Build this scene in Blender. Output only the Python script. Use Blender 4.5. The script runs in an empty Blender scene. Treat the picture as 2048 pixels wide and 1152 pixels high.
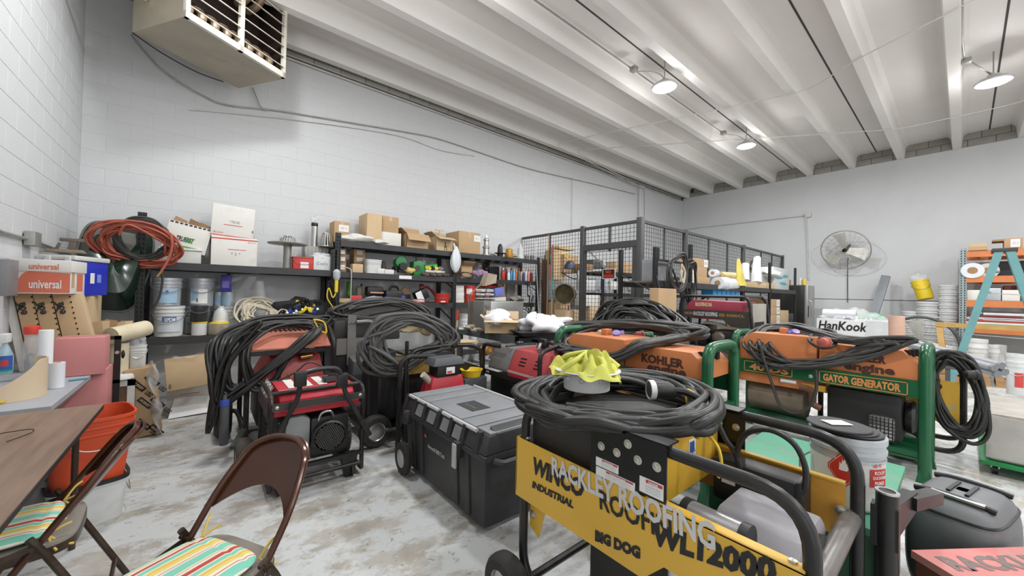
import bpy, bmesh, math, random
from mathutils import Vector as V, Matrix
R = random.Random(7)
SC = bpy.context.scene
COL = SC.collection
PI = math.pi

# ---------------------------------------------------------------- camera, world, lights, exposure
CAM_H = 1.45
YAW, PITCH, ROLL, FPX = math.radians(39.554), math.radians(.7666), math.radians(1.274), 745.27
_f = V((math.sin(YAW)*math.cos(PITCH), math.cos(YAW)*math.cos(PITCH), math.sin(PITCH)))
_r = V((math.cos(YAW), -math.sin(YAW), 0)); _u = _r.cross(_f)
CR = _r*math.cos(ROLL) + _u*math.sin(ROLL)
CU = -_r*math.sin(ROLL) + _u*math.cos(ROLL)
cam_data = bpy.data.cameras.new('camera'); cam = bpy.data.objects.new('camera', cam_data); COL.objects.link(cam)
cam_data.sensor_width = 36; cam_data.lens = FPX/2048*36; cam_data.clip_start = .05; cam_data.clip_end = 100
cam.matrix_world = Matrix(((CR.x, CU.x, -_f.x, 0), (CR.y, CU.y, -_f.y, 0), (CR.z, CU.z, -_f.z, CAM_H), (0, 0, 0, 1)))
SC.camera = cam
SC.view_settings.view_transform = 'Standard'; SC.view_settings.look = 'None'
SC.view_settings.exposure = 0.06; SC.view_settings.gamma = 1; SC.view_settings.use_curve_mapping = False
wd = bpy.data.worlds.new('world'); SC.world = wd; wd.use_nodes = True
wd.node_tree.nodes['Background'].inputs[0].default_value = (.8, .88, 1, 1)
wd.node_tree.nodes['Background'].inputs[1].default_value = .6
LAMP_W = 80
LAMPS = [(5.80, 3.17), (9.43, 3.16), (9.44, -.29), (.25, 4.2), (5.80, -.29), (2.17, -.29), (2.17, 3.17), (2.17, -3.7), (5.8, -3.7), (9.44, -3.7), (2.17, -7), (7, -7)]
for i, (x, y) in enumerate(LAMPS):
    ld = bpy.data.lights.new('ceiling_lamp_light', 'AREA'); ld.shape = 'DISK'; ld.size = .34; ld.energy = LAMP_W*(1.3 if i in (0, 1, 2) else .85 if i == 3 else .6 if i == 6 else 1); ld.color = (.965, .985, 1)
    lo = bpy.data.objects.new('ceiling_lamp_light', ld); COL.objects.link(lo); lo.location = (x, y, 4.885)
    ld = bpy.data.lights.new('ceiling_lamp_glow', 'POINT'); ld.shadow_soft_size = .12; ld.energy = 20; ld.color = (1, .995, .985)
    lo = bpy.data.objects.new('ceiling_lamp_glow', ld); COL.objects.link(lo); lo.location = (x, y, 4.62)

# two unseen area lights added behind the camera as soft fill
FILL_LIGHTS = [((-1.10, -4.2, 2.0), (0, -PI/2, 0), 4.6, 3.6, 75), ((5.0, -8.9, 2.0), (-PI/2, 0, 0), 7.0, 3.8, 160)]
for loc, ro, w_, h_, e_ in FILL_LIGHTS:
    ld = bpy.data.lights.new('soft_fill_light', 'AREA'); ld.shape = 'RECTANGLE'; ld.size, ld.size_y = (h_, w_) if ro[1] else (w_, h_); ld.energy = e_; ld.color = (.96, .98, 1)
    lo = bpy.data.objects.new('soft_fill_light', ld); COL.objects.link(lo); lo.location = loc; lo.rotation_euler = ro

def P(px, py, z=None, Y=None, X=None, d=None):
    r = CR*((px-1024)/FPX) - CU*((py-576)/FPX) + _f
    if z is not None: s = (z-CAM_H)/r.z
    elif Y is not None: s = Y/r.y
    elif X is not None: s = X/r.x
    else: s = d
    return V((r.x*s, r.y*s, r.z*s+CAM_H))

# ---------------------------------------------------------------- materials
def lin(c): c = c/255; return c/12.92 if c <= .04045 else ((c+.055)/1.055)**2.4
_M = {}
def mat(name, rgb, rough=.55, metal=0., var=.10, scale=6., bump=0., bscale=60., dirt=None, damt=.5, trans=0., alpha=1., spec=.5, emit=0., stretch=None):
    if name in _M: return _M[name]
    m = bpy.data.materials.new(name); m.use_nodes = True; nt = m.node_tree; N = nt.nodes; L = nt.links
    b = N['Principled BSDF']; c = [lin(v) for v in rgb]+[1]
    tc = N.new('ShaderNodeTexCoord'); src = tc.outputs['Object']
    if stretch:
        mp = N.new('ShaderNodeMapping'); mp.inputs['Scale'].default_value = stretch; L.new(src, mp.inputs['Vector']); src = mp.outputs[0]
    no = N.new('ShaderNodeTexNoise'); no.inputs['Scale'].default_value = scale; no.inputs['Detail'].default_value = 5; L.new(src, no.inputs['Vector'])
    cr = N.new('ShaderNodeValToRGB'); e = cr.color_ramp.elements
    e[0].position = .3; e[1].position = .7
    e[0].color = [v*(1-var) for v in c[:3]]+[1]; e[1].color = [min(1, v*(1+var)) for v in c[:3]]+[1]
    L.new(no.outputs['Fac'], cr.inputs['Fac']); col = cr.outputs['Color']
    if dirt:
        n2 = N.new('ShaderNodeTexNoise'); n2.inputs['Scale'].default_value = scale*.6; n2.inputs['Detail'].default_value = 8; n2.inputs['Roughness'].default_value = .65; L.new(src, n2.inputs['Vector'])
        r2 = N.new('ShaderNodeValToRGB'); r2.color_ramp.elements[0].position = .52; r2.color_ramp.elements[1].position = .66
        L.new(n2.outputs['Fac'], r2.inputs['Fac'])
        mu = N.new('ShaderNodeMath'); mu.operation = 'MULTIPLY'; mu.inputs[1].default_value = damt; L.new(r2.outputs['Color'], mu.inputs[0])
        mx = N.new('ShaderNodeMix'); mx.data_type = 'RGBA'; L.new(mu.outputs[0], mx.inputs['Factor']); L.new(col, mx.inputs[6]); mx.inputs[7].default_value = [lin(v) for v in dirt]+[1]; col = mx.outputs[2]
    L.new(col, b.inputs['Base Color'])
    b.inputs['Roughness'].default_value = rough; b.inputs['Metallic'].default_value = metal; b.inputs['Specular IOR Level'].default_value = spec
    if trans: b.inputs['Transmission Weight'].default_value = trans
    if alpha < 1: b.inputs['Alpha'].default_value = alpha
    if emit: b.inputs['Emission Color'].default_value = c; b.inputs['Emission Strength'].default_value = emit
    if bump:
        n3 = N.new('ShaderNodeTexNoise'); n3.inputs['Scale'].default_value = bscale; n3.inputs['Detail'].default_value = 4; L.new(src, n3.inputs['Vector'])
        bp = N.new('ShaderNodeBump'); bp.inputs['Strength'].default_value = bump; bp.inputs['Distance'].default_value = .01; L.new(n3.outputs['Fac'], bp.inputs['Height']); L.new(bp.outputs[0], b.inputs['Normal'])
    _M[name] = m; return m

# ---------------------------------------------------------------- tagging
def thing(name, label, cat, loc=(0, 0, 0), rz=0, group=None):
    o = bpy.data.objects.new(name, None); COL.objects.link(o); o.empty_display_size = .1
    o.location = loc; o.rotation_euler = (0, 0, rz); o['label'] = label; o['category'] = cat
    if group: o['group'] = group
    return o
def tag(o, label, cat, group=None):
    o['label'] = label; o['category'] = cat
    if group: o['group'] = group
    return o
def link(name, me, mt, parent=None, loc=None, rz=0):
    o = bpy.data.objects.new(name, me); COL.objects.link(o)
    if mt and not me.materials: me.materials.append(mt)
    if parent: o.parent = parent
    if loc is not None: o.location = loc
    if rz: o.rotation_euler = (0, 0, rz)
    return o
def clone(o, parent=None, loc=None, rz=None, label=None):
    c = o.copy(); COL.objects.link(c); c.parent = parent
    if loc is not None: c.location = loc
    if rz is not None: c.rotation_euler = (0, 0, rz)
    if label: c['label'] = label
    for ch in list(o.children): clone(ch, c)
    return c

# ---------------------------------------------------------------- mesh building
def rot(rx=0, ry=0, rz=0): return Matrix.Rotation(rz, 3, 'Z') @ Matrix.Rotation(ry, 3, 'Y') @ Matrix.Rotation(rx, 3, 'X')
def fillet(pts, r, n=5):
    pts = [V(p) for p in pts]; out = [pts[0]]
    for a, b, c in zip(pts, pts[1:], pts[2:]):
        d1, d2 = (a-b), (c-b); l = min(r, d1.length*.49, d2.length*.49); d1.normalize(); d2.normalize()
        p, q = b+d1*l, b+d2*l
        for i in range(n+1):
            t = i/n; out.append(p*(1-t)**2 + b*2*t*(1-t) + q*t*t)
    out.append(pts[-1]); return out
def catmull(pts, n=6, closed=False):
    pts = [V(p) for p in pts]; k = len(pts); out = []
    for i in range(k if closed else k-1):
        g = lambda j: pts[j % k] if closed else pts[max(0, min(k-1, j))]
        a, b, c, d = g(i-1), g(i), g(i+1), g(i+2)
        for s in range(n):
            t = s/n; out.append(.5*((2*b)+(c-a)*t+(2*a-5*b+4*c-d)*t*t+(3*b-a-3*c+d)*t**3))
    if not closed: out.append(pts[-1])
    return out
class B:
    def __init__(s): s.bm = bmesh.new()
    def box(s, x0, y0, z0, x1, y1, z1, M=None):
        vs = [s.bm.verts.new((x, y, z)) for z in (z0, z1) for y in (y0, y1) for x in (x0, x1)]
        for f in ((0, 2, 3, 1), (4, 5, 7, 6), (0, 1, 5, 4), (2, 6, 7, 3), (0, 4, 6, 2), (1, 3, 7, 5)): s.bm.faces.new([vs[i] for i in f])
        if M is not None:
            for v in vs: v.co = M @ v.co
        return s
    def cb(s, c, sz, M=None):
        vs0 = len(s.bm.verts); h = [q/2 for q in sz]
        vs = [s.bm.verts.new((x, y, z)) for z in (-h[2], h[2]) for y in (-h[1], h[1]) for x in (-h[0], h[0])]
        for f in ((0, 2, 3, 1), (4, 5, 7, 6), (0, 1, 5, 4), (2, 6, 7, 3), (0, 4, 6, 2), (1, 3, 7, 5)): s.bm.faces.new([vs[i] for i in f])
        for v in vs: v.co = (M @ v.co if M is not None else v.co) + V(c)
        return s
    def hexa(s, p):     # bottom ring 4 ccw, top ring 4
        vs = [s.bm.verts.new(q) for q in p]
        for f in ((3, 2, 1, 0), (4, 5, 6, 7), (0, 1, 5, 4), (1, 2, 6, 5), (2, 3, 7, 6), (3, 0, 4, 7)): s.bm.faces.new([vs[i] for i in f])
        return s
    def prism(s, poly, axis, a0, a1):   # poly 2d in the two other axes (cyclic order)
        def mk(p, a): return {'x': (a, p[0], p[1]), 'y': (p[0], a, p[1]), 'z': (p[0], p[1], a)}[axis]
        b = [s.bm.verts.new(mk(p, a0)) for p in poly]; t = [s.bm.verts.new(mk(p, a1)) for p in poly]; n = len(poly)
        s.bm.faces.new(b[::-1]); s.bm.faces.new(t)
        for i in range(n): s.bm.faces.new((b[i], b[(i+1) % n], t[(i+1) % n], t[i]))
        return s
    def tube(s, pts, r, n=8, closed=False, caps=True):
        pts = [V(p) for p in pts]; k = len(pts); rings = []
        rr = r if callable(r) else (lambda t: r)
        t0 = (pts[1]-pts[0]).normalized(); nrm = t0.orthogonal().normalized()
        for i, p in enumerate(pts):
            a = pts[i-1] if (i or closed) else pts[0]; b = pts[(i+1) % k] if (i < k-1 or closed) else pts[-1]
            t = (b-a)
            t = t.normalized() if t.length > 1e-9 else t0
            nrm = (nrm - t*nrm.dot(t)); nrm = nrm.normalized() if nrm.length > 1e-6 else t.orthogonal().normalized()
            bn = t.cross(nrm); q = rr(i/max(1, k-1))
            rings.append([s.bm.verts.new(p + nrm*(q*math.cos(2*PI*j/n)) + bn*(q*math.sin(2*PI*j/n))) for j in range(n)])
        for i in range(k if closed else k-1):
            A, C = rings[i], rings[(i+1) % k]; off = 0
            if closed and i == k-1:
                off = min(range(n), key=lambda o: (A[0].co-C[o].co).length)
            for j in range(n): s.bm.faces.new((A[j], A[(j+1) % n], C[(j+1+off) % n], C[(j+off) % n]))
        if caps and not closed: s.bm.faces.new(rings[0][::-1]); s.bm.faces.new(rings[-1])
        return s
    def cyl(s, a, b, r, r2=None, n=14, caps=True):
        r2 = r if r2 is None else r2
        return s.tube([a, b], (lambda t: r+(r2-r)*t), n, caps=caps)
    def bar(s, a, b, w, h, up=(0, 0, 1)):
        a, b = V(a), V(b); t = (b-a).normalized(); u = V(up); sd = t.cross(u)
        if sd.length < 1e-4: sd = t.orthogonal()
        sd.normalize(); u = sd.cross(t); q = [sd*(i*w/2)+u*(j*h/2) for i, j in ((-1, -1), (1, -1), (1, 1), (-1, 1))]
        return s.hexa([a+k for k in q]+[b+k for k in q])
    def lathe(s, prof, n=20, c=(0, 0, 0), M=None, sq=None):
        rings = []; c = V(c)
        for r, z in prof:
            ring = []
            for j in range(n):
                a = 2*PI*(j+.5)/n; x, y = math.cos(a), math.sin(a)
                if sq:  # rounded square section
                    e = 2/sq; x = math.copysign(abs(x)**e, x); y = math.copysign(abs(y)**e, y)
                p = V((r*x, r*y, z))
                ring.append(s.bm.verts.new((M @ p if M is not None else p)+c))
            rings.append(ring)
        for A, C in zip(rings, rings[1:]):
            for j in range(n): s.bm.faces.new((A[j], A[(j+1) % n], C[(j+1) % n], C[j]))
        if tuple(prof[0]) == tuple(prof[-1]): return s
        if prof[0][0] > 1e-4: s.bm.faces.new(rings[0][::-1])
        if prof[-1][0] > 1e-4: s.bm.faces.new(rings[-1])
        return s
    def grid(s, fn, nu, nv, th=0., cu=False):
        g = [[s.bm.verts.new(fn(i/nu, j/nv)) for j in range(nv+1)] for i in range(nu+(0 if cu else 1))]
        k = len(g); fs = []
        for i in range(nu):
            for j in range(nv): fs.append(s.bm.faces.new((g[i][j], g[(i+1) % k][j], g[(i+1) % k][j+1], g[i][j+1])))
        if th:
            for f in fs: f.normal_update()
            bmesh.ops.solidify(s.bm, geom=fs, thickness=th)
        return s
    def blob(s, c, rad, amp=.2, seed=0, nu=18, nv=10, pw=1., base=None):
        rnd = random.Random(seed); ph = [(rnd.uniform(0, 6.3), rnd.uniform(0, 6.3), rnd.randint(2, 5), rnd.randint(1, 4)) for _ in range(5)]
        def fn(u, v):
            a, b = u*2*PI, (v-.5)*PI*.998
            k = 1+amp*sum(math.sin(p[2]*a+p[0])*math.cos(p[3]*b+p[1]) for p in ph)/2
            q = V((c[0]+rad[0]*k*math.cos(a)*math.cos(b), c[1]+rad[1]*k*math.sin(a)*math.cos(b), c[2]+rad[2]*k*math.copysign(abs(math.sin(b))**pw, b)))
            if base is not None and q.z < base: q.z = base
            return q
        return s.grid(fn, nu, nv, cu=True)
    def xf(s, M, loc=(0, 0, 0)):
        for v in s.bm.verts: v.co = (M @ v.co) + V(loc)
        return s
    def done(s, name, mt, parent=None, loc=None, rz=0, bev=0., ang=35, sub=0, label=None):
        bm = s.bm
        bmesh.ops.remove_doubles(bm, verts=bm.verts, dist=1e-6)
        bmesh.ops.recalc_face_normals(bm, faces=bm.faces)
        if bev:
            es = [e for e in bm.edges if len(e.link_faces) == 2 and e.calc_face_angle(0) > .6]
            if es: bmesh.ops.bevel(bm, geom=es, offset=bev, segments=2, affect='EDGES', profile=.6, clamp_overlap=True)
        me = bpy.data.meshes.new(name); bm.to_mesh(me); bm.free()
        for p in me.polygons: p.use_smooth = True
        me.set_sharp_from_angle(angle=math.radians(ang))
        o = link(name, me, mt, parent, loc, rz)
        if label: o['label'] = label
        return o

def text(s, o, u, v, w, h, mt, parent=None, bold=.0, shear=0., name='lettering', off=.0012, loc=None, ext=.0006):
    """flat lettering: lower-left o, u = reading direction, v = up, fitted into w x h"""
    cu = bpy.data.curves.new('t', 'FONT'); cu.body = s; cu.size = 1; cu.offset = bold; cu.shear = shear; cu.resolution_u = 2; cu.extrude = 0
    t = bpy.data.objects.new('t', cu); COL.objects.link(t)
    dg = bpy.context.evaluated_depsgraph_get(); me = bpy.data.meshes.new_from_object(t.evaluated_get(dg))
    bpy.data.objects.remove(t); bpy.data.curves.remove(cu)
    xs = [q.co.x for q in me.vertices]; ys = [q.co.y for q in me.vertices]
    if not xs: return None
    x0, x1, y0, y1 = min(xs), max(xs), min(ys), max(ys)
    u = V(u).normalized(); v = V(v); v = (v-u*v.dot(u)).normalized(); n = u.cross(v); o = V(o)
    for q in me.vertices: q.co = o + u*((q.co.x-x0)/(x1-x0)*w) + v*((q.co.y-y0)/max(1e-6, y1-y0)*h) + n*off
    me.name = name
    me.materials.clear()
    return link(name, me, mt, parent)
def sticker(o, u, v, w, h, mt, parent, name='label_sticker', off=.0008):
    u = V(u).normalized(); v = V(v); v = (v-u*v.dot(u)).normalized(); n = u.cross(v); o = V(o)+n*(off*.5)
    q = B(); q.hexa([o-n*off*.4, o+u*w-n*off*.4, o+u*w+v*h-n*off*.4, o+v*h-n*off*.4, o+n*off*.5, o+u*w+n*off*.5, o+u*w+v*h+n*off*.5, o+v*h+n*off*.5])
    return q.done(name, mt, parent)
def loops(ctrl, n, jit, r, seed=0, sides=8, samp=6, tail=None, head=None, squash=.5):
    """one continuous cable running n times round the closed control polygon with jitter"""
    rnd = random.Random(seed); pts = [V(p) for p in (head or [])]; c = sum((V(p) for p in ctrl), V())/len(ctrl)
    for k in range(n):
        sc = 1+rnd.uniform(-1, 1)*jit*.9
        for p in ctrl:
            d = V(p)-c; L = d.length
            pts.append(c+d*(sc+rnd.uniform(-.35, .35)*jit)+V((rnd.uniform(-1, 1), rnd.uniform(-1, 1), rnd.uniform(-1, 1)*squash+.0))*jit*L*.35)
    pts += [V(p) for p in (tail or [])]
    return B().tube(catmull(pts, samp), r, sides)
# ---------------------------------------------------------------- materials of the shell
M_WALL = mat('white_block_paint', (200, 201, 202), .55, var=.025, scale=1.6, bump=.25, bscale=90)
M_GREYBLOCK = mat('bare_grey_block', (150, 147, 140), .9, var=.08, scale=5, bump=.4)
M_MORTAR = mat('dark_mortar', (78, 76, 74), .9)
M_CEIL = mat('white_ceiling_paint', (226, 223, 219), .6, var=.03, scale=1.2)
M_JOINT = mat('dark_joint', (70, 68, 66), .9)
def floor_mat():
    m = bpy.data.materials.new('worn_painted_concrete'); m.use_nodes = True; nt = m.node_tree; N = nt.nodes; L = nt.links; b = N['Principled BSDF']
    tc = N.new('ShaderNodeTexCoord')
    def noise(sc, det, ro, st=None):
        n = N.new('ShaderNodeTexNoise'); n.inputs['Scale'].default_value = sc; n.inputs['Detail'].default_value = det; n.inputs['Roughness'].default_value = ro
        if st:
            mp = N.new('ShaderNodeMapping'); mp.inputs['Scale'].default_value = st; mp.inputs['Rotation'].default_value = (0, 0, .5); L.new(tc.outputs['Object'], mp.inputs[0]); L.new(mp.outputs[0], n.inputs['Vector'])
        else: L.new(tc.outputs['Object'], n.inputs['Vector'])
        return n
    def ramp(n, a, c):
        r = N.new('ShaderNodeValToRGB'); r.color_ramp.elements[0].position = a; r.color_ramp.elements[1].position = c; L.new(n.outputs['Fac'], r.inputs[0]); return r
    def mix(f, a, c):
        x = N.new('ShaderNodeMix'); x.data_type = 'RGBA'; L.new(f, x.inputs['Factor'])
        for i, q in ((6, a), (7, c)):
            if isinstance(q, tuple): x.inputs[i].default_value = [lin(k) for k in q]+[1]
            else: L.new(q, x.inputs[i])
        return x.outputs[2]
    bare = mix(ramp(noise(3.5, 8, .6), .35, .65).outputs[0], (146, 139, 129), (178, 173, 165))
    c = mix(ramp(noise(2.4, 12, .76, (1, 1.5, 1)), .44, .52).outputs[0], bare, (190, 192, 191))
    c = mix(ramp(noise(14, 6, .7), .60, .66).outputs[0], c, (140,133,124))
    c = mix(ramp(noise(1.1, 9, .6), .60, .74).outputs[0], c, (112, 105, 96))
    L.new(c, b.inputs['Base Color'])
    rr = ramp(noise(2.3, 6, .6), .3, .7); mr = N.new('ShaderNodeMapRange'); mr.inputs[3].default_value = .34; mr.inputs[4].default_value = .7; L.new(rr.outputs[0], mr.inputs[0]); L.new(mr.outputs[0], b.inputs['Roughness'])
    bp = N.new('ShaderNodeBump'); bp.inputs['Strength'].default_value = .12; bp.inputs['Distance'].default_value = .01; L.new(noise(30, 5, .6).outputs['Fac'], bp.inputs['Height']); L.new(bp.outputs[0], b.inputs['Normal'])
    return m
X0, X1, Y0, Y1, ZW, ZC = -1.17, 13.63, -9.0, 6.64, 5.08, 5.40
def struct(o): o['kind'] = 'structure'; return o
struct(B().box(X0-.2, Y0-.2, -.2, X1+.2, Y1+.2, 0).done('floor', floor_mat()))
wb = struct(B().box(X0-.2, Y1+.0025, 0, X1+.2, Y1+.2, ZC+.1).done('wall_back', M_WALL))
wl = struct(B().box(X0-.2, Y0-.2, 0, X0-.0025, Y1+.004, ZC+.1).done('wall_left', M_WALL))
wr = struct(B().box(X1+.004, Y0-.2, 0, X1+.2, Y1+.004, ZC+.1).done('wall_right', M_WALL))
struct(B().box(X0, Y0-.2, 0, X1, Y0, ZC+.1).done('wall_front', M_WALL))
# painted concrete blocks, the nearest as pieces, the rest joined
BL, BH = .4064, .2032
def block_bm(q, M, w=BL-.002, h=BH-.002, d=.0025):
    c = .003
    vs = [q.bm.verts.new(M @ V(p)) for p in ((0, 0, 0), (w, 0, 0), (w, 0, h), (0, 0, h), (c, -d, c), (w-c, -d, c), (w-c, -d, h-c), (c, -d, h-c))]
    for f in ((4, 5, 6, 7), (0, 1, 5, 4), (1, 2, 6, 5), (2, 3, 7, 6), (3, 0, 4, 7)): q.bm.faces.new([vs[i] for i in f])
    return q
bq = block_bm(B(), Matrix.Identity(4)); bo = bq.done('block', M_WALL); BLOCK = bo.data; bpy.data.objects.remove(bo)
def blockwall(parent, length, org, ang, near, zmax):
    """courses along a wall; near(a,z) ranks pieces"""
    cells = []
    for r in range(int(zmax/BH)):
        a = -(.5 if r % 2 else 0)*BL
        while a < length:
            cells.append((a, r*BH)); a += BL
    cells.sort(key=lambda c: near(*c)); rm = Matrix.Rotation(ang, 4, 'Z'); rest = B()
    for i, (a, z) in enumerate(cells):
        p = V(org)+rm @ V((a, 0, z))
        if a < 0 or a > length-BL or i >= 300:
            a0 = max(a, 0); w = min(a+BL, length)-a0-.002
            if w > .03: block_bm(rest, Matrix.Translation(V(org)+rm @ V((a0, 0, z))) @ rm, w=w)
        else:
            link('block', BLOCK, None, parent, p, ang)
    o = rest.done('block_field', M_WALL, parent); o['kind'] = 'stuff'
blockwall(wb, X1-X0, (X0, Y1+.0025, 0), 0, lambda a, z: (a+X0-.6)**2+(z-2.6)**2 + (50 if z < 1.4 else 0), 5.0)
# left wall runs along Y: reading direction -> +Y seen from inside
blockwall(wl, 9.0, (X0-.0025, Y1-9.0, 0), PI/2, lambda a, z: (9-a-1.5)**2+(z-2.4)**2 + (50 if z < 1.2 else 0), 5.2)
# bare blocks above the painted line
gy = [6.56-.922*k for k in range(17)]
q = B(); q.box(X0, Y1-.004, 5.005, X1, Y1+.03, 5.4); g = q.done('mortar_strip', M_MORTAR, wb)
a = X0; bb = B().box(0, 0, 0, BL-.01, .01, .2, None).done('bare_block', M_GREYBLOCK); BB = bb.data; bpy.data.objects.remove(bb)
while a < X1-BL:
    for r in (0, 1): link('bare_block', BB, None, wb, (a+(BL/2 if r else 0)*0, Y1-.012, 5.012+r*.205))
    a += BL
q = B(); q.box(X1-.004, Y0, ZW+.01, X1+.03, Y1, ZC); q.done('mortar_strip', M_MORTAR, wr)
for r in (0, 1):
    a = Y0+(BL/2 if r else 0)
    while a < Y1-BL:
        link('bare_block', BB, None, wr, (X1-.014, a+BL, ZW+.012+r*.16), -PI/2).scale = (1, 1, .75); a += BL
# ceiling of double tees
ce = struct(B().box(X0-.2, Y0-.2, ZC, X1+.2, Y1+.2, ZC+.15).done('ceiling', M_CEIL))
st = B(); w0, w1 = .065, .10
st.prism([(-w0, ZW), (w0, ZW), (w1, ZC-.05), (w1+.06, ZC+.01), (-w1-.06, ZC+.01), (-w1, ZC-.05)], 'x', X0, X1-.02)
so = st.done('ceiling_rib', M_CEIL, ce, (0, gy[0]-.10, 0)); 
for y in gy[1:]: link('ceiling_rib', so.data, None, ce, (0, y, 0))
for k in range(9): B().box(X0, 3.32-1.844*k-.012, ZC-.004, X1, 3.32-1.844*k+.012, ZC+.01).done('ceiling_joint', M_JOINT, ce)
B().box(X0, 5.164-.012, ZC-.004, X1, 5.164+.012, ZC+.01).done('ceiling_joint', M_JOINT, ce)
# joint line along the right wall, pilaster on the back wall
B().box(X1-.006, Y0, 1.475, X1+.01, 3.2, 1.487).done('wall_joint', M_JOINT, wr)
px_ = P(1284, 400, Y=6.6).x
struct(B().box(px_-.15, Y1-.05, 0, px_+.15, Y1+.01, 5.0).done('trim_1', M_WALL, bev=.004))
# ---------------------------------------------------------------- ceiling lamps
M_LENS = mat('lamp_lens_lit', (255, 255, 255), .4, emit=14)
M_ALU = mat('grey_lamp_housing', (190, 190, 190), .4, .3)
M_COND = mat('galvanised_conduit', (158, 158, 154), .45, .5)
M_CONDW = mat('white_painted_conduit', (198, 197, 193), .5)
LT = ['round flat ceiling lamp over the wire cage, nearest in view', 'round flat ceiling lamp farther along, in line with the nearest one', 'round flat ceiling lamp at the upper right of the view']
def lamp(x, y, lab):
    t = thing('ceiling_lamp', lab, 'lamp', (x, y, 4.9), group='round ceiling lamps')
    B().lathe([(.0, -.004), (.16, -.004), (.168, .002), (.168, .02), (0, .02)], 28).done('lens', M_LENS, t)
    B().lathe([(.17, .01), (.19, .008), (.2, .03), (.17, .06), (.08, .07), (.07, .13), (0, .13)], 28).done('housing', M_ALU, t)
    q = B(); q.tube([(0, 0, .13), (0, 0, .35), (0, 0, .5)], .008); q.done('hanger', M_COND, t)
    return t
for i, (x, y) in enumerate(LAMPS): 
    if i < 3: lamp(x, y, LT[i])
def conduit(name, label, pts, r=.012, mt=None, fil=.06, cat='conduit', clips=0, group=None):
    t = thing(name, label, cat, pts[0], 0, group); o = V(pts[0]); L = [V(p)-o for p in pts]
    B().tube(fillet(L, fil), r, 8).done('pipe', mt or M_COND, t)
    return t
def jbox(t, p, s=.05):
    return B().cb(V(p)-V(t.location), (s*2, s*2, s*1.4)).done('junction_box', M_COND, t, bev=.004)
t = conduit('ceiling_conduit', 'grey conduit along a ceiling rib feeding the two lamps in line', [(-1, 3.5, 5.2), (5.35, 3.5, 5.2), (9.0, 3.5, 5.2)]); jbox(t, (5.35, 3.46, 5.17), .05); jbox(t, (8.95, 3.46, 5.17), .05)
q = B().tube(catmull([V((5.4, 3.45, 5.15))-t.location, V((5.5, 3.25, 5.1))-t.location, V((5.65, 3.17, 5.08))-t.location, V((5.8, 3.17, 5.05))-t.location], 5), .007).done('lamp_cord', M_COND, t)
B().tube(catmull([V((9.0, 3.45, 5.15))-t.location, V((9.15, 3.25, 5.1))-t.location, V((9.43, 3.17, 5.05))-t.location], 5), .007).done('lamp_cord', M_COND, t)
t = conduit('ceiling_conduit', 'grey conduit above the lamp at upper right, beside a rib', [(2.4, .02, 5.2), (8.3, .02, 5.2), (8.9, .0, 5.18)]); jbox(t, (8.9, -.02, 5.15), .05)
for dx in (0, .05, .1): B().tube(catmull([V((8.9+dx*.3, -.05, 5.15))-t.location, V((9.0+dx, -.15, 5.03+dx*.6))-t.location, V((9.35+dx, -.27, 5.03))-t.location], 5), .006).done('lamp_cord', M_COND, t)
# wires strung below the ribs
conduit('strung_wire', 'thin white cable strung across below the ribs, nearer of two', [P(1283, 377, Y=6.55), V((6.4, 6.3, 5.06)), P(1620, 180, z=5.06), P(1706, 122, z=5.06), P(1950, 0, z=5.06), V((4.0, -4, 5.06))], .009, M_CONDW, .3, 'cable')
conduit('strung_wire', 'thin white cable strung across below the ribs, farther of two', [P(1290, 378, Y=6.55), V((7.0, 6.2, 5.04)), P(1800, 258, z=5.06), P(2047, 204, z=5.06), V((6.9, -4, 5.06))], .009, M_CONDW, .3, 'cable')
# cove pipe and the cables on the back wall
conduit('wall_conduit', 'thin pair of pipes along the top of the block wall', [(-.5, 6.6, 4.97), (13.3, 6.6, 4.97)], .014, M_CONDW)
B().tube([(0, .0, .05), (13.8, 0, .05)], .010, 6).done('pipe', M_COND, bpy.data.objects['wall_conduit'])
pts = [P(x, y, Y=6.61) for x, y in ((262, 70), (290, 105), (330, 145), (400, 188), (455, 210), (560, 222), (700, 245), (800, 262), (875, 277), (960, 305), (1060, 338), (1180, 366), (1270, 388))]
o = B().tube(catmull([p-pts[0] for p in pts], 5), .010, 6).done('wall_cable', M_COND, None, pts[0]); tag(o, 'slack grey cable sagging from the heater along the white block wall', 'cable')
pts = [P(x, y, Y=6.62) for x, y in ((380, 220), (440, 224), (640, 246), (800, 272), (880, 300), (950, 312))]
o = B().tube([p-pts[0] for p in catmull(pts, 5)], .008, 6).done('wall_cable', M_CONDW, None, pts[0]); tag(o, 'white painted cable on the block wall just below the grey one', 'cable')
pts = [P(x, y, Y=6.6) for x, y in ((505, 175), (515, 200), (522, 215), (535, 221))]
o = B().tube([p-pts[0] for p in catmull(pts, 5)], .007, 6).done('wall_cable', M_COND, None, pts[0]); tag(o, 'short wire hanging from the heater corner to the wall cable', 'cable')
t = conduit('wall_conduit', 'white conduit running across and down the far wall beside the fan', [V((13.59, 6.4, P(1372, 458, X=13.6).z)), P(1612, 431, X=13.59), P(1617, 560, X=13.59)], .014, M_CONDW, .02)
B().cb(P(1616, 430, X=13.59)-t.location, (.06, .14, .14)).done('junction_box', M_CONDW, t, bev=.01)
for dx, l in ((1279, 'left'), (1290, 'right')):
    conduit('wall_conduit', 'white conduit rising on the wall pilaster above the cage, %s of two' % ('first' if l == 'left' else 'second'), [P(dx, 378, Y=6.56), P(dx-1, 560, Y=6.56)], .014, M_CONDW)
conduit('wall_conduit', 'white conduit dropping to the wire cage from the wall cable', [P(1145, 355, Y=6.6), P(1144, 470, Y=6.6)], .008, M_CONDW)
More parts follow.
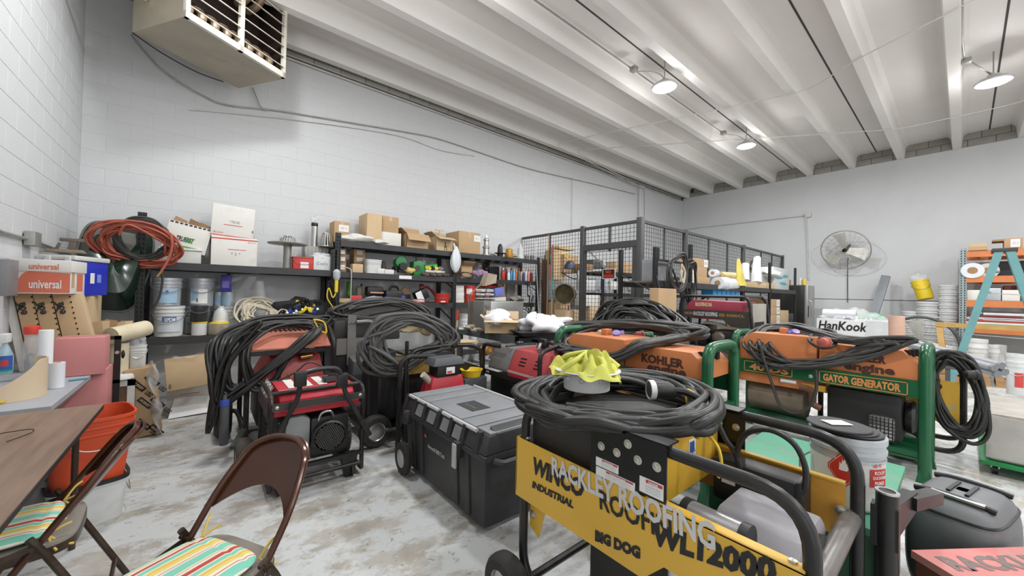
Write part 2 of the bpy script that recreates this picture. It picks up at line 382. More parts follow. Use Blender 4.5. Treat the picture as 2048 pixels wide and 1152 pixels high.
t = conduit('wall_conduit', 'grey conduit with outlet box on the left wall', [P(-300, 330, X=X0+.02), P(0, 463, X=X0+.02), P(62, 480, X=X0+.02), P(150, 512, X=X0+.02)], .014)
B().cb(P(66, 478, X=X0+.04)-t.location, (.06, .17, .12)).done('outlet_box', M_COND, t, bev=.006)
# ---------------------------------------------------------------- hanging unit heater
M_CREAM = mat('cream_enamel', (164, 155, 138), .45, dirt=(140, 120, 92), damt=.3, scale=3)
M_CREAM2 = mat('cream_louver', (214, 209, 196), .4)
M_DARKIN = mat('dark_heater_inside', (38, 24, 16), .7)
M_TUBE = mat('heater_tube', (150, 128, 106), .4, .4)
hb = [V((-.684, 5.773, 0)), V((-.222, 5.074, 0)), V((.75, 5.696, 0)), V((.369, 6.395, 0))]
hx = (hb[2]-hb[1]).normalized(); ang = math.atan2(hx.y, hx.x); hw = 1.15; hd = .84; hh = 1.12
ht = thing('unit_heater', 'cream gas unit heater hanging high in the corner', 'heater', (hb[1].x, hb[1].y, 4.2), ang)
q = B(); q.box(0, .03, 0, hw, hd, .02); q.box(0, .03, hh-.02, hw, hd, hh); q.box(0, .03, .02, .02, hd, hh-.02); q.box(hw-.02, .03, .02, hw, hd, hh-.02); q.box(.02, hd-.02, .02, hw-.02, hd, hh-.02); q.done('casing', M_CREAM, ht)
B().box(.022, hd*.55, .022, hw-.022, hd*.57, hh-.022).done('inner_wall', M_DARKIN, ht)
for x in (.021, hw-.025): B().box(x, .035, .022, x+.004, hd*.55, hh-.022).done('inner_wall', M_DARKIN, ht)
B().box(.022, .035, .021, hw-.022, hd*.55, .025).done('inner_wall', M_DARKIN, ht)
q = B()
for x0, x1 in ((0, .04), (hw/2-.025, hw/2+.025), (hw-.04, hw)): q.box(x0, -.012, .0, x1, .03, hh)
q.box(0, -.012, 0, hw, .03, .07); q.box(0, -.012, hh-.05, hw, .03, hh); q.done('front_frame', M_CREAM2, ht)
for i in range(7):
    z = .14+i*.135
    for x0, x1 in ((.04, hw/2-.025), (hw/2+.025, hw-.04)):
        B().cb(((x0+x1)/2, -.004, z), (x1-x0, .055, .008), rot(.45)).done('louver', M_CREAM2, ht)
for r, i0, i1 in ((0, 0, 8), (2, 2, 4), (2, 5, 7)):
    for i in range(i0, i1):
        x = .10+i*.132; z = .06+r*.36
        B().tube(catmull([(x, .36, z), (x, .22, z+.02), (x, .12, z+.12), (x, .22, z+.22), (x, .36, z+.24)], 4), .042, 10).done('heat_tube', M_TUBE, ht)
B().tube(fillet([(-.02, hd*.7, .3), (-.3, hd*.75, .3), (-.6, hd*.9, .32)], .05), .025).done('gas_pipe', M_CREAM2, ht)
for x in (.15, hw-.15): B().tube([(x, hd*.5, hh), (x, hd*.5, 1.3)], .008).done('hanger_rod', M_COND, ht)
q = B(); q.tube(catmull([(.0, hd, -.005), (.3, hd+.02, -.05), (.65, hd+.02, -.06), (.95, hd, -.02)], 5), .007, 6); q.done('wire', mat('black_wire', (40, 36, 32), .6), ht)
# ---------------------------------------------------------------- placing helpers
ZUP = V((0, 0, 1)); RH = V((_r.x, _r.y, 0)); FH = V((_f.x, _f.y, 0)).normalized()
def face(px0, px1, py0, py1, plane, v, zb=None):
    """lower-left corner, width, height and yaw of a face that stands in one vertical plane"""
    if plane == 'd':
        a, b, c = P(px0, py0, d=v), P(px1, py0, d=v), P((px0+px1)/2, py1, d=v); rz = -YAW
    else:
        k = {plane: v}; a, b, c = P(px0, py0, **k), P(px1, py0, **k), P((px0+px1)/2, py1, **k); rz = 0 if plane == 'Y' else -PI/2
    z = min(a.z, b.z) if zb is None else zb
    return V((a.x, a.y, z)), (V((b.x, b.y, 0))-V((a.x, a.y, 0))).length, c.z-z, rz
M_CARD = mat('brown_cardboard', (178, 148, 112), .8, var=.06, scale=3)
M_CARD2 = mat('tan_cardboard', (196, 170, 134), .8, var=.06, scale=3)
M_CARD3 = mat('dark_cardboard', (150, 118, 84), .8, var=.08, scale=3)
M_CARDW = mat('white_cardboard', (214, 211, 205), .7, var=.04, scale=3, dirt=(170, 160, 148), damt=.35)
M_TAPE = mat('packing_tape', (190, 164, 124), .25, var=.04)
M_PAPER = mat('white_label_paper', (222, 222, 220), .6, var=.02)
M_INK = mat('black_ink', (28, 27, 28), .6, var=0)
M_REDINK = mat('red_ink', (178, 50, 44), .6, var=0)
M_BLUEINK = mat('blue_ink', (40, 80, 150), .6, var=0)
M_GREENINK = mat('green_ink', (70, 150, 70), .6, var=0)
M_GREYINK = mat('grey_ink', (130, 128, 126), .6, var=0)
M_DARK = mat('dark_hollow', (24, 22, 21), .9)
def carton(label, px0, px1, py0, py1, plane, v, dp, mt=M_CARD, zb=None, tape=True, open_=0, lab=None, group=None, name='cardboard_box', cat='box', tilt=None, turn=0., txt=None, tm=None, bands=None):
    o, w, h, rz = face(px0, px1, py0, py1, plane, v, zb)
    t = thing(name, label, cat, o, rz+turn, group)
    if tilt: t.rotation_euler = (tilt[0], tilt[1], rz+turn)
    if not open_:
        B().box(0, 0, 0, w, dp, h).done('body', mt, t, bev=min(.006, w*.04))
        if tape: B().box(w*.5-.022, -.0012, h*.72, w*.5+.022, dp*.5, h+.0012).done('tape', M_TAPE, t)
        q = B(); q.box(.003, dp*.5-.002, h-.001, w-.003, dp*.5+.002, h+.001); q.done('flap_seam', M_DARK, t)
    else:
        q = B(); e = .005
        q.box(0, 0, 0, w, e, h); q.box(0, dp-e, 0, w, dp, h); q.box(0, 0, 0, e, dp, h); q.box(w-e, 0, 0, w, dp, h); q.box(0, 0, 0, w, dp, e); q.done('body', mt, t)
        fl = dp*.45; a = open_
        B().hexa([V((0, 0, h)), V((w, 0, h)), V((w, e, h)), V((0, e, h)), V((0, -fl*math.cos(a), h+fl*math.sin(a))), V((w, -fl*math.cos(a), h+fl*math.sin(a))), V((w, -fl*math.cos(a)+e, h+fl*math.sin(a)+e)), V((0, -fl*math.cos(a)+e, h+fl*math.sin(a)+e))]).done('flap', mt, t)
        B().hexa([V((0, dp-e, h)), V((w, dp-e, h)), V((w, dp, h)), V((0, dp, h)), V((0, dp+fl*.3, h+fl*.9)), V((w, dp+fl*.3, h+fl*.9)), V((w, dp+fl*.3+e, h+fl*.9)), V((0, dp+fl*.3+e, h+fl*.9))]).done('flap', mt, t)
        B().hexa([V((0, 0, h)), V((e, 0, h)), V((e, dp, h)), V((0, dp, h)), V((-fl*.6, .01, h+fl*.5)), V((-fl*.6+e, .01, h+fl*.5)), V((-fl*.6+e, dp-.01, h+fl*.5)), V((-fl*.6, dp-.01, h+fl*.5))]).done('flap', mt, t)
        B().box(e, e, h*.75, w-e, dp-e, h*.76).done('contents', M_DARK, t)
    if lab:  # (x,z,w,h) fractions
        for l in (lab if isinstance(lab, list) else [lab]):
            so = sticker(V((l[0]*w, -.001, l[1]*h)), (1, 0, 0), ZUP, l[2]*w, l[3]*h, M_PAPER, t)
            text('|||| ||', V(((l[0]+l[2]*.2)*w, -.0018, (l[1]+l[3]*.3)*h)), (1, 0, 0), ZUP, l[2]*w*.6, l[3]*h*.4, M_GREYINK, so, name='print')
    if bands:
        for z0, z1, m in bands: B().box(-.0008, -.0012, z0*h, w+.0008, 0.001, z1*h).done('printed_band', m, t)
    if txt:
        for s, x, z, ww, hh, m in txt: text(s, V((x*w, -.0015, z*h)), (1, 0, 0), ZUP, ww*w, hh*h, m or M_INK, t)
    t['_w'], t['_h'] = w, h
    return t
def turned(name, label, cat, px, hw, py0, py1, plane, v, prof, mt, n=20, group=None, zb=None, extra=None, sq=None, part='body', rzx=0):
    """turned thing: centre px, half width in px, base/top py; profile in (r,z) fractions"""
    k = {plane: v}; a = P(px, py0, **k); b = P(px, py1, **k); e = P(px+hw, py0, **k); c0 = P(px, py0, **k)
    dd = (a-V((0, 0, CAM_H))).dot(_f); r = hw*dd/FPX*math.cos(math.atan((px-1024)/FPX)); z = a.z if zb is None else zb; h = b.z-z
    t = thing(name, label, cat, (a.x, a.y, z), rzx, group)
    B().lathe([(p[0]*r, p[1]*h) for p in prof], n, sq=sq).done(part, mt, t)
    if extra: extra(t, r, h)
    t['_r'], t['_h'] = r, h
    return t
def front_dir(t, ang=None):
    p = t.location; a = math.atan2(-p.y, -p.x) if ang is None else ang
    return a - t.rotation_euler[2]
def wrap_label(t, r, h, z0, z1, a0, a1, mt, name='label_sticker', n=10):
    """label curved round a turned body; angles relative to the direction of the camera-side face"""
    f = front_dir(t)
    q = B(); q.grid(lambda u, v: V(((r+.0015)*math.cos(f+a0+(a1-a0)*u), (r+.0015)*math.sin(f+a0+(a1-a0)*u), (z0+(z1-z0)*v)*h)), n, 1, th=.001)
    return q.done(name, mt, t)
def wrap_text(t, s, r, h, z0, z1, a0, a1, mt, bold=.02, shear=0, parent=None):
    f = front_dir(t)
    o = text(s, V((0, 0, 0)), (1, 0, 0), (0, 1, 0), 1, 1, mt, parent or t, bold=bold, shear=shear)
    for q in o.data.vertices:
        a = f+a0+(a1-a0)*q.co.x; q.co = V(((r+.003)*math.cos(a), (r+.003)*math.sin(a), (z0+(z1-z0)*q.co.y)*h))
    return o
M_PAILW = mat('white_pail_plastic', (205, 206, 205), .45, var=.03, dirt=(150, 145, 138), damt=.3, scale=9)
M_PAILG = mat('grey_pail_metal', (176, 180, 184), .35, .4, var=.04)
M_WIRE = mat('wire_handle', (170, 170, 168), .35, .8)
PAIL = [(.86, 0), (.88, .01), (.93, .68), (.97, .68), (.97, .72), (.94, .72), (.95, .78), (.99, .78), (.99, .83), (.95, .84), (.96, .92), (1, .92), (1, 1), (.9, 1), (.88, .985), (0, .985)]
def pail(label, px, hw, py0, py1, plane, v, mt=None, handle=True, group='pails on the left shelf', name='pail', zb=None, lid=True, labm=None, txt=None, sq=None):
    def ex(t, r, h):
        f = front_dir(t)
        if handle:
            L = []
            for i in range(13):
                a = f+PI/2-PI*i/12; s = math.sin(PI*i/12); L.append((r*1.04*math.cos(a), r*1.04*math.sin(a), h*(.80-.32*s)))
            B().tube(L, .004, 6).done('handle', M_WIRE, t)
        if labm:
            for z0, z1, a0, a1, m in labm: wrap_label(t, r*.94, h, z0, z1, a0, a1, m)
        if txt:
            for s, z0, z1, a0, a1, m in txt: wrap_text(t, s, r*.95, h, z0, z1, a0, a1, m)
    return turned(name, label, 'pail', px, hw, py0, py1, plane, v, PAIL, mt or M_PAILW, 24, group, zb, ex, sq)
def coil(name, label, cat, ctrl, n, jit, r, mt, seed=1, **k):
    c = sum((V(p) for p in ctrl), V())/len(ctrl)
    h = k.pop('head', None); tl = k.pop('tail', None)
    q = loops([V(p)-c for p in ctrl], n, jit, r, seed, head=[V(p)-c for p in h] if h else None, tail=[V(p)-c for p in tl] if tl else None, **k)
    o = q.done(name, mt, None, c, ang=60); return tag(o, label, cat)
M_RUBBER = mat('black_cable_rubber', (28, 27, 26), .5, var=.12, scale=20)
M_RUBBERG = mat('dusty_grey_cable', (54, 52, 50), .45, var=.14, scale=14)
M_BLACKM = mat('black_painted_steel', (30, 29, 29), .4, .1, var=.15, scale=10)
M_GREYM = mat('grey_painted_steel', (78, 80, 82), .5, .1, var=.08)
M_STEEL = mat('bright_steel', (188, 188, 186), .3, .9)
M_BOLT = mat('zinc_bolt', (196, 194, 184), .35, .8)

# ---------------------------------------------------------------- folding chairs with striped cushions
M_BROWN = mat('brown_enamel', (72, 42, 28), .2, .15, var=.1, scale=8)
M_BROWN2 = mat('worn_brown_tube', (58, 44, 34), .32, .3, var=.2, scale=12, dirt=(96, 84, 72), damt=.4)
M_VINYL = mat('taupe_vinyl_seat', (128, 120, 110), .6, var=.08)
def stripes():
    m = bpy.data.materials.new('striped_cushion_cloth'); m.use_nodes = True; nt = m.node_tree; N = nt.nodes; L = nt.links
    tc = N.new('ShaderNodeTexCoord'); sp = N.new('ShaderNodeSeparateXYZ'); L.new(tc.outputs['Object'], sp.inputs[0])
    no = N.new('ShaderNodeTexNoise'); no.inputs['Scale'].default_value = 5; L.new(tc.outputs['Object'], no.inputs['Vector'])
    ad = N.new('ShaderNodeMath'); ad.operation = 'MULTIPLY_ADD'; ad.inputs[1].default_value = .02; L.new(no.outputs['Fac'], ad.inputs[0]); L.new(sp.outputs['X'], ad.inputs[2])
    mu = N.new('ShaderNodeMath'); mu.operation = 'MULTIPLY_ADD'; mu.inputs[1].default_value = 6.2; mu.inputs[2].default_value = 10; L.new(ad.outputs[0], mu.inputs[0])
    fr = N.new('ShaderNodeMath'); fr.operation = 'FRACT'; L.new(mu.outputs[0], fr.inputs[0])
    cr = N.new('ShaderNodeValToRGB'); r = cr.color_ramp; r.interpolation = 'CONSTANT'
    T, C, Rd, Y, O = (120, 190, 168), (216, 208, 190), (178, 70, 66), (214, 190, 100), (206, 150, 92)
    st = [(0, T), (.22, C), (.27, Rd), (.29, C), (.36, Y), (.47, O), (.50, Y), (.55, C), (.58, T), (.70, C), (.74, Rd), (.86, C), (.93, O), (.96, C)]
    while len(r.elements) < len(st): r.elements.new(.5)
    for e, (p, c) in zip(r.elements, st): e.position = p; e.color = [lin(k) for k in c]+[1]
    L.new(fr.outputs[0], cr.inputs[0]); b = N['Principled BSDF']; L.new(cr.outputs[0], b.inputs['Base Color']); b.inputs['Roughness'].default_value = .9
    return m
M_STRIPE = stripes(); M_TIE = mat('yellow_cloth_tie', (206, 178, 92), .9)
def folding_chair(label, loc, rz):
    t = thing('folding_chair', label, 'chair', loc, rz)
    W = .205
    def rail(y): return None
    top = (-.335, .80); foot = (.20, .0)
    def L(z): k = (top[1]-z)/(top[1]-foot[1]); return top[0]+(foot[0]-top[0])*k*1.0
    pts = [(-W, L(0), 0), (-W, L(.62), .62), (-W+.05, L(.76)-.005, .765), (-.07, L(.80)-.02, .80), (.07, L(.80)-.02, .80), (W-.05, L(.76)-.005, .765), (W, L(.62), .62), (W, L(0), 0)]
    B().tube(fillet(pts, .09, 6), .0125, 10).done('back_frame', M_BROWN, t)
    def panel(u, v):
        x = (u*2-1); z0 = .545+.085*(1-x*x); hw = 1.0
        z = z0+(.795-.045*abs(x)**3-z0)*v; zz = (z-.545)/.255
        xx = x*(W-.004-max(0, (z-.62))/.18*.05*abs(x)); 
        return V((xx, L(z)-.018-.035*(1-x*x), z))
    B().grid(panel, 16, 8, th=.004).done('backrest', M_BROWN, t, ang=60)
    B().tube([panel(i/20, 1)+V((0, .006, 0)) for i in range(21)], .006, 6).done('top_bead', M_BROWN, t)
    q = B(); sp = []
    for i in range(40):
        a = 2*PI*i/40; e = 2/4.5; c, s = math.cos(a), math.sin(a)
        sp.append((.195*math.copysign(abs(c)**e, c), .20*math.copysign(abs(s)**e, s)))
    q.prism([(x, y) for x, y in sp], 'z', .425, .448); q.done('seat', M_VINYL, t, bev=.006)
    q = B(); q.prism([(x*1.01, y*1.01) for x, y in sp], 'z', .40, .432); q.done('seat_rim', M_BROWN2, t)
    for s in (-1, 1):
        B().tube([(s*(W+.022), -.09, .50), (s*(W+.022), -.13, .43), (s*(W+.022), -.33, .0)], .0125, 8).done('rear_leg', M_BROWN2, t)
        B().bar((s*(W+.011), .04, .428), (s*(W+.011), -.105, .462), .004, .022).done('hinge_link', M_BROWN2, t)
        B().cyl((s*(W+.038), -.10, .465), (s*(W-.015), -.10, .465), .009, n=8).done('rivet', M_BROWN2, t)
    B().tube([(-W-.02, -.285, .10), (W+.02, -.285, .10)], .009, 8).done('stretcher', M_BROWN2, t)
    B().tube([(-W, L(.16), .16), (W, L(.16), .16)], .009, 8).done('stretcher', M_BROWN2, t)
    return t
def cushion(label, loc, rz, sx=.175, sy=.172):
    t = thing('seat_cushion', label, 'cushion', loc, rz)
    def fn(u, v):
        a = u*2*PI; e = 2/5.; c, s = math.cos(a), math.sin(a); x = math.copysign(abs(c)**e, c); y = math.copysign(abs(s)**e, s)
        b = (v-.5)*PI; k = math.cos(b)**.35 if abs(math.cos(b)) > 1e-6 else 0
        seam = .006*math.exp(-((abs(y*k)-.72)/.05)**2)+.004*math.exp(-((abs(x*k)-.75)/.06)**2)
        return V((sx*x*k, sy*y*k, .022+.022*math.sin(b)*(1 if b < 0 else 1)*(1-.25*k**6)-(seam if b > 0 else 0)))
    B().grid(fn, 48, 22, cu=True).done('cover', M_STRIPE, t, ang=80)
    for s in (-1, 1):
        p = V((s*sx*.9, -sy*.92, .02))
        for dx, dy, dz in ((.03, -.05, .06), (-.02, -.06, .02), (.04, -.03, -.05), (.0, -.07, -.06)):
            B().tube(catmull([p, p+V((s*dx*.5, dy*.6, dz*.8)), p+V((s*dx, dy, dz))], 4), .0042, 6).done('tie', M_TIE, t)
    return t
f1 = math.radians(120.7)
def chair_at(label, clabel, mid, rz):
    o = V((mid[0], mid[1], 0))+Matrix.Rotation(rz, 3, 'Z') @ V((0, .107, 0))
    folding_chair(label, o, rz)
    cushion(clabel, o+Matrix.Rotation(rz, 3, 'Z') @ V((0, .035, .449)), rz)
chair_at('brown metal folding chair standing free in the middle of the floor', 'striped tie-on cushion on the free-standing folding chair', (.085, 1.746), f1)
chair_at('brown metal folding chair pushed up to the wood-grain table', 'striped tie-on cushion on the chair at the wood-grain table', (-.47, 2.42), math.radians(93))
# ---------------------------------------------------------------- tables
M_WOODTOP = mat('walnut_laminate', (122, 100, 84), .38, var=.24, scale=2.2, stretch=(14, 1.2, 4))
M_BLKEDGE = mat('black_table_edge', (36, 33, 32), .5)
M_GREYTOP = mat('grey_table_top', (158, 160, 166), .5, var=.03)
def table(name, label, x0, x1, y0, y1, z, mt, edge, legm):
    t = thing(name, label, 'table', ((x0+x1)/2, (y0+y1)/2, 0)); w, l = (x1-x0)/2, (y1-y0)/2
    B().box(-w, -l, z-.006, w, l, z).done('tabletop', mt, t)
    B().box(-w+.001, -l+.001, z-.03, w-.001, l-.001, z-.006).done('edge_band', edge, t)
    q = B(); q.box(-w+.03, -l+.04, z-.075, w-.03, -l+.06, z-.03); q.box(-w+.03, l-.06, z-.075, w-.03, l-.04, z-.03); q.box(-w+.03, -l+.04, z-.075, -w+.05, l-.04, z-.03); q.box(w-.05, -l+.04, z-.075, w-.03, l-.04, z-.03); q.done('apron', legm, t)
    for sx in (-1, 1):
        for sy in (-1, 1):
            B().cyl((sx*(w-.08), sy*(l-.16), z-.05), (sx*(w-.08), sy*(l-.16), 0), .014, n=10).done('leg', legm, t)
    for sy in (-1, 1): B().cyl((-(w-.08), sy*(l-.16), .2), (w-.08, sy*(l-.16), .2), .010, n=8).done('stretcher', legm, t)
    return t
table('folding_table', 'wood-grain folding table in front of the grey table', -1.16, -.44, 1.43, 3.25, .74, M_WOODTOP, M_BLKEDGE, M_BROWN2)
table('grey_table', 'grey topped work table against the left wall', -1.16, -.66, 3.34, 4.85, .74, M_GREYTOP, M_GREYTOP, mat('grey_leg', (150, 150, 152), .4, .5))
t = thing('eyeglasses', 'black wire reading glasses lying on the wood-grain table', 'glasses', P(15, 874, z=.745))
q = B(); q.tube(catmull([(-.06, .02, .012), (0, .03, .014), (.06, .035, .012), (.07, .0, .006), (.04, -.06, .004), (.02, -.09, .003)], 5), .0022, 6); q.done('temple', M_BLACKM, t)
q = B(); q.lathe([(.020, 0), (.024, 0), (.024, .003), (.020, .003), (.020, 0)], 16, (-.04, -.03, .006)); q.lathe([(.020, 0), (.024, 0), (.024, .003), (.020, .003), (.020, 0)], 16, (-.10, -.03, .006)); q.done('rim', M_BLACKM, t)
# ---------------------------------------------------------------- things on the grey table
def ztop(px, py): return P(px, py, z=.741)
M_CLEAR = mat('clear_plastic', (225, 228, 230), .15, alpha=.35)
M_TANCARD = mat('tan_board', (200, 180, 152), .75, var=.03)
p = ztop(10, 797); t = thing('cardboard_tube', 'wide tan cardboard core cut away at one side, near table edge', 'tube', p)
def core(u, v):
    a = math.radians(60-u*235); r = .155
    cut = max(0, min(1, (u-.36)/.60)); h = .235*(1-.95*math.sin(cut*PI/2)**.9)
    return V((r*math.cos(a), r*math.sin(a), h*v))
B().grid(core, 30, 4, th=.006).done('core_wall', M_TANCARD, t, ang=60)
turned('tape_roll', 'short wide roll of white film on the grey table', 'roll', 112, 18, 778, 725, 'd', 2.52, [(.55, 0), (1, 0), (1, 1), (.55, 1), (.52, .98), (.5, .5)], mat('white_film', (214, 218, 224), .35, var=.02), 28, zb=.742, extra=lambda t, r, h: B().lathe([(.45*r, .01), (.56*r, .01), (.56*r, h*1.004), (.45*r, h*1.004), (.45*r, .01)], 24).done('core', M_CARD, t))
turned('paper_roll', 'tall white paper roll standing behind the film roll', 'roll', 90, 16, 738, 660, 'd', 2.66, [(.2, 0), (1, 0), (1, 1), (.3, 1), (.28, .9)], mat('white_paper_roll', (226, 227, 228), .8, var=.02), 24, zb=.742)
t = turned('plastic_jar', 'clear plastic jar with a red snap lid on the grey table', 'jar', 62, 17, 724, 668, 'd', 2.72, [(.9, 0), (1, .05), (1, .8), (.8, .95), (.8, 1)], M_CLEAR, 20, zb=.742, extra=lambda t, r, h: (B().lathe([(1.12*r, h), (1.16*r, h*1.03), (1.1*r, h*1.16), (.2*r, h*1.2), (0, h*1.2)], 20).done('lid', mat('red_lid', (196, 62, 48), .4), t), B().blob((0, 0, h*.3), (r*.8, r*.8, h*.25), .2, 4).done('contents', M_GREYINK, t)))
t = turned('spray_bottle', 'clear spray bottle with a blue label at the picture edge', 'bottle', 8, 19, 748, 688, 'Y', 3.95, [(.85, 0), (1, .05), (1, .6), (.6, .85), (.3, 1), (.3, 1.05)], mat('glass_cleaner', (170, 200, 214), .2, alpha=.55), 20, extra=lambda t, r, h: (wrap_label(t, r, h, .15, .62, -1, 1, M_BLUEINK), wrap_label(t, r*1.01, h, .28, .48, -.4, .4, M_REDINK), B().box(-.02, -.05, h*1.05, .02, .03, h*1.35).done('trigger_head', M_PAILW, t, bev=.006), B().lathe([(.88*r, .002), (1.02*r, .02), (1.02*r, h*.16), (.2*r, h*.16)], 20).done('green_liquid', mat('teal_liquid', (40, 150, 130), .3), t)))
p = ztop(137, 763); tag(B().cyl((0, 0, .006), (.09, .03, .006), .006, n=8).done('pen', mat('teal_pen', (30, 130, 140), .4), None, p), 'teal marker pen lying on the grey table', 'pen')
t = coil('rope_end', 'yellow and black braided rope end at the corner of the grey table', 'rope', [ztop(0, 808)+V((-.02, 0, .01)), ztop(10, 806)+V((0, 0, .012)), ztop(22, 803)+V((0, 0, .012)), ztop(12, 800)+V((0, 0, .01))], 2, .3, .011, mat('yellow_rope', (190, 160, 60), .8))
for s, (a, b, c) in enumerate(((0, 745, 'stack of white sheets and paper on the grey table, near the bottle'),)):
    tag(B().box(0, 0, 0, .22, .16, .05).done('paper_stack', M_PAPER, None, P(-10, 742, z=.741), -.5, bev=.003), c, 'papers')
# three flat cartons and the boxes above
Y3 = 4.69
for i, x in enumerate((24, 62, 101)):
    o = P(x, 588, Y=Y3); w = P(x+38, 588, Y=Y3).x-o.x-.003; b = P(x+40, 722, Y=Y3)
    t = thing('flat_carton', ('flat brown carton leaning on the left wall, leftmost of three' if i == 0 else 'middle flat brown carton of the three leaning on the left wall' if i == 1 else 'rightmost flat brown carton of the three leaning on the left wall'), 'box', (b.x, b.y, .742), 0, 'flat cartons on the grey table')
    dx = o.x-b.x; h = o.z-.742
    q = B(); q.hexa([(0, 0, 0), (w, 0, 0), (w, .14, 0), (0, .14, 0), (dx, .03, h), (dx+w, .03, h), (dx+w, .17, h), (dx, .17, h)]); q.done('body', M_CARD, t, bev=.003)
    q = B()
    for k in range(14):
        f = (k+.5)/14; q.cb((dx*f+w-.004, .03*f-.001, h*f), (.008, .003, .014), rot(0, dx/h*.9))
    o2 = q.done('perforation', M_DARK, t); o2['kind'] = 'stuff'
    for xx, s, zz in ((.55, 'eoa', .74), (.40, 'Y', .76)): text(s, V((dx*zz+w*xx, .03*zz-.004, h*zz)), V((dx/h, 0.03/h, 1)), V((-1, 0, 0)), .10, .035, M_INK, t, bold=.03)
q = B(); w = .05
o = P(23, 590, Y=Y3+.05); b = P(60, 722, Y=Y3+.05)
t = thing('leaning_board', 'white edged board leaning beside the flat cartons', 'board', (b.x, b.y, .742), 0); dx = (o-b).x; h = o.z-.742
B().hexa([(-.05, 0, 0), (.0, 0, 0), (.0, .08, 0), (-.05, .08, 0), (dx-.045, 0.02, h), (dx, .02, h), (dx, .1, h), (dx-.045, .1, h)]).done('board', M_CARDW, t)
t = carton('grey backed cardboard sheet box leaning right of the flat cartons', 172, 200, 722, 588, 'Y', 4.72, .12, M_CARD2, zb=.742, tape=False)
t.rotation_euler[1] = -.20
M_UORANGE = mat('orange_print', (206, 110, 84), .6, var=.03)
t = carton('white and orange paper box with a lid, lettered universal', 20, 142, 587, 520, 'Y', 4.62, .30, M_CARDW, tape=False, name='paper_box', cat='box', turn=-.10); w, h = t['_w'], t['_h']
B().box(-.008, -.008, h*.66, w+.008, .308, h*1.02).done('lid', M_CARDW, t, bev=.003)
q = B(); pp = [(.08*w, .01)]+[(.08*w+.22*w*(1-math.cos(a*PI/20)), .01+.62*h*math.sin(a*PI/20)) for a in range(11)]+[(w, .63*h), (w, .01)]
q.prism(pp, 'y', -.0022, -.0008); q.done('printed_band', M_UORANGE, t)
text('universal', V((.3*w, -.003, .16*h)), (1, 0, 0), ZUP, .55*w, .26*h, M_PAPER, t, bold=.02)
text('universal', V((.3*w, -.0095, .72*h)), (1, 0, 0), ZUP, .5*w, .18*h, M_UORANGE, t, bold=.02)
sticker(V((w+.0005, .13, .02)), (0, 1, 0), ZUP, .12, .55*h, M_UORANGE, t, 'printed_panel'); sticker(V((w+.0008, .03, .05)), (0, 1, 0), ZUP, .05, .5*h, M_TAPE, t, 'printed_picture')
carton('grey plastic bin behind the lettered paper box at the picture edge', -40, 14, 592, 517, 'Y', 4.32, .2, mat('grey_bin', (120, 120, 122), .5), tape=False, name='storage_bin', cat='bin')
carton('tall brown carton standing in the corner under the blue cooler', 120, 178, 820, 592, 'Y', 5.35, .4, M_CARD2, zb=0)
# blue cooler
M_BLUE = mat('cobalt_plastic', (36, 50, 178), .35, var=.04)
t = carton('blue cooler with a white lid on the corner stack', 78, 158, 590, 520, 'Y', 5.25, .40, M_BLUE, tape=False, name='cooler', cat='cooler', turn=-.42); w, h = t['_w'], t['_h']
B().box(-.01, -.012, h, w+.012, .41, h*1.14).done('lid', mat('white_lid', (210, 208, 200), .4), t, bev=.012)
for x in (.25, .85): B().box(w*x-.02, -.022, h*.85, w*x+.02, .0, h*1.1).done('hinge', M_PAILW, t, bev=.004)
sticker(V((w+.003, .18, h*.35)), (0, 1, 0), ZUP, .05, .1, M_PAPER, t); sticker(V((w+.003, .26, h*.38)), (0, 1, 0), ZUP, .05, .08, mat('pale_blue_print', (120, 140, 220), .5), t)
t = thing('bar_clamp', 'old wood and metal clamp tool lying on the blue cooler', 'tool', P(128, 505, Y=5.35), -.2)
B().hexa([(-.13, -.03, 0), (.14, -.03, 0), (.14, .04, 0), (-.13, .04, 0), (-.11, -.02, .03), (.12, -.02, .03), (.12, .03, .03), (-.11, .03, .03)]).done('wood_base', mat('grey_wood', (120, 106, 90), .8), t, bev=.006)
q = B(); q.bar((.05, 0, .03), (.06, 0, .12), .02, .05); q.bar((-.03, 0, .12), (.13, 0, .12), .025, .03); q.bar((-.03, 0, .09), (-.05, 0, .03), .015, .02); q.done('metal_head', mat('rusty_metal', (112, 102, 92), .6, .4), t, bev=.003)
# dark green tub leaning
M_TUBG = mat('dark_green_poly', (20, 40, 30), .22, var=.2, scale=4)
M_TUBD = mat('dusty_tub_underside', (106, 108, 100), .7, var=.08)
t = thing('wheelbarrow_tray', 'dark green wheelbarrow tray standing on end in the corner', 'tray', P(208, 618, Y=6.05), .0); t.rotation_euler = (-.14, .12, .08)
def tray(u, v):
    a = u*2*PI; e = 2/5; c, s = math.cos(a), math.sin(a)
    x = math.copysign(abs(c)**e, c); z = math.copysign(abs(s)**e, s)
    k = 1-.34*v; wd = (.29 if z > 0 else .29*(1+.18*z))
    return V((wd*x*k, -.24*v*(1.05-.3*z), .48+.5*z*k))
def tray_bot(u, v):
    q = tray(u, 1); c = V((0, q.y, .48)); return c+(q-c)*(1-v)*.999
B().grid(tray, 40, 8, th=.006, cu=True).done('wall', M_TUBG, t, ang=60)
B().grid(tray_bot, 40, 4, cu=True).done('bottom', M_TUBG, t, ang=60)
B().tube([tray(i/40, 0) for i in range(40)], .014, 8, closed=True).done('rim', M_TUBD, t)
B().hexa([(-.19, -.195, .62), (.17, -.195, .62), (.17, -.17, .62), (-.19, -.17, .62), (-.20, -.18, .86), (.16, -.18, .86), (.16, -.15, .86), (-.20, -.15, .86)]).done('dusty_back', M_TUBD, t, bev=.008)
B().cyl((.06, -.21, .60), (.06, -.18, .60), .016).done('bolt', M_BOLT, t)
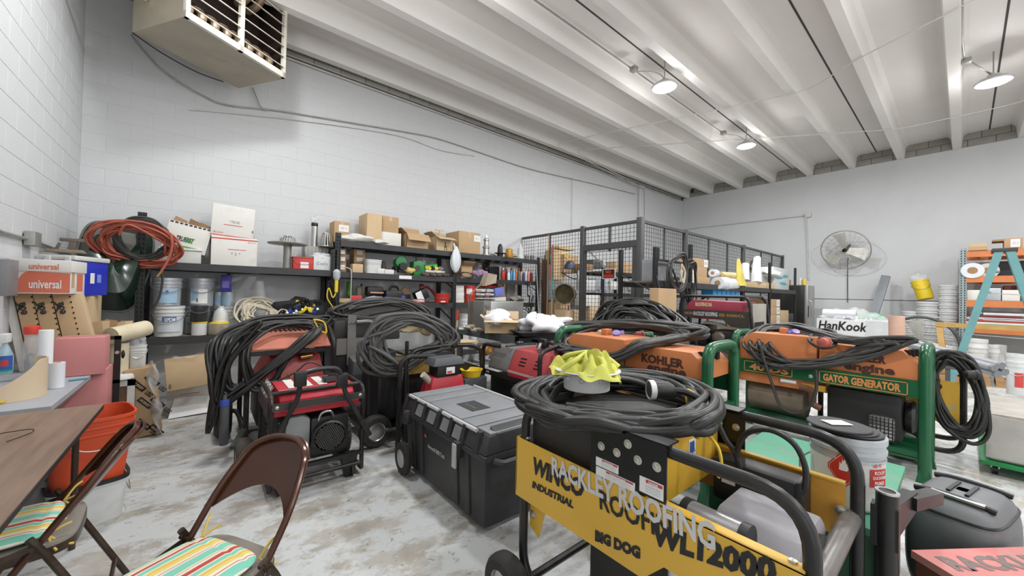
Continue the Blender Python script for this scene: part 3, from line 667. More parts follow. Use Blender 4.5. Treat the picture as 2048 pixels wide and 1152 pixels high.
# pink boxes
M_PINK = mat('faded_red_cardboard', (196, 128, 126), .75, var=.05, scale=2)
carton('faded red carton, upper of the two, on the grey table', 106, 208, 733, 676, 'Y', 4.30, .22, M_PINK, tape=False, zb=.743, group='faded red cartons')
t = carton('faded red carton lettered in white, lower of the two, under the grey table', 98, 211, 833, 742, 'Y', 4.36, .28, M_PINK, zb=.0, tape=False, group='faded red cartons', txt=[('AUTOCRAFT', .16, .40, .76, .09, M_PAPER)])
# ---------------------------------------------------------------- storage racks on the back wall
M_RACK = mat('dark_grey_rack', (54, 54, 56), .5, .2, var=.12, scale=8)
M_RACKB = mat('black_rack_post', (34, 34, 36), .5, .2, var=.15, scale=8)
M_DECK = mat('particle_deck', (120, 108, 92), .85, var=.08)
M_SLOT = mat('post_slot', (8, 8, 8), .9)
def rack(name, label, org, rz, xs, depth, levels, ptop, beamh=.085, group=None, pw=.075, slots=True, post=None, beam=None, over=(0, 0)):
    """xs post positions along local x; front at y=0, back at y=depth; levels list of deck tops"""
    t = thing(name, label, 'rack', org, rz, group); post = post or M_RACKB; beam = beam or M_RACK
    for i, x in enumerate(xs):
        for y in (0, depth):
            zt = ptop[i] if isinstance(ptop, (list, tuple)) else ptop
            q = B(); q.box(x-pw/2, y-.02, 0, x+pw/2, y+.02, zt); po = q.done('post', post, t)
            if slots and y == 0:
                q = B(); z = .5
                while z < zt-.04:
                    for s in (-1, 1): q.hexa([(x+s*pw*.24-.007+s*.004, y-.0215, z), (x+s*pw*.24+.007+s*.004, y-.0215, z), (x+s*pw*.24+.007+s*.004, y-.0195, z), (x+s*pw*.24-.007+s*.004, y-.0195, z), (x+s*pw*.24-.007-s*.004, y-.0215, z+.032), (x+s*pw*.24+.007-s*.004, y-.0215, z+.032), (x+s*pw*.24+.007-s*.004, y-.0195, z+.032), (x+s*pw*.24-.007-s*.004, y-.0195, z+.032)])
                    z += .052
                so = q.done('slots', M_SLOT, po); so['kind'] = 'stuff'
        q = B()
        for z in (.3, .9, 1.5): q.bar((x, 0, z), (x, depth, z+.25), .03, .006)
        q.done('side_brace', post, t)
    for z in levels:
        for a, b in zip(xs, xs[1:]):
            B().box(a+pw/2*.9, -.03, z-beamh, b-pw/2*.9, .01, z+.004).done('front_beam', beam, t)
            B().box(a+pw/2*.9, depth-.01, z-beamh, b-pw/2*.9, depth+.02, z).done('rear_beam', beam, t)
            n_ = max(4, int((b-a-pw)/.25)); st_ = (b-a-pw*.9)/n_
            for k_ in range(n_): B().box(a+pw*.45+st_*k_+.055, .01, z-.018, a+pw*.45+st_*(k_+1)-.055, depth-.01, z).done('deck_board', M_DECK, t)
    return t
YF = 6.0
zA, zT, zL, zB = P(480, 532, Y=YF-.03).z, P(870, 500, Y=YF-.03).z, P(850, 606, Y=YF-.03).z, P(360, 674, Y=YF-.03).z
xa = [P(279, 600, Y=YF).x, P(666, 560, Y=YF).x]
xb = [P(674, 560, Y=YF).x, P(908, 560, Y=YF).x, P(1075, 560, Y=YF).x]
rack('storage_rack', 'black slotted storage rack on the back wall, nearest the corner, with pails', (0, YF, 0), 0, xa, .58, [zB, zA], [P(286, 425, Y=YF).z, P(669, 500, Y=YF).z], group='racks on the back wall')
rack('storage_rack', 'long grey storage rack on the back wall with cartons on top', (0, YF, 0), 0, xb, .58, [.35, zL, zA-.01, zT], [P(672, 465, Y=YF).z, zT, P(1075, 515, Y=YF).z], group='racks on the back wall')
sticker(V((P(797, 549, Y=YF).x, YF-.032, zA-.075)), (1, 0, 0), ZUP, .22, .055, M_PAPER, bpy.data.objects['storage_rack.001'], 'shelf_label').location = (0, -YF, 0)
# ---- pails and cans, left rack lower deck
def Lab(*a): return list(a)
M_LBLUE = mat('pale_blue_label', (150, 178, 200), .5, var=.03)
M_LGREY = mat('grey_label', (190, 196, 200), .5)
M_YEL = mat('yellow_plastic', (222, 192, 40), .45, var=.05)
Y1s = 6.12
pail('white pail with a blue label, lower of the front stack at the rack post', 337, 33, 675, 612, 'Y', Y1s, zb=zB+.005, labm=[(.16, .66, -.8, .8, M_LGREY), (.48, .66, -.45, .5, M_BLUEINK)], txt=[('EPDM', .50, .62, -.25, .4, M_PAPER)])
zt1 = P(337, 611, Y=Y1s).z
pail('pale grey pail with a small purple mark, upper of the front stack', 333, 32, 612, 556, 'Y', Y1s+.02, M_PAILG, zb=zt1, labm=[(.1, .6, -.5, .75, M_LBLUE), (.45, .55, -.1, .1, mat('purple_ink', (90, 70, 170), .5))])
pail('grey pail standing behind the black can', 392, 29, 675, 612, 'Y', 6.36, M_PAILG, zb=zB+.005)
pail('grey pail with a white and blue label marked A', 401, 29, 612, 557, 'Y', 6.30, M_PAILG, zb=P(392, 612, Y=6.3).z, labm=[(.1, .62, -.8, .5, M_PAPER), (.2, .62, -.75, -.2, M_LBLUE)], txt=[('A', .14, .3, -.32, -.18, M_INK)])
pail('grey pail under the small cans at the rack back', 452, 28, 675, 612, 'Y', 6.36, mat('lidded_grey', (170, 172, 172), .4), zb=zB+.005)
turned('paint_can', 'white paint can with a yellow rim on the rack, below the black can', 'can', 398, 16, 673, 643, 'Y', 6.09, [(1, 0), (1, 1), (.9, 1)], M_PAILW, 22, 'small cans', zb=zB+.005, extra=lambda t, r, h: (B().lathe([(1.01*r, h*.9), (1.04*r, h*.92), (1.04*r, h), (.8*r, h)], 22).done('rim', M_YEL, t)))
z2 = P(398, 643, Y=6.09).z
turned('paint_can', 'black can with wire handle standing on the white can', 'can', 398, 18, 643, 611, 'Y', 6.09, [(.94, 0), (1, .05), (1, 1), (.9, 1)], mat('black_can', (44, 44, 46), .45), 22, 'small cans', zb=z2, extra=lambda t, r, h: B().tube([(r*1.03*math.cos(front_dir(t)+PI/2-PI*i/10), r*1.03*math.sin(front_dir(t)+PI/2-PI*i/10), h*(.8-.25*math.sin(PI*i/10))) for i in range(11)], .003, 6).done('handle', M_WIRE, t))
turned('paint_can', 'stained metal can with a yellow rim next to the white one', 'can', 438, 23, 673, 646, 'Y', 6.10, [(.97, 0), (1, .05), (1, 1), (.92, 1), (.9, .9), (0, .9)], mat('stained_can', (172, 162, 140), .4, .2, dirt=(90, 76, 60), damt=.7), 22, 'small cans', zb=zB+.005, extra=lambda t, r, h: B().lathe([(.5*r, h*.93), (.9*r, h), (.8*r, h*1.1), (.3*r, h*1.12), (0, h*1.12)], 18).done('yellow_brush_lid', M_YEL, t))
turned('jug', 'translucent white plastic jug with blue label on the rack', 'jug', 441, 17, 647, 612, 'Y', 6.22, [(.95, 0), (1, .08), (1, .45), (.8, .75), (.35, .92), (.35, 1)], mat('hazy_jug', (205, 206, 204), .4), 20, zb=P(441, 660, Y=6.2).z, extra=lambda t, r, h: wrap_label(t, r, h, .08, .4, -1.3, 1.0, M_PAPER))
zt2 = P(450, 612, Y=6.34).z
turned('paint_can', 'small grey can with pale label, left of the pair under the purple tin', 'can', 438, 12, 612, 584, 'Y', 6.38, [(1, 0), (1, .95), (1.04, .96), (1.04, 1), (.9, 1)], M_PAILG, 20, 'small cans', zb=zt2, extra=lambda t, r, h: wrap_label(t, r, h, .1, .8, -.9, .9, M_LBLUE))
turned('paint_can', 'small grey can with pale label, right of the pair under the purple tin', 'can', 456, 14, 612, 584, 'Y', 6.32, [(1, 0), (1, .95), (1.04, .96), (1.04, 1), (.9, 1)], M_PAILG, 20, 'small cans', zb=zt2, extra=lambda t, r, h: wrap_label(t, r, h, .1, .8, -1.2, .2, M_LBLUE))
t = carton('rectangular purple solvent tin on the small cans', 441, 463, 584, 550, 'Y', 6.32, .1, mat('purple_tin', (62, 52, 150), .35, .2), tape=False, name='solvent_tin', cat='tin', zb=P(456, 584, Y=6.32).z); w, h = t['_w'], t['_h']
B().cyl((w*.7, .05, h), (w*.7, .05, h+.025), .018).done('cap', M_BLACKM, t); sticker(V((.15*w, -.001, .25*h)), (1, 0, 0), ZUP, .6*w, .4*h, mat('violet_print', (130, 120, 200), .5), t)
c = P(520, 628, Y=6.12)
M_ROPE = mat('cream_rope', (196, 186, 166), .9, var=.12, scale=40, bump=.5, bscale=120)
rc = [c+V((math.cos(a)*.19, -.02+math.sin(a)*.10, math.sin(a)*.15+.02*math.cos(3*a))) for a in [i*PI/4 for i in range(8)]]
coil('rope_coil', 'heap of cream rope coiled on the rack', 'rope', rc, 17, .42, .0115, M_ROPE, 5, squash=1.2)
coil('rope_coil', 'loose end of cream rope trailing right from the rope heap', 'rope', [P(545, 640, Y=6.0), P(560, 618, Y=6.05), P(575, 622, Y=6.0), P(570, 645, Y=5.97)], 2, .2, .010, M_ROPE, 8)
# harness heap
for i, (px, py, sx, sy, sz, m, lab, cat) in enumerate((
        (602, 624, .31, .13, .17, mat('black_webbing', (26, 26, 28), .8), 'black safety harness heaped on the rack beside the rope', 'harness'),
        (566, 640, .10, .08, .05, M_BLACKM, 'small black bag at the foot of the harness heap', 'bag'))):
    c = P(px, py, Y=6.14)
    t = thing('safety_harness' if i == 0 else 'pouch', lab, cat, c)
    B().blob((0, 0, 0), (sx, sy, sz), .35, 3+i, 26, 14).done('body', m, t)
    if i == 0:
        rnd = random.Random(4)
        for k in range(40):
            a = rnd.uniform(0, 6.28); r0 = rnd.uniform(.05, .22); cc = V((r0*math.cos(a), rnd.uniform(-.16, -.07), rnd.uniform(-.09, .14)))
            L = [cc+V((rnd.uniform(-.07, .07), rnd.uniform(-.03, .03), rnd.uniform(-.06, .06))) for _ in range(4)]
            cs = catmull(L, 5); mm = [m, m, M_YEL, mat('blue_web', (40, 70, 150), .7), m][k % 5]
            q = B()
            for p, p2 in zip(cs, cs[1:]):
                if (p2-p).length > .002: q.bar(p, p2, .035, .004, (0, 1, .3))
            q.done('strap', mm, t)
        for k in range(6): B().lathe([(.015, 0), (.02, .003), (.02, .008), (.015, .01)], 10, (rnd.uniform(-.2, .2), -.15, rnd.uniform(-.08, .06)), rot(1.4)).done('buckle', M_STEEL, t)
t = thing('lanyard_device', 'yellow and black fall arrest reel beside the harness heap', 'tool', P(644, 660, Y=5.92))
B().tube(fillet([(-.08, 0, -.04), (-.07, 0, .05), (.0, -.02, .07), (.05, 0, .04)], .04), .022).done('casing', M_YEL, t); B().blob((.05, 0, .0), (.05, .04, .04), .1, 2).done('reel', M_YEL, t)
# ---- top of the left rack
zA2 = zA+.004
t = carton('low translucent bin with lid behind the hose coil', 318, 402, 527, 500, 'Y', 6.05, .3, mat('hazy_bin', (188, 188, 182), .4), zb=zA2, tape=False, name='storage_bin', cat='bin')
B().box(-.01, -.012, t['_h'], t['_w']+.01, .31, t['_h']+.025).done('lid', mat('hazy_lid', (206, 208, 204), .4), t, bev=.006)
t = carton('white carton with green lettering tipped over on the bin', 322, 412, 492, 440, 'Y', 6.08, .32, M_CARDW, tape=False, tilt=(0, .20)); w, h = t['_w'], t['_h']
text('TRUFAST', V((.26*w, -.002, .32*h)), (1, 0, 0), ZUP, .40*w, .19*h, M_INK, t, bold=.03, shear=.25); text('FAST', V((.46*w, -.003, .32*h)), (1, 0, 0), ZUP, .21*w, .19*h, M_GREENINK, t, bold=.03, shear=.25)
B().box(.03*w, -.002, .12*h, .8*w, 0, .18*h).done('printed_band', M_GREENINK, t)
for k in range(9): B().box((.03+.107*k)*w, -.002, .93*h, (.10+.107*k)*w, .0, .985*h).done('printed_dash', M_INK, t)
for k, (x0, a) in enumerate(((.2, .3), (.55, -.2), (.8, .4))):
    B().hexa([V((x0*w-.06, .1, h)), V((x0*w+.08, .1, h)), V((x0*w+.08, .106, h)), V((x0*w-.06, .106, h)), V((x0*w-.05, .1+a*.2, h+.08)), V((x0*w+.07, .12+a*.2, h+.05)), V((x0*w+.07, .126+a*.2, h+.05)), V((x0*w-.05, .106+a*.2, h+.08))]).done('torn_flap', M_CARD3, t)
RB = [(.05, .10, mat('red_print', (190, 66, 60), .6)), (.95, .985, mat('red_print', (190, 66, 60), .6))]
MR = _M['red_print']
t = carton('white mailing carton with red print, lower of the pair on the rack', 421, 514, 528, 474, 'Y', 6.04, .36, M_CARDW, zb=zA2, tape=False, group='white mailing cartons', bands=[(.90, .94, MR)], turn=.03)
w, h = t['_w'], t['_h']; B().box(.35*w, -.0015, .55*h, .75*w, 0, .57*h).done('printed_line', MR, t); text('* 2 *', V((.42*w, -.002, .36*h)), (1, 0, 0), ZUP, .2*w, .1*h, M_GREYINK, t); text('@ postal', V((.78*w, -.002, .82*h)), (1, 0, 0), ZUP, .18*w, .05*h, MR, t)
z3 = zA2+t['_h']
t = carton('white mailing carton with red print, upper of the pair on the rack', 420, 506, 471, 410, 'Y', 6.06, .36, M_CARDW, zb=z3, tape=False, group='white mailing cartons', tilt=(0, .05), bands=[(.03, .06, MR)])
w, h = t['_w'], t['_h']; B().box(.28*w, -.0015, .38*h, .72*w, 0, .40*h).done('printed_line', MR, t); text('@ postal', V((.06*w, -.002, .1*h)), (1, 0, 0), ZUP, .22*w, .06*h, MR, t); text('4', V((.95*w, -.002, .22*h)), (1, 0, 0), ZUP, .04*w, .1*h, M_INK, t)
text('* 75% RD', V((.4*w, -.002, .46*h)), (1, 0, 0), ZUP, .25*w, .08*h, M_GREYINK, t)
# roof drains
M_ALUM = mat('spun_aluminium', (170, 168, 162), .45, .6, var=.08)
c = P(574, 535, Y=6.13)
t = thing('roof_drain', 'aluminium roof drain with a wide flange on its pipe', 'roof drain', (c.x, c.y, zA2)); zc = P(574, 489, Y=6.13).z-zA2
B().lathe([(.045, 0), (.05, .02), (.05, zc-.03), (.07, zc-.01), (.24, zc), (.25, zc+.012), (.24, zc+.02), (.10, zc+.03), (.08, zc+.02), (0, zc+.02)], 32).done('flange_and_pipe', M_ALUM, t)
for k in range(18):
    a = 2*PI*k/18; B().tube(catmull([(.10*math.cos(a), .10*math.sin(a), zc+.03), (.09*math.cos(a), .09*math.sin(a), zc+.09), (.05*math.cos(a), .05*math.sin(a), zc+.12)], 3), .006, 6).done('strainer_rib', M_ALUM, t)
B().lathe([(.06, zc+.115), (.055, zc+.125), (0, zc+.128)], 20).done('strainer_cap', M_ALUM, t)
def strainer(label, px, py0, py1, hw, Yp):
    def ex(t, r, h):
        for k in range(16):
            a = 2*PI*k/16; B().bar((r*.97*math.cos(a), r*.97*math.sin(a), .01), (r*.55*math.cos(a), r*.55*math.sin(a), h*.95), .012, .006, (math.cos(a), math.sin(a), 0)).done('rib', M_ALUM, t)
        B().lathe([(.56*r, h*.93), (.5*r, h), (0, h)], 18).done('cap', M_ALUM, t)
    return turned('drain_strainer', label, 'strainer', px, hw, py0, py1, 'Y', Yp, [(1, 0), (1.03, .03), (1, .07), (.9, .07), (.88, .03)], M_ALUM, 24, extra=ex, part='base_ring')
def tophat(t, r, h): pass
t = carton('red square tub with wire handle on the rack', 586, 627, 538, 514, 'Y', 6.04, .14, mat('red_tub', (196, 52, 42), .45), zb=zA2, tape=False, name='tub', cat='tub'); w, h = t['_w'], t['_h']
B().box(-.006, -.006, h*.9, w+.006, .146, h*1.0).done('rim', mat('red_tub', (196, 52, 42), .45), t); B().tube(catmull([(0, -.008, h*.8), (w*.2, -.012, h*.45), (w*.8, -.012, h*.45), (w, -.008, h*.8)], 5), .003, 6).done('handle', M_WIRE, t); sticker(V((.35*w, -.002, .08*h)), (1, 0, 0), ZUP, .4*w, .5*h, M_PAPER, t)
t = carton('square white pail stuffed with clear plastic on the rack', 627, 664, 538, 512, 'Y', 6.03, .15, M_PAILW, zb=zA2, tape=False, name='tub', cat='tub'); w, h = t['_w'], t['_h']
B().blob((w*.5, .07, h), (w*.5, .07, .04), .4, 5, 20, 10).done('plastic_film', mat('crumpled_film', (190, 192, 194), .3), t, ang=20); text('C-nd1s', V((.15*w, -.002, .35*h)), (1, 0, 0), ZUP, .6*w, .22*h, M_GREYINK, t, shear=.2)
c = P(628, 512, Y=6.28)
t = carton('wire sided grey box behind the red tub', 608, 655, 538, 493, 'Y', 6.30, .2, mat('grey_crate', (150, 148, 142), .6), zb=zA2, tape=False, name='crate', cat='crate')
for k in range(7): B().box(.02+k*.05, -.004, .05, .026+k*.05, 0, t['_h']-.02).done('wire', M_WIRE, t)
turned('pipe_flue', 'upright aluminium tube with a black band and plastic bag in its mouth', 'tube', 628, 6.5, 493, 446, 'Y', 6.36, [(1, 0), (1, 1), (.85, 1), (.85, .9)], M_STEEL, 18, zb=zA2+.42*0+P(628, 493, Y=6.3).z-zA2, extra=lambda t, r, h: (B().lathe([(1.03*r, h*.86), (1.06*r, h*.87), (1.06*r, h*.99), (1.03*r, h)], 18).done('band', M_BLACKM, t), B().blob((0, 0, h*1.14), (r*1.1, r*1.1, h*.16), .4, 6, 14, 8).done('plastic_bag', M_CLEAR, t)))
strainer('grey slotted drain strainer at the end of the left rack', 652, 494, 466, 15, 6.28)
# ---------------------------------------------------------------- hoses hung on the rack post
M_HOSER = mat('red_air_hose', (164, 84, 66), .55, var=.12, scale=14)
M_HOSEB = mat('dark_hose', (56, 54, 50), .55, var=.12, scale=14)
def ring(px, py, Yv, rx, rz_, tilt=.3, n=10, lean=0):
    c = P(px, py, Y=Yv); return [c+V((rx*math.cos(2*PI*i/n), -tilt*math.sin(2*PI*i/n)*rz_, rz_*math.sin(2*PI*i/n)+lean*math.cos(2*PI*i/n)*rx)) for i in range(n)]
coil('black_hose_coil', 'dark hose coiled on the rack post behind the red hose', 'hose', ring(286, 478, 5.86, .22, .21, .3), 11, .2, .012, M_HOSEB, 3)
coil('red_hose_coil', 'faded red air hose looped over the rack post with a brass end', 'hose', ring(274, 490, 5.86, .30, .20, .5, lean=-.08), 12, .26, .0125, M_HOSER, 11, head=[P(238, 470, Y=5.75), P(262, 450, Y=5.7)], tail=[P(342, 470, Y=5.72), P(344, 495, Y=5.70), P(335, 522, Y=5.70), P(322, 544, Y=5.70)])
B().cyl((0, 0, 0), (-.03, 0, -.055), .011, n=8).done('brass_fitting', mat('brass', (190, 160, 90), .3, .8), bpy.data.objects['red_hose_coil'], P(322, 544, Y=5.70)-bpy.data.objects['red_hose_coil'].location)
pts = [P(x, y, Y=5.78) for x, y in ((322, 535), (325, 560), (320, 590), (310, 612), (303, 625))]
tag(B().tube([p-pts[0] for p in catmull(pts, 6)], .011).done('dark_hose_end', M_HOSEB, None, pts[0]), 'dark hose end hanging in front of the grey pails', 'hose')
# ---------------------------------------------------------------- top of the long rack
zT2 = zT+.004; G = 'cartons on the long rack'
carton('small brown carton with a white label, first on the long rack', 668, 699, 482, 443, 'Y', 6.22, .3, M_CARD, lab=(.28, .52, .65, .32), group=G, zb=zT2)
carton('tallest brown carton on the long rack', 733, 763, 487, 427, 'Y', 6.06, .42, M_CARD2, group=G, zb=zT2)
z4 = P(780, 466, Y=6.2).z
carton('white carton under a small brown one on the long rack', 762, 802, 491, 465, 'Y', 6.10, .34, M_CARDW, zb=zT2, group=G, tape=False)
carton('small brown carton standing on the white carton', 764, 797, 466, 433, 'Y', 6.12, .3, M_CARD, zb=zT2+(P(780, 465, Y=6.10).z-zT2)+.001, group=G)
carton('wide brown carton with its flaps open on the long rack', 813, 857, 494, 468, 'Y', 6.08, .36, M_CARD, open_=-.9, zb=zT2, group=G)
carton('tan carton with raised flaps and a dark mark on the long rack', 872, 906, 499, 474, 'Y', 6.08, .34, M_CARD2, open_=-.4, zb=zT2, group=G, bands=None, txt=[('A', .45, .1, .18, .6, M_INK)])
carton('big brown carton, last of the row on the long rack', 917, 960, 507, 464, 'Y', 6.06, .5, M_CARD, zb=zT2, group=G, lab=(.70, .60, .3, .28))
tag(B().blob((0, 0, 0), (.24, .10, .06), .35, 7, 24, 12).done('crumpled_paper', mat('crumpled_white', (206, 204, 198), .7), None, P(715, 478, Y=6.06)), 'crumpled white and yellow packing beside the tall carton', 'packing')
tag(B().blob((0, 0, 0), (.13, .08, .035), .3, 9, 20, 10).done('crumpled_paper', _M['crumpled_white'], None, P(758, 484, Y=6.02)), 'crumpled white paper in front of the tall carton', 'packing')
t = thing('wood_cross', 'small wooden T handle standing up behind the open cartons', 'tool', P(879, 475, Y=6.35)); B().box(-.01, -.01, -.1, .01, .01, .13).done('stem', M_TANCARD, t); B().box(-.09, -.01, .13, .09, .01, .15).done('bar', M_TANCARD, t)
VENT = [(1.0, 0), (1.0, .06), (.55, .08), (.5, .35), (.65, .38), (.65, .44), (.45, .48), (.4, .7), (.5, .72), (.5, .8), (.3, .85), (.2, 1), (0, 1)]
turned('vent_cap', 'stacked bright metal roof vent on the long rack', 'vent', 972, 11, 507, 470, 'Y', 6.15, VENT, M_STEEL, 20, zb=zT2)
turned('vent_cap', 'black roof vent with a flange on the long rack', 'vent', 1000, 12, 511, 489, 'Y', 6.12, [(.5, 0), (.5, .25), (1, .28), (1, .33), (.45, .36), (.42, .8), (.3, .95), (.12, 1.05), (0, 1.05)], M_BLACKM, 20, zb=zT2)
turned('brass_coupling', 'gold coloured pipe coupling lying on the long rack', 'fitting', 1018, 9, 514, 497, 'Y', 6.15, [(.9, 0), (1, .1), (1, .5), (.8, .55), (.8, .9), (.5, 1), (0, 1)], mat('gold_fitting', (196, 150, 70), .35, .4), 18, zb=zT2)
turned('vent_cap', 'slim silver pointed vent at the far end of the long rack', 'vent', 1040, 7, 517, 488, 'Y', 6.18, [(1, 0), (1, .2), (.8, .25), (.75, .75), (.5, .8), (.3, 1), (0, 1)], M_PAILW, 18, zb=zT2)
for px, l in ((1053, 'left'), (1064, 'right')): turned('metal_can', 'small grey can at the end of the long rack top, %s of two' % ('first' if l == 'left' else 'second'), 'can', px, 4.5, 520, 511, 'Y', 6.1, [(1, 0), (1, 1), (.9, 1)], mat('grey_tin', (110, 110, 108), .4, .4), 14, zb=zT2)
for i, px in enumerate((982, 990, 1030)): tag(B().blob((0, 0, 0), (.045, .04, .025), .3, 20+i).done('pipe_fitting', M_ALUM, None, P(px, 508+i*2, Y=6.08)), 'small pipe fitting on the long rack near the black vent, %s' % ('nearest the boxes', 'touching the vent', 'past the gold coupling')[i], 'fitting')
# ---------------------------------------------------------------- middle deck of the long rack
zM = zA-.006
G2 = 'parts cartons on the middle deck'
z = zM
for i, (py, h) in enumerate(((540, 525), (525, 511), (511, 497))):
    c = carton('small brown carton with white label by the rack post, %s of three' % ('bottom', 'middle', 'top')[i], 674, 692, py[0] if 0 else py, h, 'Y', 6.05, .26, M_CARD3, zb=z, group=G2, tape=False, lab=(.1, .25, .75, .5)); z += c['_h']+.002
z = zM
t = carton('tan carton alone at the front of the middle deck', 705, 726, 544, 528, 'Y', 6.02, .14, M_CARD2, zb=zM, group=G2); 
z = zM
for i in range(3):
    c = carton('brown carton with white label in the second stack, %s of three' % ('bottom', 'middle', 'top')[i], 708, 730, 541-14*i, 527-14*i, 'Y', 6.22, .25, M_CARD, zb=z, group=G2, tape=False, lab=(.25, .3, .5, .5)); z += c['_h']+.002
pail('square white tub on the middle deck beside the cartons', 744, 17, 546, 520, 'Y', 6.12, zb=zM, handle=False, group=None, name='tub', sq=5)
turned('grinding_wheel', 'dark abrasive wheel standing on the middle deck', 'wheel', 766, 6, 545, 523, 'Y', 6.2, [(.3, 0), (1, .1), (1.05, .5), (.8, .95), (.3, 1), (0, 1)], mat('dark_abrasive', (70, 64, 58), .8), 20, zb=zM)
for i, (a, b, c, l) in enumerate(((756, 770, 537, 'left'), (768, 788, 539, 'right'))): carton('low white box at the edge of the middle deck, %s' % ('by the tub' if l == 'left' else 'right of its twin'), a, b, 547, c, 'Y', 6.0, .1, M_CARDW, zb=zM, tape=False)
def grinder(label, px, py, Yv, col, s=1.):
    t = thing('bench_tool', label, 'tool', P(px, py, Y=Yv)); m = col
    B().lathe([(.05*s, -.06*s), (.06*s, -.05*s), (.06*s, .05*s), (.05*s, .06*s)], 18, (0, 0, .1*s), rot(0, PI/2)).done('motor', m, t)
    B().lathe([(.02*s, -.015), (.075*s, -.015), (.075*s, .015), (.02*s, .015)], 20, (0, -.08*s, .11*s), rot(PI/2)).done('guard', m, t)
    q = B(); q.box(-.07*s, -.06*s, 0, .07*s, .06*s, .05*s); q.done('base', M_BLACKM, t, bev=.005); return t
grinder('small green fan-shaped tool on the middle deck', 797, 541, 6.15, mat('tool_green', (40, 120, 62), .4), 1.25)
t = thing('pipe_machine', 'green power threading machine on the middle deck', 'machine', (P(835, 546, Y=6.12).x, 6.12, zM)); mg = mat('machine_green', (28, 122, 56), .35)
q = B(); q.prism([(-.10, 0), (.09, 0), (.11, .12), (.09, .24), (.0, .27), (-.10, .24)], 'y', -.06, .12); q.done('housing', mg, t, bev=.012)
B().cyl((.13, 0, .16), (.36, -.02, .20), .04, n=16).done('barrel', mat('barrel_green', (52, 150, 84), .35), t)
B().cyl((-.03, 0, .26), (-.03, 0, .32), .012).done('spindle', M_BLACKM, t); B().bar((-.09, 0, .32), (.04, 0, .335), .03, .012).done('clamp_handle', M_BLACKM, t)
B().cyl((-.03, -.07, .13), (-.03, -.055, .13), .05, n=18).done('badge', mat('dark_badge', (70, 60, 50), .5), t)
q = B(); q.box(.12, -.08, .07, .5, .08, .11); q.done('tray', M_PAILW, t, bev=.006)
for k, (dx, m) in enumerate(((.18, M_YEL), (.26, M_BLACKM), (.34, M_YEL), (.42, M_GREYINK))): B().blob((dx, -.04, .14), (.05, .05, .04), .3, k).done('fitting', m, t)
grinder('dark power tool left of the green machine', 803, 545, 6.04, M_BLACKM, .9)
tag(B().blob((0, 0, 0), (.10, .06, .05), .3, 12).done('work_gloves', mat('tan_glove', (196, 168, 110), .8), None, P(817, 541, Y=6.02)), 'tan work gloves lying in front of the green machine', 'gloves')
for i in range(4): tag(B().blob((0, 0, 0), (.07, .05, .03), .4, 30+i).done('pipe_fitting', mat('rusty_fitting', (92, 78, 66), .6, .3), None, P(850+i*14, 549+i*.6, Y=6.0)), 'rusty pipe fitting on the middle deck, %s below the green machine' % ('first', 'second', 'third', 'last')[i], 'fitting')
carton('open brown carton behind the hanging bag on the middle deck', 922, 945, 552, 532, 'Y', 6.12, .3, M_CARD, zb=zM, open_=.6, group=G2)
# hanging bag
c = P(903, 498, Y=5.92)
M_BAGW = mat('white_bag_film', (206, 210, 214), .4, var=.03, bump=.6, bscale=25)
t = thing('plastic_bag', 'white plastic carrier bag hanging from the long rack', 'bag', P(911, 545, Y=5.92))
def bag(u, v):
    a = 2*PI*u; r = (.02+.10*math.sin(PI*min(1, v*1.02))**.7*(1-.45*v))*(1+.1*math.sin(5*a+3*v)); return V((r*math.cos(a)*1.05, r*.6*math.sin(a), .48*v))
B().grid(bag, 28, 14, cu=True).done('bag_body', M_BAGW, t, ang=70); B().tube(catmull([(-.03, 0, .40), (-.05, -.01, .5), (-.02, .05, .53), (.0, .0, .44)], 5), .014).done('handle_loop', M_BAGW, t)
coil('wire_coil', 'black wire coil hanging over the middle deck edge', 'cable', [P(934, 550, Y=5.95)+V((.14*math.cos(a), .05*math.sin(a), .05*math.sin(a))) for a in [i*PI/4 for i in range(8)]], 6, .14, .006, M_RUBBER, 21)
tag(B().blob((0, 0, 0), (.15, .10, .07), .35, 14, 22, 12).done('cloth_bag', mat('patterned_cloth', (150, 122, 150), .7, var=.7, scale=16), None, P(961, 547, Y=6.05)), 'purple and red patterned cloth bag on the middle deck', 'bag')
tag(B().blob((0, 0, 0), (.08, .07, .10), .4, 15).done('black_mesh_bag', M_RUBBER, None, P(973, 536, Y=6.25)), 'black crumpled bag behind the patterned bag', 'bag')
G3 = 'folders at the back of the middle deck'
for i in range(5): carton('black binder upright on the middle deck, %s from the bag' % ('first', 'second', 'third', 'fourth', 'fifth')[i], 979+i*4, 982.4+i*4, 556, 533, 'Y', 6.22, .22, mat('black_binder', (30, 30, 32), .5), zb=zM, tape=False, name='binder', cat='binder', group=G3)
bt = [(1006, 'red', (176, 46, 40), 7), (1013, 'dark red', (120, 40, 36), 5), (1017, 'white', (214, 216, 216), 5), (1022, 'blue', (60, 140, 190), 6), (1028, 'pale blue', (120, 170, 200), 4), (1032, 'orange', (206, 90, 56), 6), (1038, 'grey', (96, 100, 96), 5), (1043, 'cream', (216, 210, 180), 5), (1047, 'navy', (50, 60, 120), 4), (1052, 'snow white', (220, 220, 220), 5), (1057, 'pink', (214, 130, 120), 4), (1062, 'maroon', (120, 50, 50), 5)]
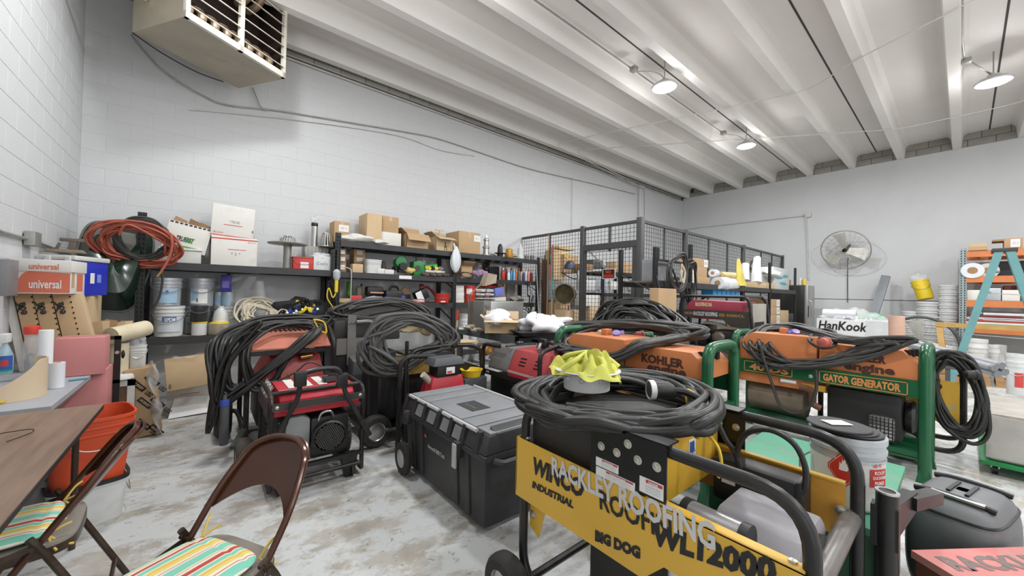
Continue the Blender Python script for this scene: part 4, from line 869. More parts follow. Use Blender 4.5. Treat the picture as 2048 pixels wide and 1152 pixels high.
for i, (px, cn, rgb, hw) in enumerate(bt):
    turned('bottle', cn+' spray bottle or can in the row on the middle deck', 'bottle', px, hw*.62, 559, 537+(i % 3)*2, 'Y', 6.08+(i % 2)*.06, [(.95, 0), (1, .04), (1, .62), (.7, .76), (.35, .82), (.35, 1), (0, 1)], mat('bottle_'+cn.replace(' ', '_'), rgb, .35), 14, 'bottles on the middle deck', zb=zM, extra=lambda t, r, h: (B().lathe([(.4*r, h*.84), (.45*r, h*.86), (.42*r, h*1.05), (0, h*1.05)], 12).done('cap', [M_PAILW, M_YEL, M_REDINK][int(t.location.x*100) % 3], t)))
# ---------------------------------------------------------------- low deck of the long rack
zl = zL+.004
turned('spray_can', 'tall green canister on the low deck', 'canister', 698, 6, 606, 563, 'Y', 6.38, [(.95, 0), (1, .03), (1, .95), (.9, 1), (0, 1)], mat('can_green', (70, 150, 50), .4), 18, zb=zl)
turned('spray_can', 'beige caulking cylinder with a dark nozzle on the low deck', 'canister', 718, 6.5, 606, 572, 'Y', 6.34, [(.9, 0), (1, .04), (1, .9), (.5, .98), (.2, 1)], mat('can_beige', (166, 158, 140), .5), 18, zb=zl, extra=lambda t, r, h: B().cyl((r*.5, 0, h*.9), (r*.7, 0, h*1.15), .015).done('nozzle', M_BLACKM, t))
carton('open tan carton on the low deck by the rack post', 676, 700, 610, 597, 'Y', 6.04, .25, M_CARD2, zb=zl, tape=False, bands=None)
t = carton('red metal toolbox on the low deck', 702, 724, 608, 591, 'Y', 6.08, .2, mat('red_toolbox', (190, 50, 50), .4), zb=zl, tape=False, name='toolbox', cat='toolbox')
t = thing('work_radio', 'black rounded radio with a copper bar on the low deck', 'radio', (P(750, 596, Y=6.18).x, 6.18, zl+.10)); B().box(-.15, -.06, 0, .13, .1, .16).done('body', M_BLACKM, t, bev=.04); B().cyl((-.11, -.075, .06), (.11, -.075, .055), .018).done('bar', mat('copper_bar', (196, 150, 120), .3, .7), t); B().box(-.1, -.07, -.1, .1, .1, 0).done('base', M_GREYINK, t)
tag(B().blob((0, 0, 0), (.13, .08, .04), .4, 16, 20, 10).done('grey_rag', mat('grey_cloth', (150, 158, 168), .8), None, P(748, 598, Y=6.0)), 'grey-blue rag in front of the radio', 'rag')
t = thing('tool_bag', 'black and blue tool bag on the low deck', 'bag', (P(787, 604, Y=6.1).x, 6.1, zl)); B().box(-.16, -.08, 0, .15, .12, .20).done('body', M_BLACKM, t, bev=.03); B().tube(fillet([(-.08, 0, .19), (-.05, 0, .27), (.06, 0, .27), (.09, 0, .19)], .03), .02).done('handle', M_BLACKM, t); B().box(-.17, -.085, .02, -.08, .0, .10).done('side_pocket', mat('blue_cloth', (60, 64, 150), .7), t, bev=.01); B().box(.1, -.085, .02, .17, .0, .12).done('side_pocket', _M['blue_cloth'], t, bev=.01)
t = thing('cardboard_wedge', 'folded cardboard triangle propped on the low deck', 'cardboard', (P(808, 603, Y=6.2).x, 6.2, zl)); q = B(); q.prism([(-.14, .14), (.14, .14), (.02, .27)], 'y', 0, .05); q.done('panel', M_CARD3, t); B().box(-.12, 0, 0, .12, .2, .14).done('box_below', M_BLACKM, t)
t = carton('black box with a red label panel on the low deck edge', 816, 850, 611, 598, 'Y', 6.02, .2, mat('dark_box', (60, 50, 56), .5), zb=zl, tape=False); sticker(V((.27*t['_w'], -.002, .08*t['_h'])), (1, 0, 0), ZUP, .7*t['_w'], .84*t['_h'], mat('pinkish_label', (196, 120, 112), .6), t); sticker(V((.55*t['_w'], -.004, .4*t['_h'])), (1, 0, 0), ZUP, .35*t['_w'], .25*t['_h'], M_PAPER, t)
t = carton('black and white tool box tipped against the red pail', 838, 862, 609, 585, 'Y', 6.05, .14, M_BLACKM, zb=zl, tape=False, tilt=(0, -.45)); sticker(V((0, -.002, 0)), (1, 0, 0), ZUP, .5*t['_w'], t['_h'], M_PAPER, t)
M_REDP = mat('red_pail_plastic', (196, 48, 38), .4)
pail('open red pail with wire handle on the low deck', 883, 16, 610, 587, 'Y', 6.06, M_REDP, zb=zl, group=None, labm=[(.06, .2, -.1, .5, M_PAPER)])
t = thing('bow_saw', 'red curved saw frame behind the red pail', 'saw', P(840, 570, Y=6.28)); B().tube(catmull([(0, 0, 0), (.10, 0, -.02), (.22, 0, -.08), (.32, 0, -.2)], 6), .025).done('frame', mat('dark_red_paint', (130, 30, 32), .4), t); B().bar((0, 0, .01), (.02, 0, -.12), .03, .03).done('grip', _M['dark_red_paint'], t)
z = zl
for i in range(3): c = carton('white carton in a column beside the rack upright, %s of three' % ('bottom', 'middle', 'top')[i], 912, 928, 613-14*i, 599-14*i, 'Y', 6.05, .2, M_CARDW, zb=z, tape=False, group='white cartons on the low deck'); z += c['_h']+.001
pail('red pail with a white label, lower of two stacked on the low deck', 939, 11.5, 613, 592, 'Y', 6.08, M_REDP, zb=zl, group='stacked red pails', handle=False)
pail('red pail with a white label, upper of two stacked on the low deck', 939, 11.5, 592, 572, 'Y', 6.08, M_REDP, zb=P(939, 592, Y=6.08).z, group='stacked red pails', handle=False, labm=[(.2, .75, -.6, .5, M_PAPER)])
k = 0
for r, (py0, py1) in enumerate(((614, 605), (605, 596), (596, 587), (587, 578))):
    for c_, (a, b) in enumerate(((952, 970), (971, 990))):
        cc = carton('flat white box in the pile of eight, %s row, %s' % (('bottom', 'second', 'third', 'top')[r], ('nearer', 'farther')[c_]), a, b, py0, py1, 'Y', 6.07, .25, M_CARDW, tape=False, group='flat white boxes on the low deck', zb=zl+r*.072); 
        B().box(0, -.001, cc['_h']*.2, cc['_w']*.6, .0, cc['_h']*.5).done('printed_band', [M_LBLUE, M_GREENINK, M_GREYINK, MR][(r+c_) % 4], cc)
carton('flat red box on top of the white box pile', 972, 993, 580, 571, 'Y', 6.1, .2, M_REDP, zb=zl+.30, tape=False)
carton('blue and white box tipped on the box pile', 992, 1010, 592, 577, 'Y', 6.02, .15, mat('blue_white_carton', (110, 120, 190), .5), tape=False, zb=zl+.12, tilt=(0, -.2)); carton('white carton under the tipped blue and white box', 990, 1012, 606, 594, 'Y', 6.05, .2, M_CARDW, zb=zl, tape=False)
carton('grey metal cabinet back at the end of the low deck', 1014, 1034, 605, 566, 'Y', 6.35, .15, mat('pale_grey_metal', (150, 150, 146), .5, .2), zb=zl, tape=False, name='metal_case', cat='case')
carton('brown carton standing high behind the flat box pile', 996, 1015, 585, 566, 'Y', 6.4, .12, M_CARD, zb=zl, tape=False)
tag(B().blob((0, 0, 0), (.16, .1, .05), .4, 18).done('cloth_heap', mat('grey_green_cloth', (130, 128, 112), .8), None, P(1033, 598, Y=6.1)), 'grey-green cloth heap at the end of the low deck', 'cloth')
# low pails under
pail('white pail on the lowest deck behind the workbench', 927, 13, 655, 627, 'Y', 6.2, group=None, zb=.354)
pail('second white pail on the lowest deck, nearer the steel cabinet', 946, 10, 655, 629, 'Y', 6.25, group=None, zb=.354)
# trouble light hanging at the junction of the racks
t = thing('trouble_light', 'caged work light with a yellow handle hooked on the rack post', 'work light', P(673, 560, Y=5.90))
B().tube([(0, 0, -.18), (0, 0, -.10), (0, 0, 0)], lambda u: .025-.004*math.sin(6*u), 10).done('handle', M_YEL, t); B().lathe([(.03, 0), (.05, .04), (.052, .12), (.03, .15), (.012, .16)], 16).done('cage', mat('frosted_cage', (180, 188, 192), .3), t)
B().tube(catmull([(0, 0, -.18), (-.05, -.02, -.26), (-.10, 0, -.12), (-.12, 0, -.26), (-.04, 0, -.4)], 5), .008).done('cord', M_YEL, t)
tag(B().tube(catmull([V((-.08, .05, .02)), V((0, 0, 0)), V((.02, -.01, -.1)), V((.02, 0, -.5)), V((.02, 0, -1.0))], 5), .010).done('bent_rod', mat('pale_rod', (170, 162, 150), .5, .3), None, P(700, 538, Y=5.94)), 'bent pale rod hooked over the middle deck edge', 'rod')
# the red and yellow box at the tied post on the corner, bungee
coil('cable_bundle', 'dark cords tied to the post between the two racks', 'cable', [P(x, y, Y=5.95) for x, y in ((655, 600), (660, 570), (668, 590), (668, 640), (655, 650))], 6, .25, .007, M_RUBBER, 31)
# ---------------------------------------------------------------- wire cage
M_CAGE = mat('grey_cage_steel', (82, 82, 82), .5, .2, var=.06)
M_MESH = mat('cage_wire', (66, 66, 66), .5, .3)
CX, CY, CZ = 5.74, 3.525, 2.735
cg = thing('wire_cage', 'grey wire mesh storage cage in the far corner', 'cage', (CX, CY, 0))
yA, yB = P(1166, 500, X=CX).y-CY, 6.60-CY
def cbar(a, b, w=.05, nm='frame_rail'): return B().bar(a, b, w, w).done(nm, M_CAGE, cg)
def mesh_panel(a, b, z0, z1, pitch=.075):
    q = B(); a, b = V((a[0], a[1], 0)), V((b[0], b[1], 0)); L = (b-a).length; d = (b-a)/L; r = .0028
    n = int(L/pitch)
    for i in range(n+1): p = a+d*(i*L/n); q.bar(p+V((0, 0, z0)), p+V((0, 0, z1)), r*2, r*2, d)
    z = z0
    while z < z1: q.bar(a+V((0, 0, z)), b+V((0, 0, z)), r*2, r*2); z += pitch
    o = q.done('wire_mesh', M_MESH, cg); o['kind'] = 'stuff'; return o
for p, w, h in (((0, 0), .10, CZ+.06), ((0, yA), .09, CZ+.06)): B().box(p[0]-w/2, p[1]-w/2, 0, p[0]+w/2, p[1]+w/2, h).done('post', M_CAGE, cg, bev=.004)
sideX = [P(1370, 500, Y=CY).x-CX, P(1486, 520, Y=CY).x-CX, 7.9]
for x in sideX: B().box(x-.04, -.04, 0, x+.04, .04, CZ+.05).done('post', M_CAGE, cg)
cbar((0, 0, CZ), (0, yA, CZ)); cbar((0, yA, CZ), (0, yB, CZ)); cbar((0, 0, CZ), (7.95, 0, CZ))
for x in (.5*sideX[0], .5*(sideX[0]+sideX[1])-.45, .5*(sideX[0]+sideX[1])+.55, (sideX[1]+7.9)*.5-.3, (sideX[1]+7.9)*.5+.6): B().box(x-.015, -.015, .1, x+.015, .015, CZ).done('stiffener', M_CAGE, cg)
B().box(-.015, (yA)*.5-.015, 2.25, .015, yA*.5+.015, CZ).done('stiffener', M_CAGE, cg); B().box(-.015, (yA+yB)*.5-.015, .1, .015, (yA+yB)*.5+.015, CZ).done('stiffener', M_CAGE, cg)
mesh_panel((0, .05), (0, yA-.05), 2.26, CZ); mesh_panel((0, yA+.05), (0, yB), .1, CZ); mesh_panel((.05, 0), (sideX[1], 0), .1, CZ); mesh_panel((sideX[1], 0), (7.95, 0), .1, CZ)
dg_ = B(); zd = P(1225, 492, X=CX).z
B().box(-.05, .05, zd-.05, .05, yA-.045, zd+.06).done('door_header', M_CAGE, cg)
B().box(-.035, .05, .05, .035, .13, zd-.05).done('door_stile', M_CAGE, cg); B().box(-.035, yA-.075, .05, .035, yA-.045, zd-.05).done('door_stile', M_CAGE, cg)
mesh_panel((0, .13), (0, yA-.075), .1, zd-.05)
B().bar((.0, yA-.08, P(1172, 498, X=CX).z), (.0, .14, P(1268, 585, X=CX).z), .022, .02).done('diagonal_brace', M_STEEL, cg)
B().box(-.07, .05, P(1277, 600, X=CX).z-.3, -.035, .12, P(1277, 570, X=CX).z).done('lock_plate', M_CAGE, cg)
a, b = P(1205, 558, X=CX-.05), P(1231, 537, X=CX-.05)
t = thing('no_smoking_sign', 'red on black NO SMOKING sign wired to the cage door', 'sign', (CX-.05, a.y, a.z), -PI/2); w, h = a.y-b.y, b.z-a.z
B().box(0, -.004, 0, w, .004, h).done('plate', M_PAPER, t); B().box(.06*w, -.006, .07*h, .94*w, -.003, .93*h).done('black_field', M_INK, t)
M_RS = mat('sign_red', (224, 60, 44), .5, var=0)
text('NO', V((.26*w, -.007, .52*h)), (1, 0, 0), ZUP, .42*w, .32*h, M_RS, t, bold=.04); text('SMOKING', V((.12*w, -.007, .14*h)), (1, 0, 0), ZUP, .76*w, .30*h, M_RS, t, bold=.04)
# racks and goods seen through the cage
rack('storage_rack', 'black rack inside the cage behind the door', (7.3, 5.45, 0), 0, [0, 1.35, 2.7, 4.05], .6, [.5, 1.05, 1.50, 2.12-.1], 2.1, group='racks inside the cage', slots=False)
G4 = 'goods inside the cage'
def cg_box(lab, a, b, y0, y1, dp=.3, m=M_CARD, Yv=5.5, **k): return carton(lab, a, b, y0, y1, 'Y', Yv, dp, m, tape=False, group=G4, **k)
cg_box('big brown carton on the cage rack top, right part of the doorway', 1231, 1270, 547, 525); cg_box('open low carton on the cage rack top beside the post', 1168, 1187, 539, 528, m=M_CARD3); cg_box('dark lamp-like metal fitting box on the cage rack top', 1186, 1205, 536, 520, m=M_GREYM)
cg_box('white tub behind the sign on the cage rack', 1172, 1192, 580, 560, m=M_PAILW); cg_box('pale plastic sack on the cage rack, behind the sign', 1196, 1215, 579, 558, m=mat('pale_sack', (190, 196, 206), .5)); cg_box('white carton on the cage rack right of the sign', 1222, 1238, 579, 563, m=M_CARDW); cg_box('grey-green tub on the cage rack near the door stile', 1244, 1262, 579, 562, m=mat('sage_tub', (150, 166, 156), .5))
cg_box('long white carton on the lower cage rack shelf', 1170, 1200, 612, 590, m=M_CARDW); cg_box('brown carton on the lower cage rack shelf', 1203, 1225, 616, 601); cg_box('dark open carton on the lower cage shelf', 1218, 1240, 613, 602, m=M_CARD3); cg_box('tan carton low in the cage doorway', 1180, 1200, 640, 612, m=M_CARD2); cg_box('white tub low in the cage doorway', 1205, 1228, 632, 612, m=M_PAILW); cg_box('small brown carton low by the door stile', 1243, 1262, 613, 603)
cg_box('tall tan carton stack left of the cage post', 1107, 1130, 560, 500, Yv=6.0, m=M_CARD2); cg_box('tall brown carton behind the hanging helmet', 1128, 1156, 545, 510, Yv=5.9); cg_box('brown carton under the hanging pipe', 1112, 1140, 645, 605, Yv=5.4); cg_box('tan carton near the cage floor', 1130, 1163, 660, 620, Yv=5.0, m=M_CARD2); cg_box('flat tan sheet on the stacks in the cage', 1118, 1150, 497, 493, Yv=6.0, m=M_CARD2)
# things hung on the outside of the cage
t = thing('metal_pipe_ring', 'rusty round duct elbow hung on the cage beside the post', 'duct', P(1131, 588, X=CX-.17), 0)
q = B(); L = P(1131, 588, X=CX-.17); r0 = .20
q.lathe([(r0*.92, -.14), (r0, -.14), (r0*1.02, .14), (r0*.94, .14), (r0*.92, -.14)], 30, M=rot(PI/2, 0, -1.0)); q.done('duct_wall', mat('rusty_duct', (104, 92, 76), .65, .3, var=.3, scale=10), t)
B().lathe([(0, .10), (r0*.92, .10)], 24, M=rot(PI/2, 0, -1.0)).done('inside', mat('duct_inside', (90, 80, 50), .8, var=.4, scale=8), t)
t = thing('hard_hat_light', 'dark hooded lamp hung on the cage by a yellow cord', 'lamp', P(1140, 530, X=CX-.09)); B().lathe([(.12, -.08), (.11, 0), (.07, .06), (.03, .09), (0, .09)], 18).done('hood', mat('navy_hood', (46, 46, 70), .45), t); B().tube(catmull([(0, 0, .09), (-.05, .05, .16), (-.09, .1, .25), (.04, 0, .2)], 5), .008).done('cord', M_YEL, t)
tag(B().tube(catmull([P(1125, 545, X=CX-.09), P(1140, 555, X=CX-.11), P(1155, 556, X=CX-.11), P(1150, 535, X=CX-.09)], 6), .010).done('hung_hose', M_RUBBER), 'dark hose loop hanging below the hooded lamp', 'hose')
poles = [(1071, 485, 1083, 632, CX-.1, .011, M_PAILW, 'white pole leaning beside the rack end'), (1097, 470, 1094, 640, CX-.1, .012, mat('wood_handle', (170, 130, 92), .6), 'reddish wooden handle leaning on the cage'), (1090, 510, 1087, 645, CX-.1, .014, mat('dark_stick', (64, 48, 38), .7), 'dark stick leaning on the cage beside the white pole'), (1101, 510, 1107, 600, CX-.1, .010, mat('green_tape_pole', (60, 150, 110), .5), 'green pole hanging on the cage'), (1105, 490, 1100, 560, CX-.1, .010, mat('red_tape_pole', (170, 50, 60), .5), 'red pole hanging on the cage'), (1137, 612, 1138, 655, CX-.1, .013, mat('violet_pole', (80, 52, 150), .5), 'violet pole standing below the duct'), (1083, 560, 1090, 650, CX-.1, .012, _M['dark_stick'], 'dark rod standing behind the white pole'), (1104, 600, 1106, 655, CX-.1, .02, M_TANCARD, 'pale wood strip standing at the cage foot')]
for a, b, c, d_, X_, r, m, lab in poles:
    p, q_ = P(a, b, X=X_), P(c, d_, X=X_-.05); q_.z = min(q_.z, .02) if d_ > 590 and 'hanging' not in lab else q_.z
    tag(B().cyl((0, 0, 0), q_-p, r, n=8).done('leaning_pole', m, None, p), lab, 'pole')
t = thing('level_tool', 'long grey spirit level hanging on the cage', 'level', P(1099, 600, X=CX-.08)); B().box(-.02, -.03, 0, .02, .03, .75).done('body', mat('grey_level', (150, 156, 166), .4, .3), t, bev=.004)
carton('tall narrow cardboard strip at the foot of the cage', 1097, 1110, 660, 600, 'X', CX-.06, .02, M_CARD3, tape=False, zb=0, name='cardboard_strip', cat='cardboard')
carton('dark tall board standing left of the cage handles', 1082, 1092, 600, 520, 'X', CX-.05, .02, mat('brown_board', (96, 70, 50), .8), tape=False, zb=0, name='board', cat='board')
rnd = random.Random(12)
for i in range(9):
    px = 1052+rnd.uniform(0, 22); py = rnd.choice([575, 600, 625]); tag(B().tube(catmull([(0, 0, 0), (rnd.uniform(-.06, .06), .02, -.12), (rnd.uniform(-.08, .08), 0, -.3)], 4), .012).done('hanging_tool', [M_BLACKM, M_RUBBER, M_STEEL][i % 3], None, P(px, py-10, Y=5.93)), 'dark hand tool hung at the rack end, %s' % ('first from the top', 'second one', 'third one', 'fourth one', 'fifth one', 'sixth one', 'seventh one', 'eighth one', 'ninth one')[i], 'tool', 'hand tools at the rack end')
# ---------------------------------------------------------------- rack outside the cage (facing -Y)
YR = 2.70
xr = [P(1310, 560, Y=YR).x, P(1380, 560, Y=YR).x, P(1539, 570, Y=YR).x, P(1590, 570, Y=YR).x]
zr1, zr2 = P(1460, 572, Y=YR).z, P(1565, 648, Y=YR).z
RKO = rack('storage_rack', 'black rack along the outside of the cage with rolls and bags', (0, YR, 0), 0, xr, .55, [zr2-.62, zr2, zr1], [P(1310, 494, Y=YR).z, P(1380, 489, Y=YR).z, P(1537, 525, Y=YR).z, P(1590, 536, Y=YR).z], group='racks around the cage')
zq = zr1+.004; G5 = 'goods on the rack outside the cage'
t = carton('grey metal electrical box on the rack outside the cage', 1315, 1345, 566, 519, 'Y', YR+.06, .25, mat('electrical_box', (146, 148, 152), .5, .1), tape=False, zb=zq, name='electrical_box', cat='box'); B().box(-.01, -.008, t['_h']*.72, t['_w']+.01, -.001, t['_h']*.75).done('seam', M_GREYM, t)
B().box(P(1312, 520, Y=YR).x, -.02, P(1312, 521, Y=YR).z, P(1380, 520, Y=YR).x, .02, P(1312, 517, Y=YR).z).done('cross_bar', M_RACK, RKO)
coil('cable_hank', 'grey cable hank hanging from the rack post outside the cage', 'cable', [P(x, y, Y=YR-.12) for x, y in ((1352, 515), (1368, 512), (1372, 545), (1366, 575), (1352, 580), (1340, 560), (1342, 530))], 9, .2, .014, M_RUBBERG, 41, tail=[P(1362, 590, Y=YR-.12), P(1360, 620, Y=YR-.1), P(1372, 660, Y=YR-.05)])
coil('cable_hank', 'dark thin cable hank right of the grey one on the rack post', 'cable', [P(x, y, Y=YR-.10) for x, y in ((1376, 530), (1388, 528), (1392, 555), (1388, 590), (1376, 598), (1371, 570))], 7, .22, .009, M_RUBBER, 42)
coil('rope_coil', 'short white rope looped over the grey cable hank', 'rope', [P(x, y, Y=YR-.16) for x, y in ((1364, 530), (1370, 545), (1366, 565), (1362, 548))], 3, .2, .009, M_ROPE, 43)
c0 = carton('small white and yellow packet box behind the cables', 1382, 1392, 540, 521, 'Y', YR+.12, .15, mat('yellow_packet', (222, 200, 80), .6), tape=False, zb=zq+.28, group=G5)
carton('tall white box standing behind the dark hank', 1384, 1395, 569, 540, 'Y', YR+.1, .2, M_CARDW, tape=False, zb=zq, group=G5)
z = zq
carton('brown carton on the rack outside the cage, bottom of the stack', 1395, 1420, 570, 554, 'Y', YR+.05, .3, M_CARD, tape=False, zb=zq, group=G5); za = P(1405, 554, Y=YR+.05).z+.001
carton('brown carton on the rack outside the cage, middle of the stack', 1395, 1414, 554, 534, 'Y', YR+.06, .28, M_CARD, tape=False, zb=za, group=G5); zb_ = P(1405, 534, Y=YR+.06).z+.001
carton('brown carton with white label, topmost of its stack', 1392, 1417, 534, 518, 'Y', YR+.07, .28, M_CARD, tape=False, zb=zb_, group=G5, lab=(.62, .05, .3, .9))
def roll(name, label, a, b, r, m, cat='roll', core=True):
    t = thing(name, label, cat, a); d = V(b)-V(a); B().cyl((0, 0, 0), d, r, n=20).done('body', m, t)
    if core: B().cyl(d*-.003, d*1.003, r*.45, n=14).done('core', M_CARD3, t)
    return t
M_WROLL = mat('white_membrane', (206, 208, 212), .45, var=.04)
roll('membrane_roll', 'white roll with a band lying across the rack outside the cage', P(1435, 566, Y=YR-.02), P(1468, 569, Y=YR+.05), .105, M_WROLL)
B().lathe([(.107, -.03), (.115, -.03), (.115, .03), (.107, .03)], 20, P(1449, 567, Y=YR).copy()-bpy.data.objects['membrane_roll'].location, rot(0, PI/2)).done('band', M_PAPER, bpy.data.objects['membrane_roll'])
roll('membrane_roll', 'tan roll at the back of the rack outside the cage', P(1438, 552, Y=YR+.35), P(1470, 554, Y=YR+.35), .09, mat('tan_roll', (190, 168, 124), .7))
roll('membrane_roll', 'small white roll end beside the tan roll', P(1425, 546, Y=YR+.2), P(1432, 547, Y=YR+.3), .07, M_WROLL)
def bagshape(name, label, px, py, Yv, rad, m, seed, amp=.25, cat='bag'): return tag(B().blob((0, 0, 0), rad, amp, seed, 24, 14).done(name, m, None, P(px, py, Y=Yv), ang=70), label, cat)
t = thing('foam_cover', 'long white wrapped foam pieces leaning up on the rack outside the cage', 'roll', P(1513, 560, Y=YR+.05))
for dx, L_, r in ((.0, .72, .10), ):
    B().tube(catmull([(0, 0, -.06), (.08, .03, .16), (.2, .06, .36), (.3, .08, .5)], 6), lambda u: .10*(1-.35*u) if u < .97 else .03, 14).done('body', M_WROLL, t)
t = thing('foam_cover', 'shorter white wrapped foam piece behind the long one', 'roll', P(1490, 556, Y=YR+.25)); B().tube(catmull([(0, 0, -.05), (.05, .02, .15), (.12, .03, .32)], 6), lambda u: .09*(1-.2*u) if u < .96 else .03, 14).done('body', M_WROLL, t)
bagshape('foam_wrap', 'white plastic sheet bundle at the rack post', 1543, 548, YR+.1, (.32, .18, .07), mat('white_wrap', (206, 214, 216), .4, var=.05), 5, .3)
t = thing('plastic_bag', 'yellow printed plastic bag hanging over the rack edge', 'bag', P(1482, 562, Y=YR-.05))
def ybag(u, v):
    a = 2*PI*u; r = (.03+.12*(1-v)**.8)*(1+.12*math.sin(4*a+5*v)); return V((r*math.cos(a)-.14*v, r*.5*math.sin(a), -.09+.50*v))
B().grid(ybag, 24, 14, cu=True).done('bag_body', mat('yellow_bag_film', (214, 198, 96), .4, var=.1), t, ang=70)
for k in range(3): text('warning', V((-.075-.02*k, -.078+.01*k, -.0+.05*k)), (1, 0, 0), (0, .1, 1), .09, .018, M_INK, t)
t = carton('white and teal printed sack on the rack outside the cage', 1546, 1578, 580, 536, 'Y', YR+.1, .3, mat('white_sack', (200, 204, 204), .5), tape=False, zb=zq, name='sack', cat='sack')
for x, z, w in ((.1, .55, .5), (.4, .3, .4), (.6, .65, .3)): B().blob((t['_w']*(x+w/2), -.002, t['_h']*z), (t['_w']*w/2, .006, t['_h']*.06), .3, int(x*10)).done('teal_print', mat('teal_print', (80, 170, 176), .5), t)
carton('brown carton at the foot of the white foam on the rack', 1512, 1533, 577, 565, 'Y', YR+.02, .2, M_CARD2, tape=False, zb=zq, group=G5)
carton('second brown carton beside the rack post under the sack', 1535, 1550, 579, 566, 'Y', YR-.0, .2, M_CARD2, tape=False, zb=zq, group=G5)
coil('wire_coil', 'tangle of dark wire at the back of the outside rack', 'cable', [P(1505, 533, Y=YR+.4)+V((.2*math.cos(a), 0, .12*math.sin(a))) for a in [i*PI/4 for i in range(8)]], 6, .3, .008, mat('olive_wire', (84, 76, 60), .6), 44)
bl = ['first', 'second', 'third', 'fourth', 'fifth', 'sixth']
for i in range(6): carton('bright blue box hanging under the rack deck, %s in the row' % bl[i], 1426+i*9, 1433.5+i*9, 592, 580, 'Y', YR+.05, .2, mat('bright_blue_box', (46, 140, 200), .45), tape=False, group='blue boxes under the outside rack deck')
z = zr2+.004
for i in range(3):
    c = carton('brown carton with a white label on the lower outside rack deck, %s of three' % ('bottom', 'middle', 'top')[i], 1541, 1560, 645-15.5*i, 629.5-15.5*i, 'Y', YR+.03, .4, M_CARD, tape=False, zb=z, group='labelled cartons on the lower outside deck', lab=(.62, .08, .36, .84)); z += c['_h']+.002
carton('cream carton beside the labelled ones on the lower outside deck', 1561, 1577, 645, 621, 'Y', YR+.1, .3, M_CARD2, tape=False, zb=zr2+.004, group=G5); carton('dark mesh basket at the end of the lower outside deck', 1578, 1589, 645, 627, 'Y', YR+.1, .3, M_GREYM, tape=False, zb=zr2+.004, name='basket', cat='basket')
carton('big brown carton under the grey electrical box', 1316, 1352, 655, 577, 'Y', YR-.30, .12, M_CARD, tape=False, zb=0)
for a, b, c, d_, lab in ((1312, 552, 1345, 650, 'dark steel tube leaning in front of the rack outside the cage'), (1303, 580, 1312, 660, 'pale wooden handle leaning by the rack outside the cage')):
    p, q_ = P(a, b, Y=YR-.15), P(c, d_, Y=YR-.3); q_.z = max(.02, q_.z-.3); tag(B().cyl((0, 0, 0), q_-p, .018, n=8).done('leaning_pole', M_BLACKM if 'steel' in lab else M_TANCARD, None, p), lab, 'pole')
t = thing('plastic_bag', 'clear plastic bag hanging at the left rack post outside the cage', 'bag', P(1325, 615, Y=YR-.2)); B().grid(lambda u, v: V(((.02+.11*(1-v))*(1+.15*math.sin(5*2*PI*u))*math.cos(2*PI*u), (.02+.07*(1-v))*math.sin(2*PI*u), -.12+.36*v)), 24, 8, cu=True).done('bag_body', mat('grey_film', (176, 178, 184), .3), t, ang=70)
# ---------------------------------------------------------------- refrigerator and far wall things
pf = P(1612, 600, Y=2.55)
M_INOX = mat('brushed_inox', (170, 170, 168), .35, .6, var=.06, stretch=(1, 1, .1), scale=30)
FX = P(1590, 600, Y=2.6).x+.05
fx = 12.2; a = P(1592, 600, X=fx); b = P(1612, 600, X=fx); ft = P(1612, 570, X=fx).z
t = thing('refrigerator', 'stainless refrigerator with black sides beyond the outside rack', 'refrigerator', (fx, b.y-.62, 0))
wf = a.y-(b.y-.62)
B().box(0, 0, .03, .72, .80, ft).done('cabinet', mat('fridge_black', (28, 27, 26), .4), t, bev=.01)
t.location = (fx, P(1609, 600, X=fx).y, 0)
yy0, yy1 = 0, .80
B().box(-.0, -.07, .05, .70, 0, ft-.005).done('door', M_INOX, t, bev=.012)
q = B().tube(fillet([(.10, -.07, ft-.4), (.10, -.13, ft-.42), (.10, -.13, ft-.95), (.10, -.07, ft-.97)], .06), .014); q.done('door_handle', M_STEEL, t)
B().box(.02, -.08, ft-.85, .07, -.07, ft-.55).done('dispenser', M_DARK, t)
fl = t.location
tag(B().box(-.55, 0, 0, .55, .05, .15).done('wood_plank', mat('yellow_pine', (186, 150, 90), .7), None, (fl.x+.3, fl.y+.5, ft+.015)), 'yellowish wood plank lying on the refrigerator', 'plank')
turned('canister', 'small white jar on the refrigerator', 'jar', 1601, 4, 568, 556, 'X', fx+.1, [(1, 0), (1, .8), (.8, .85), (.8, 1), (0, 1)], M_PAILW, 14, zb=ft+.001); turned('canister', 'small yellow tub on the refrigerator', 'tub', 1609, 4, 568, 558, 'X', fx+.05, [(1, 0), (1, 1), (0, 1)], M_YEL, 14, zb=ft+.001)
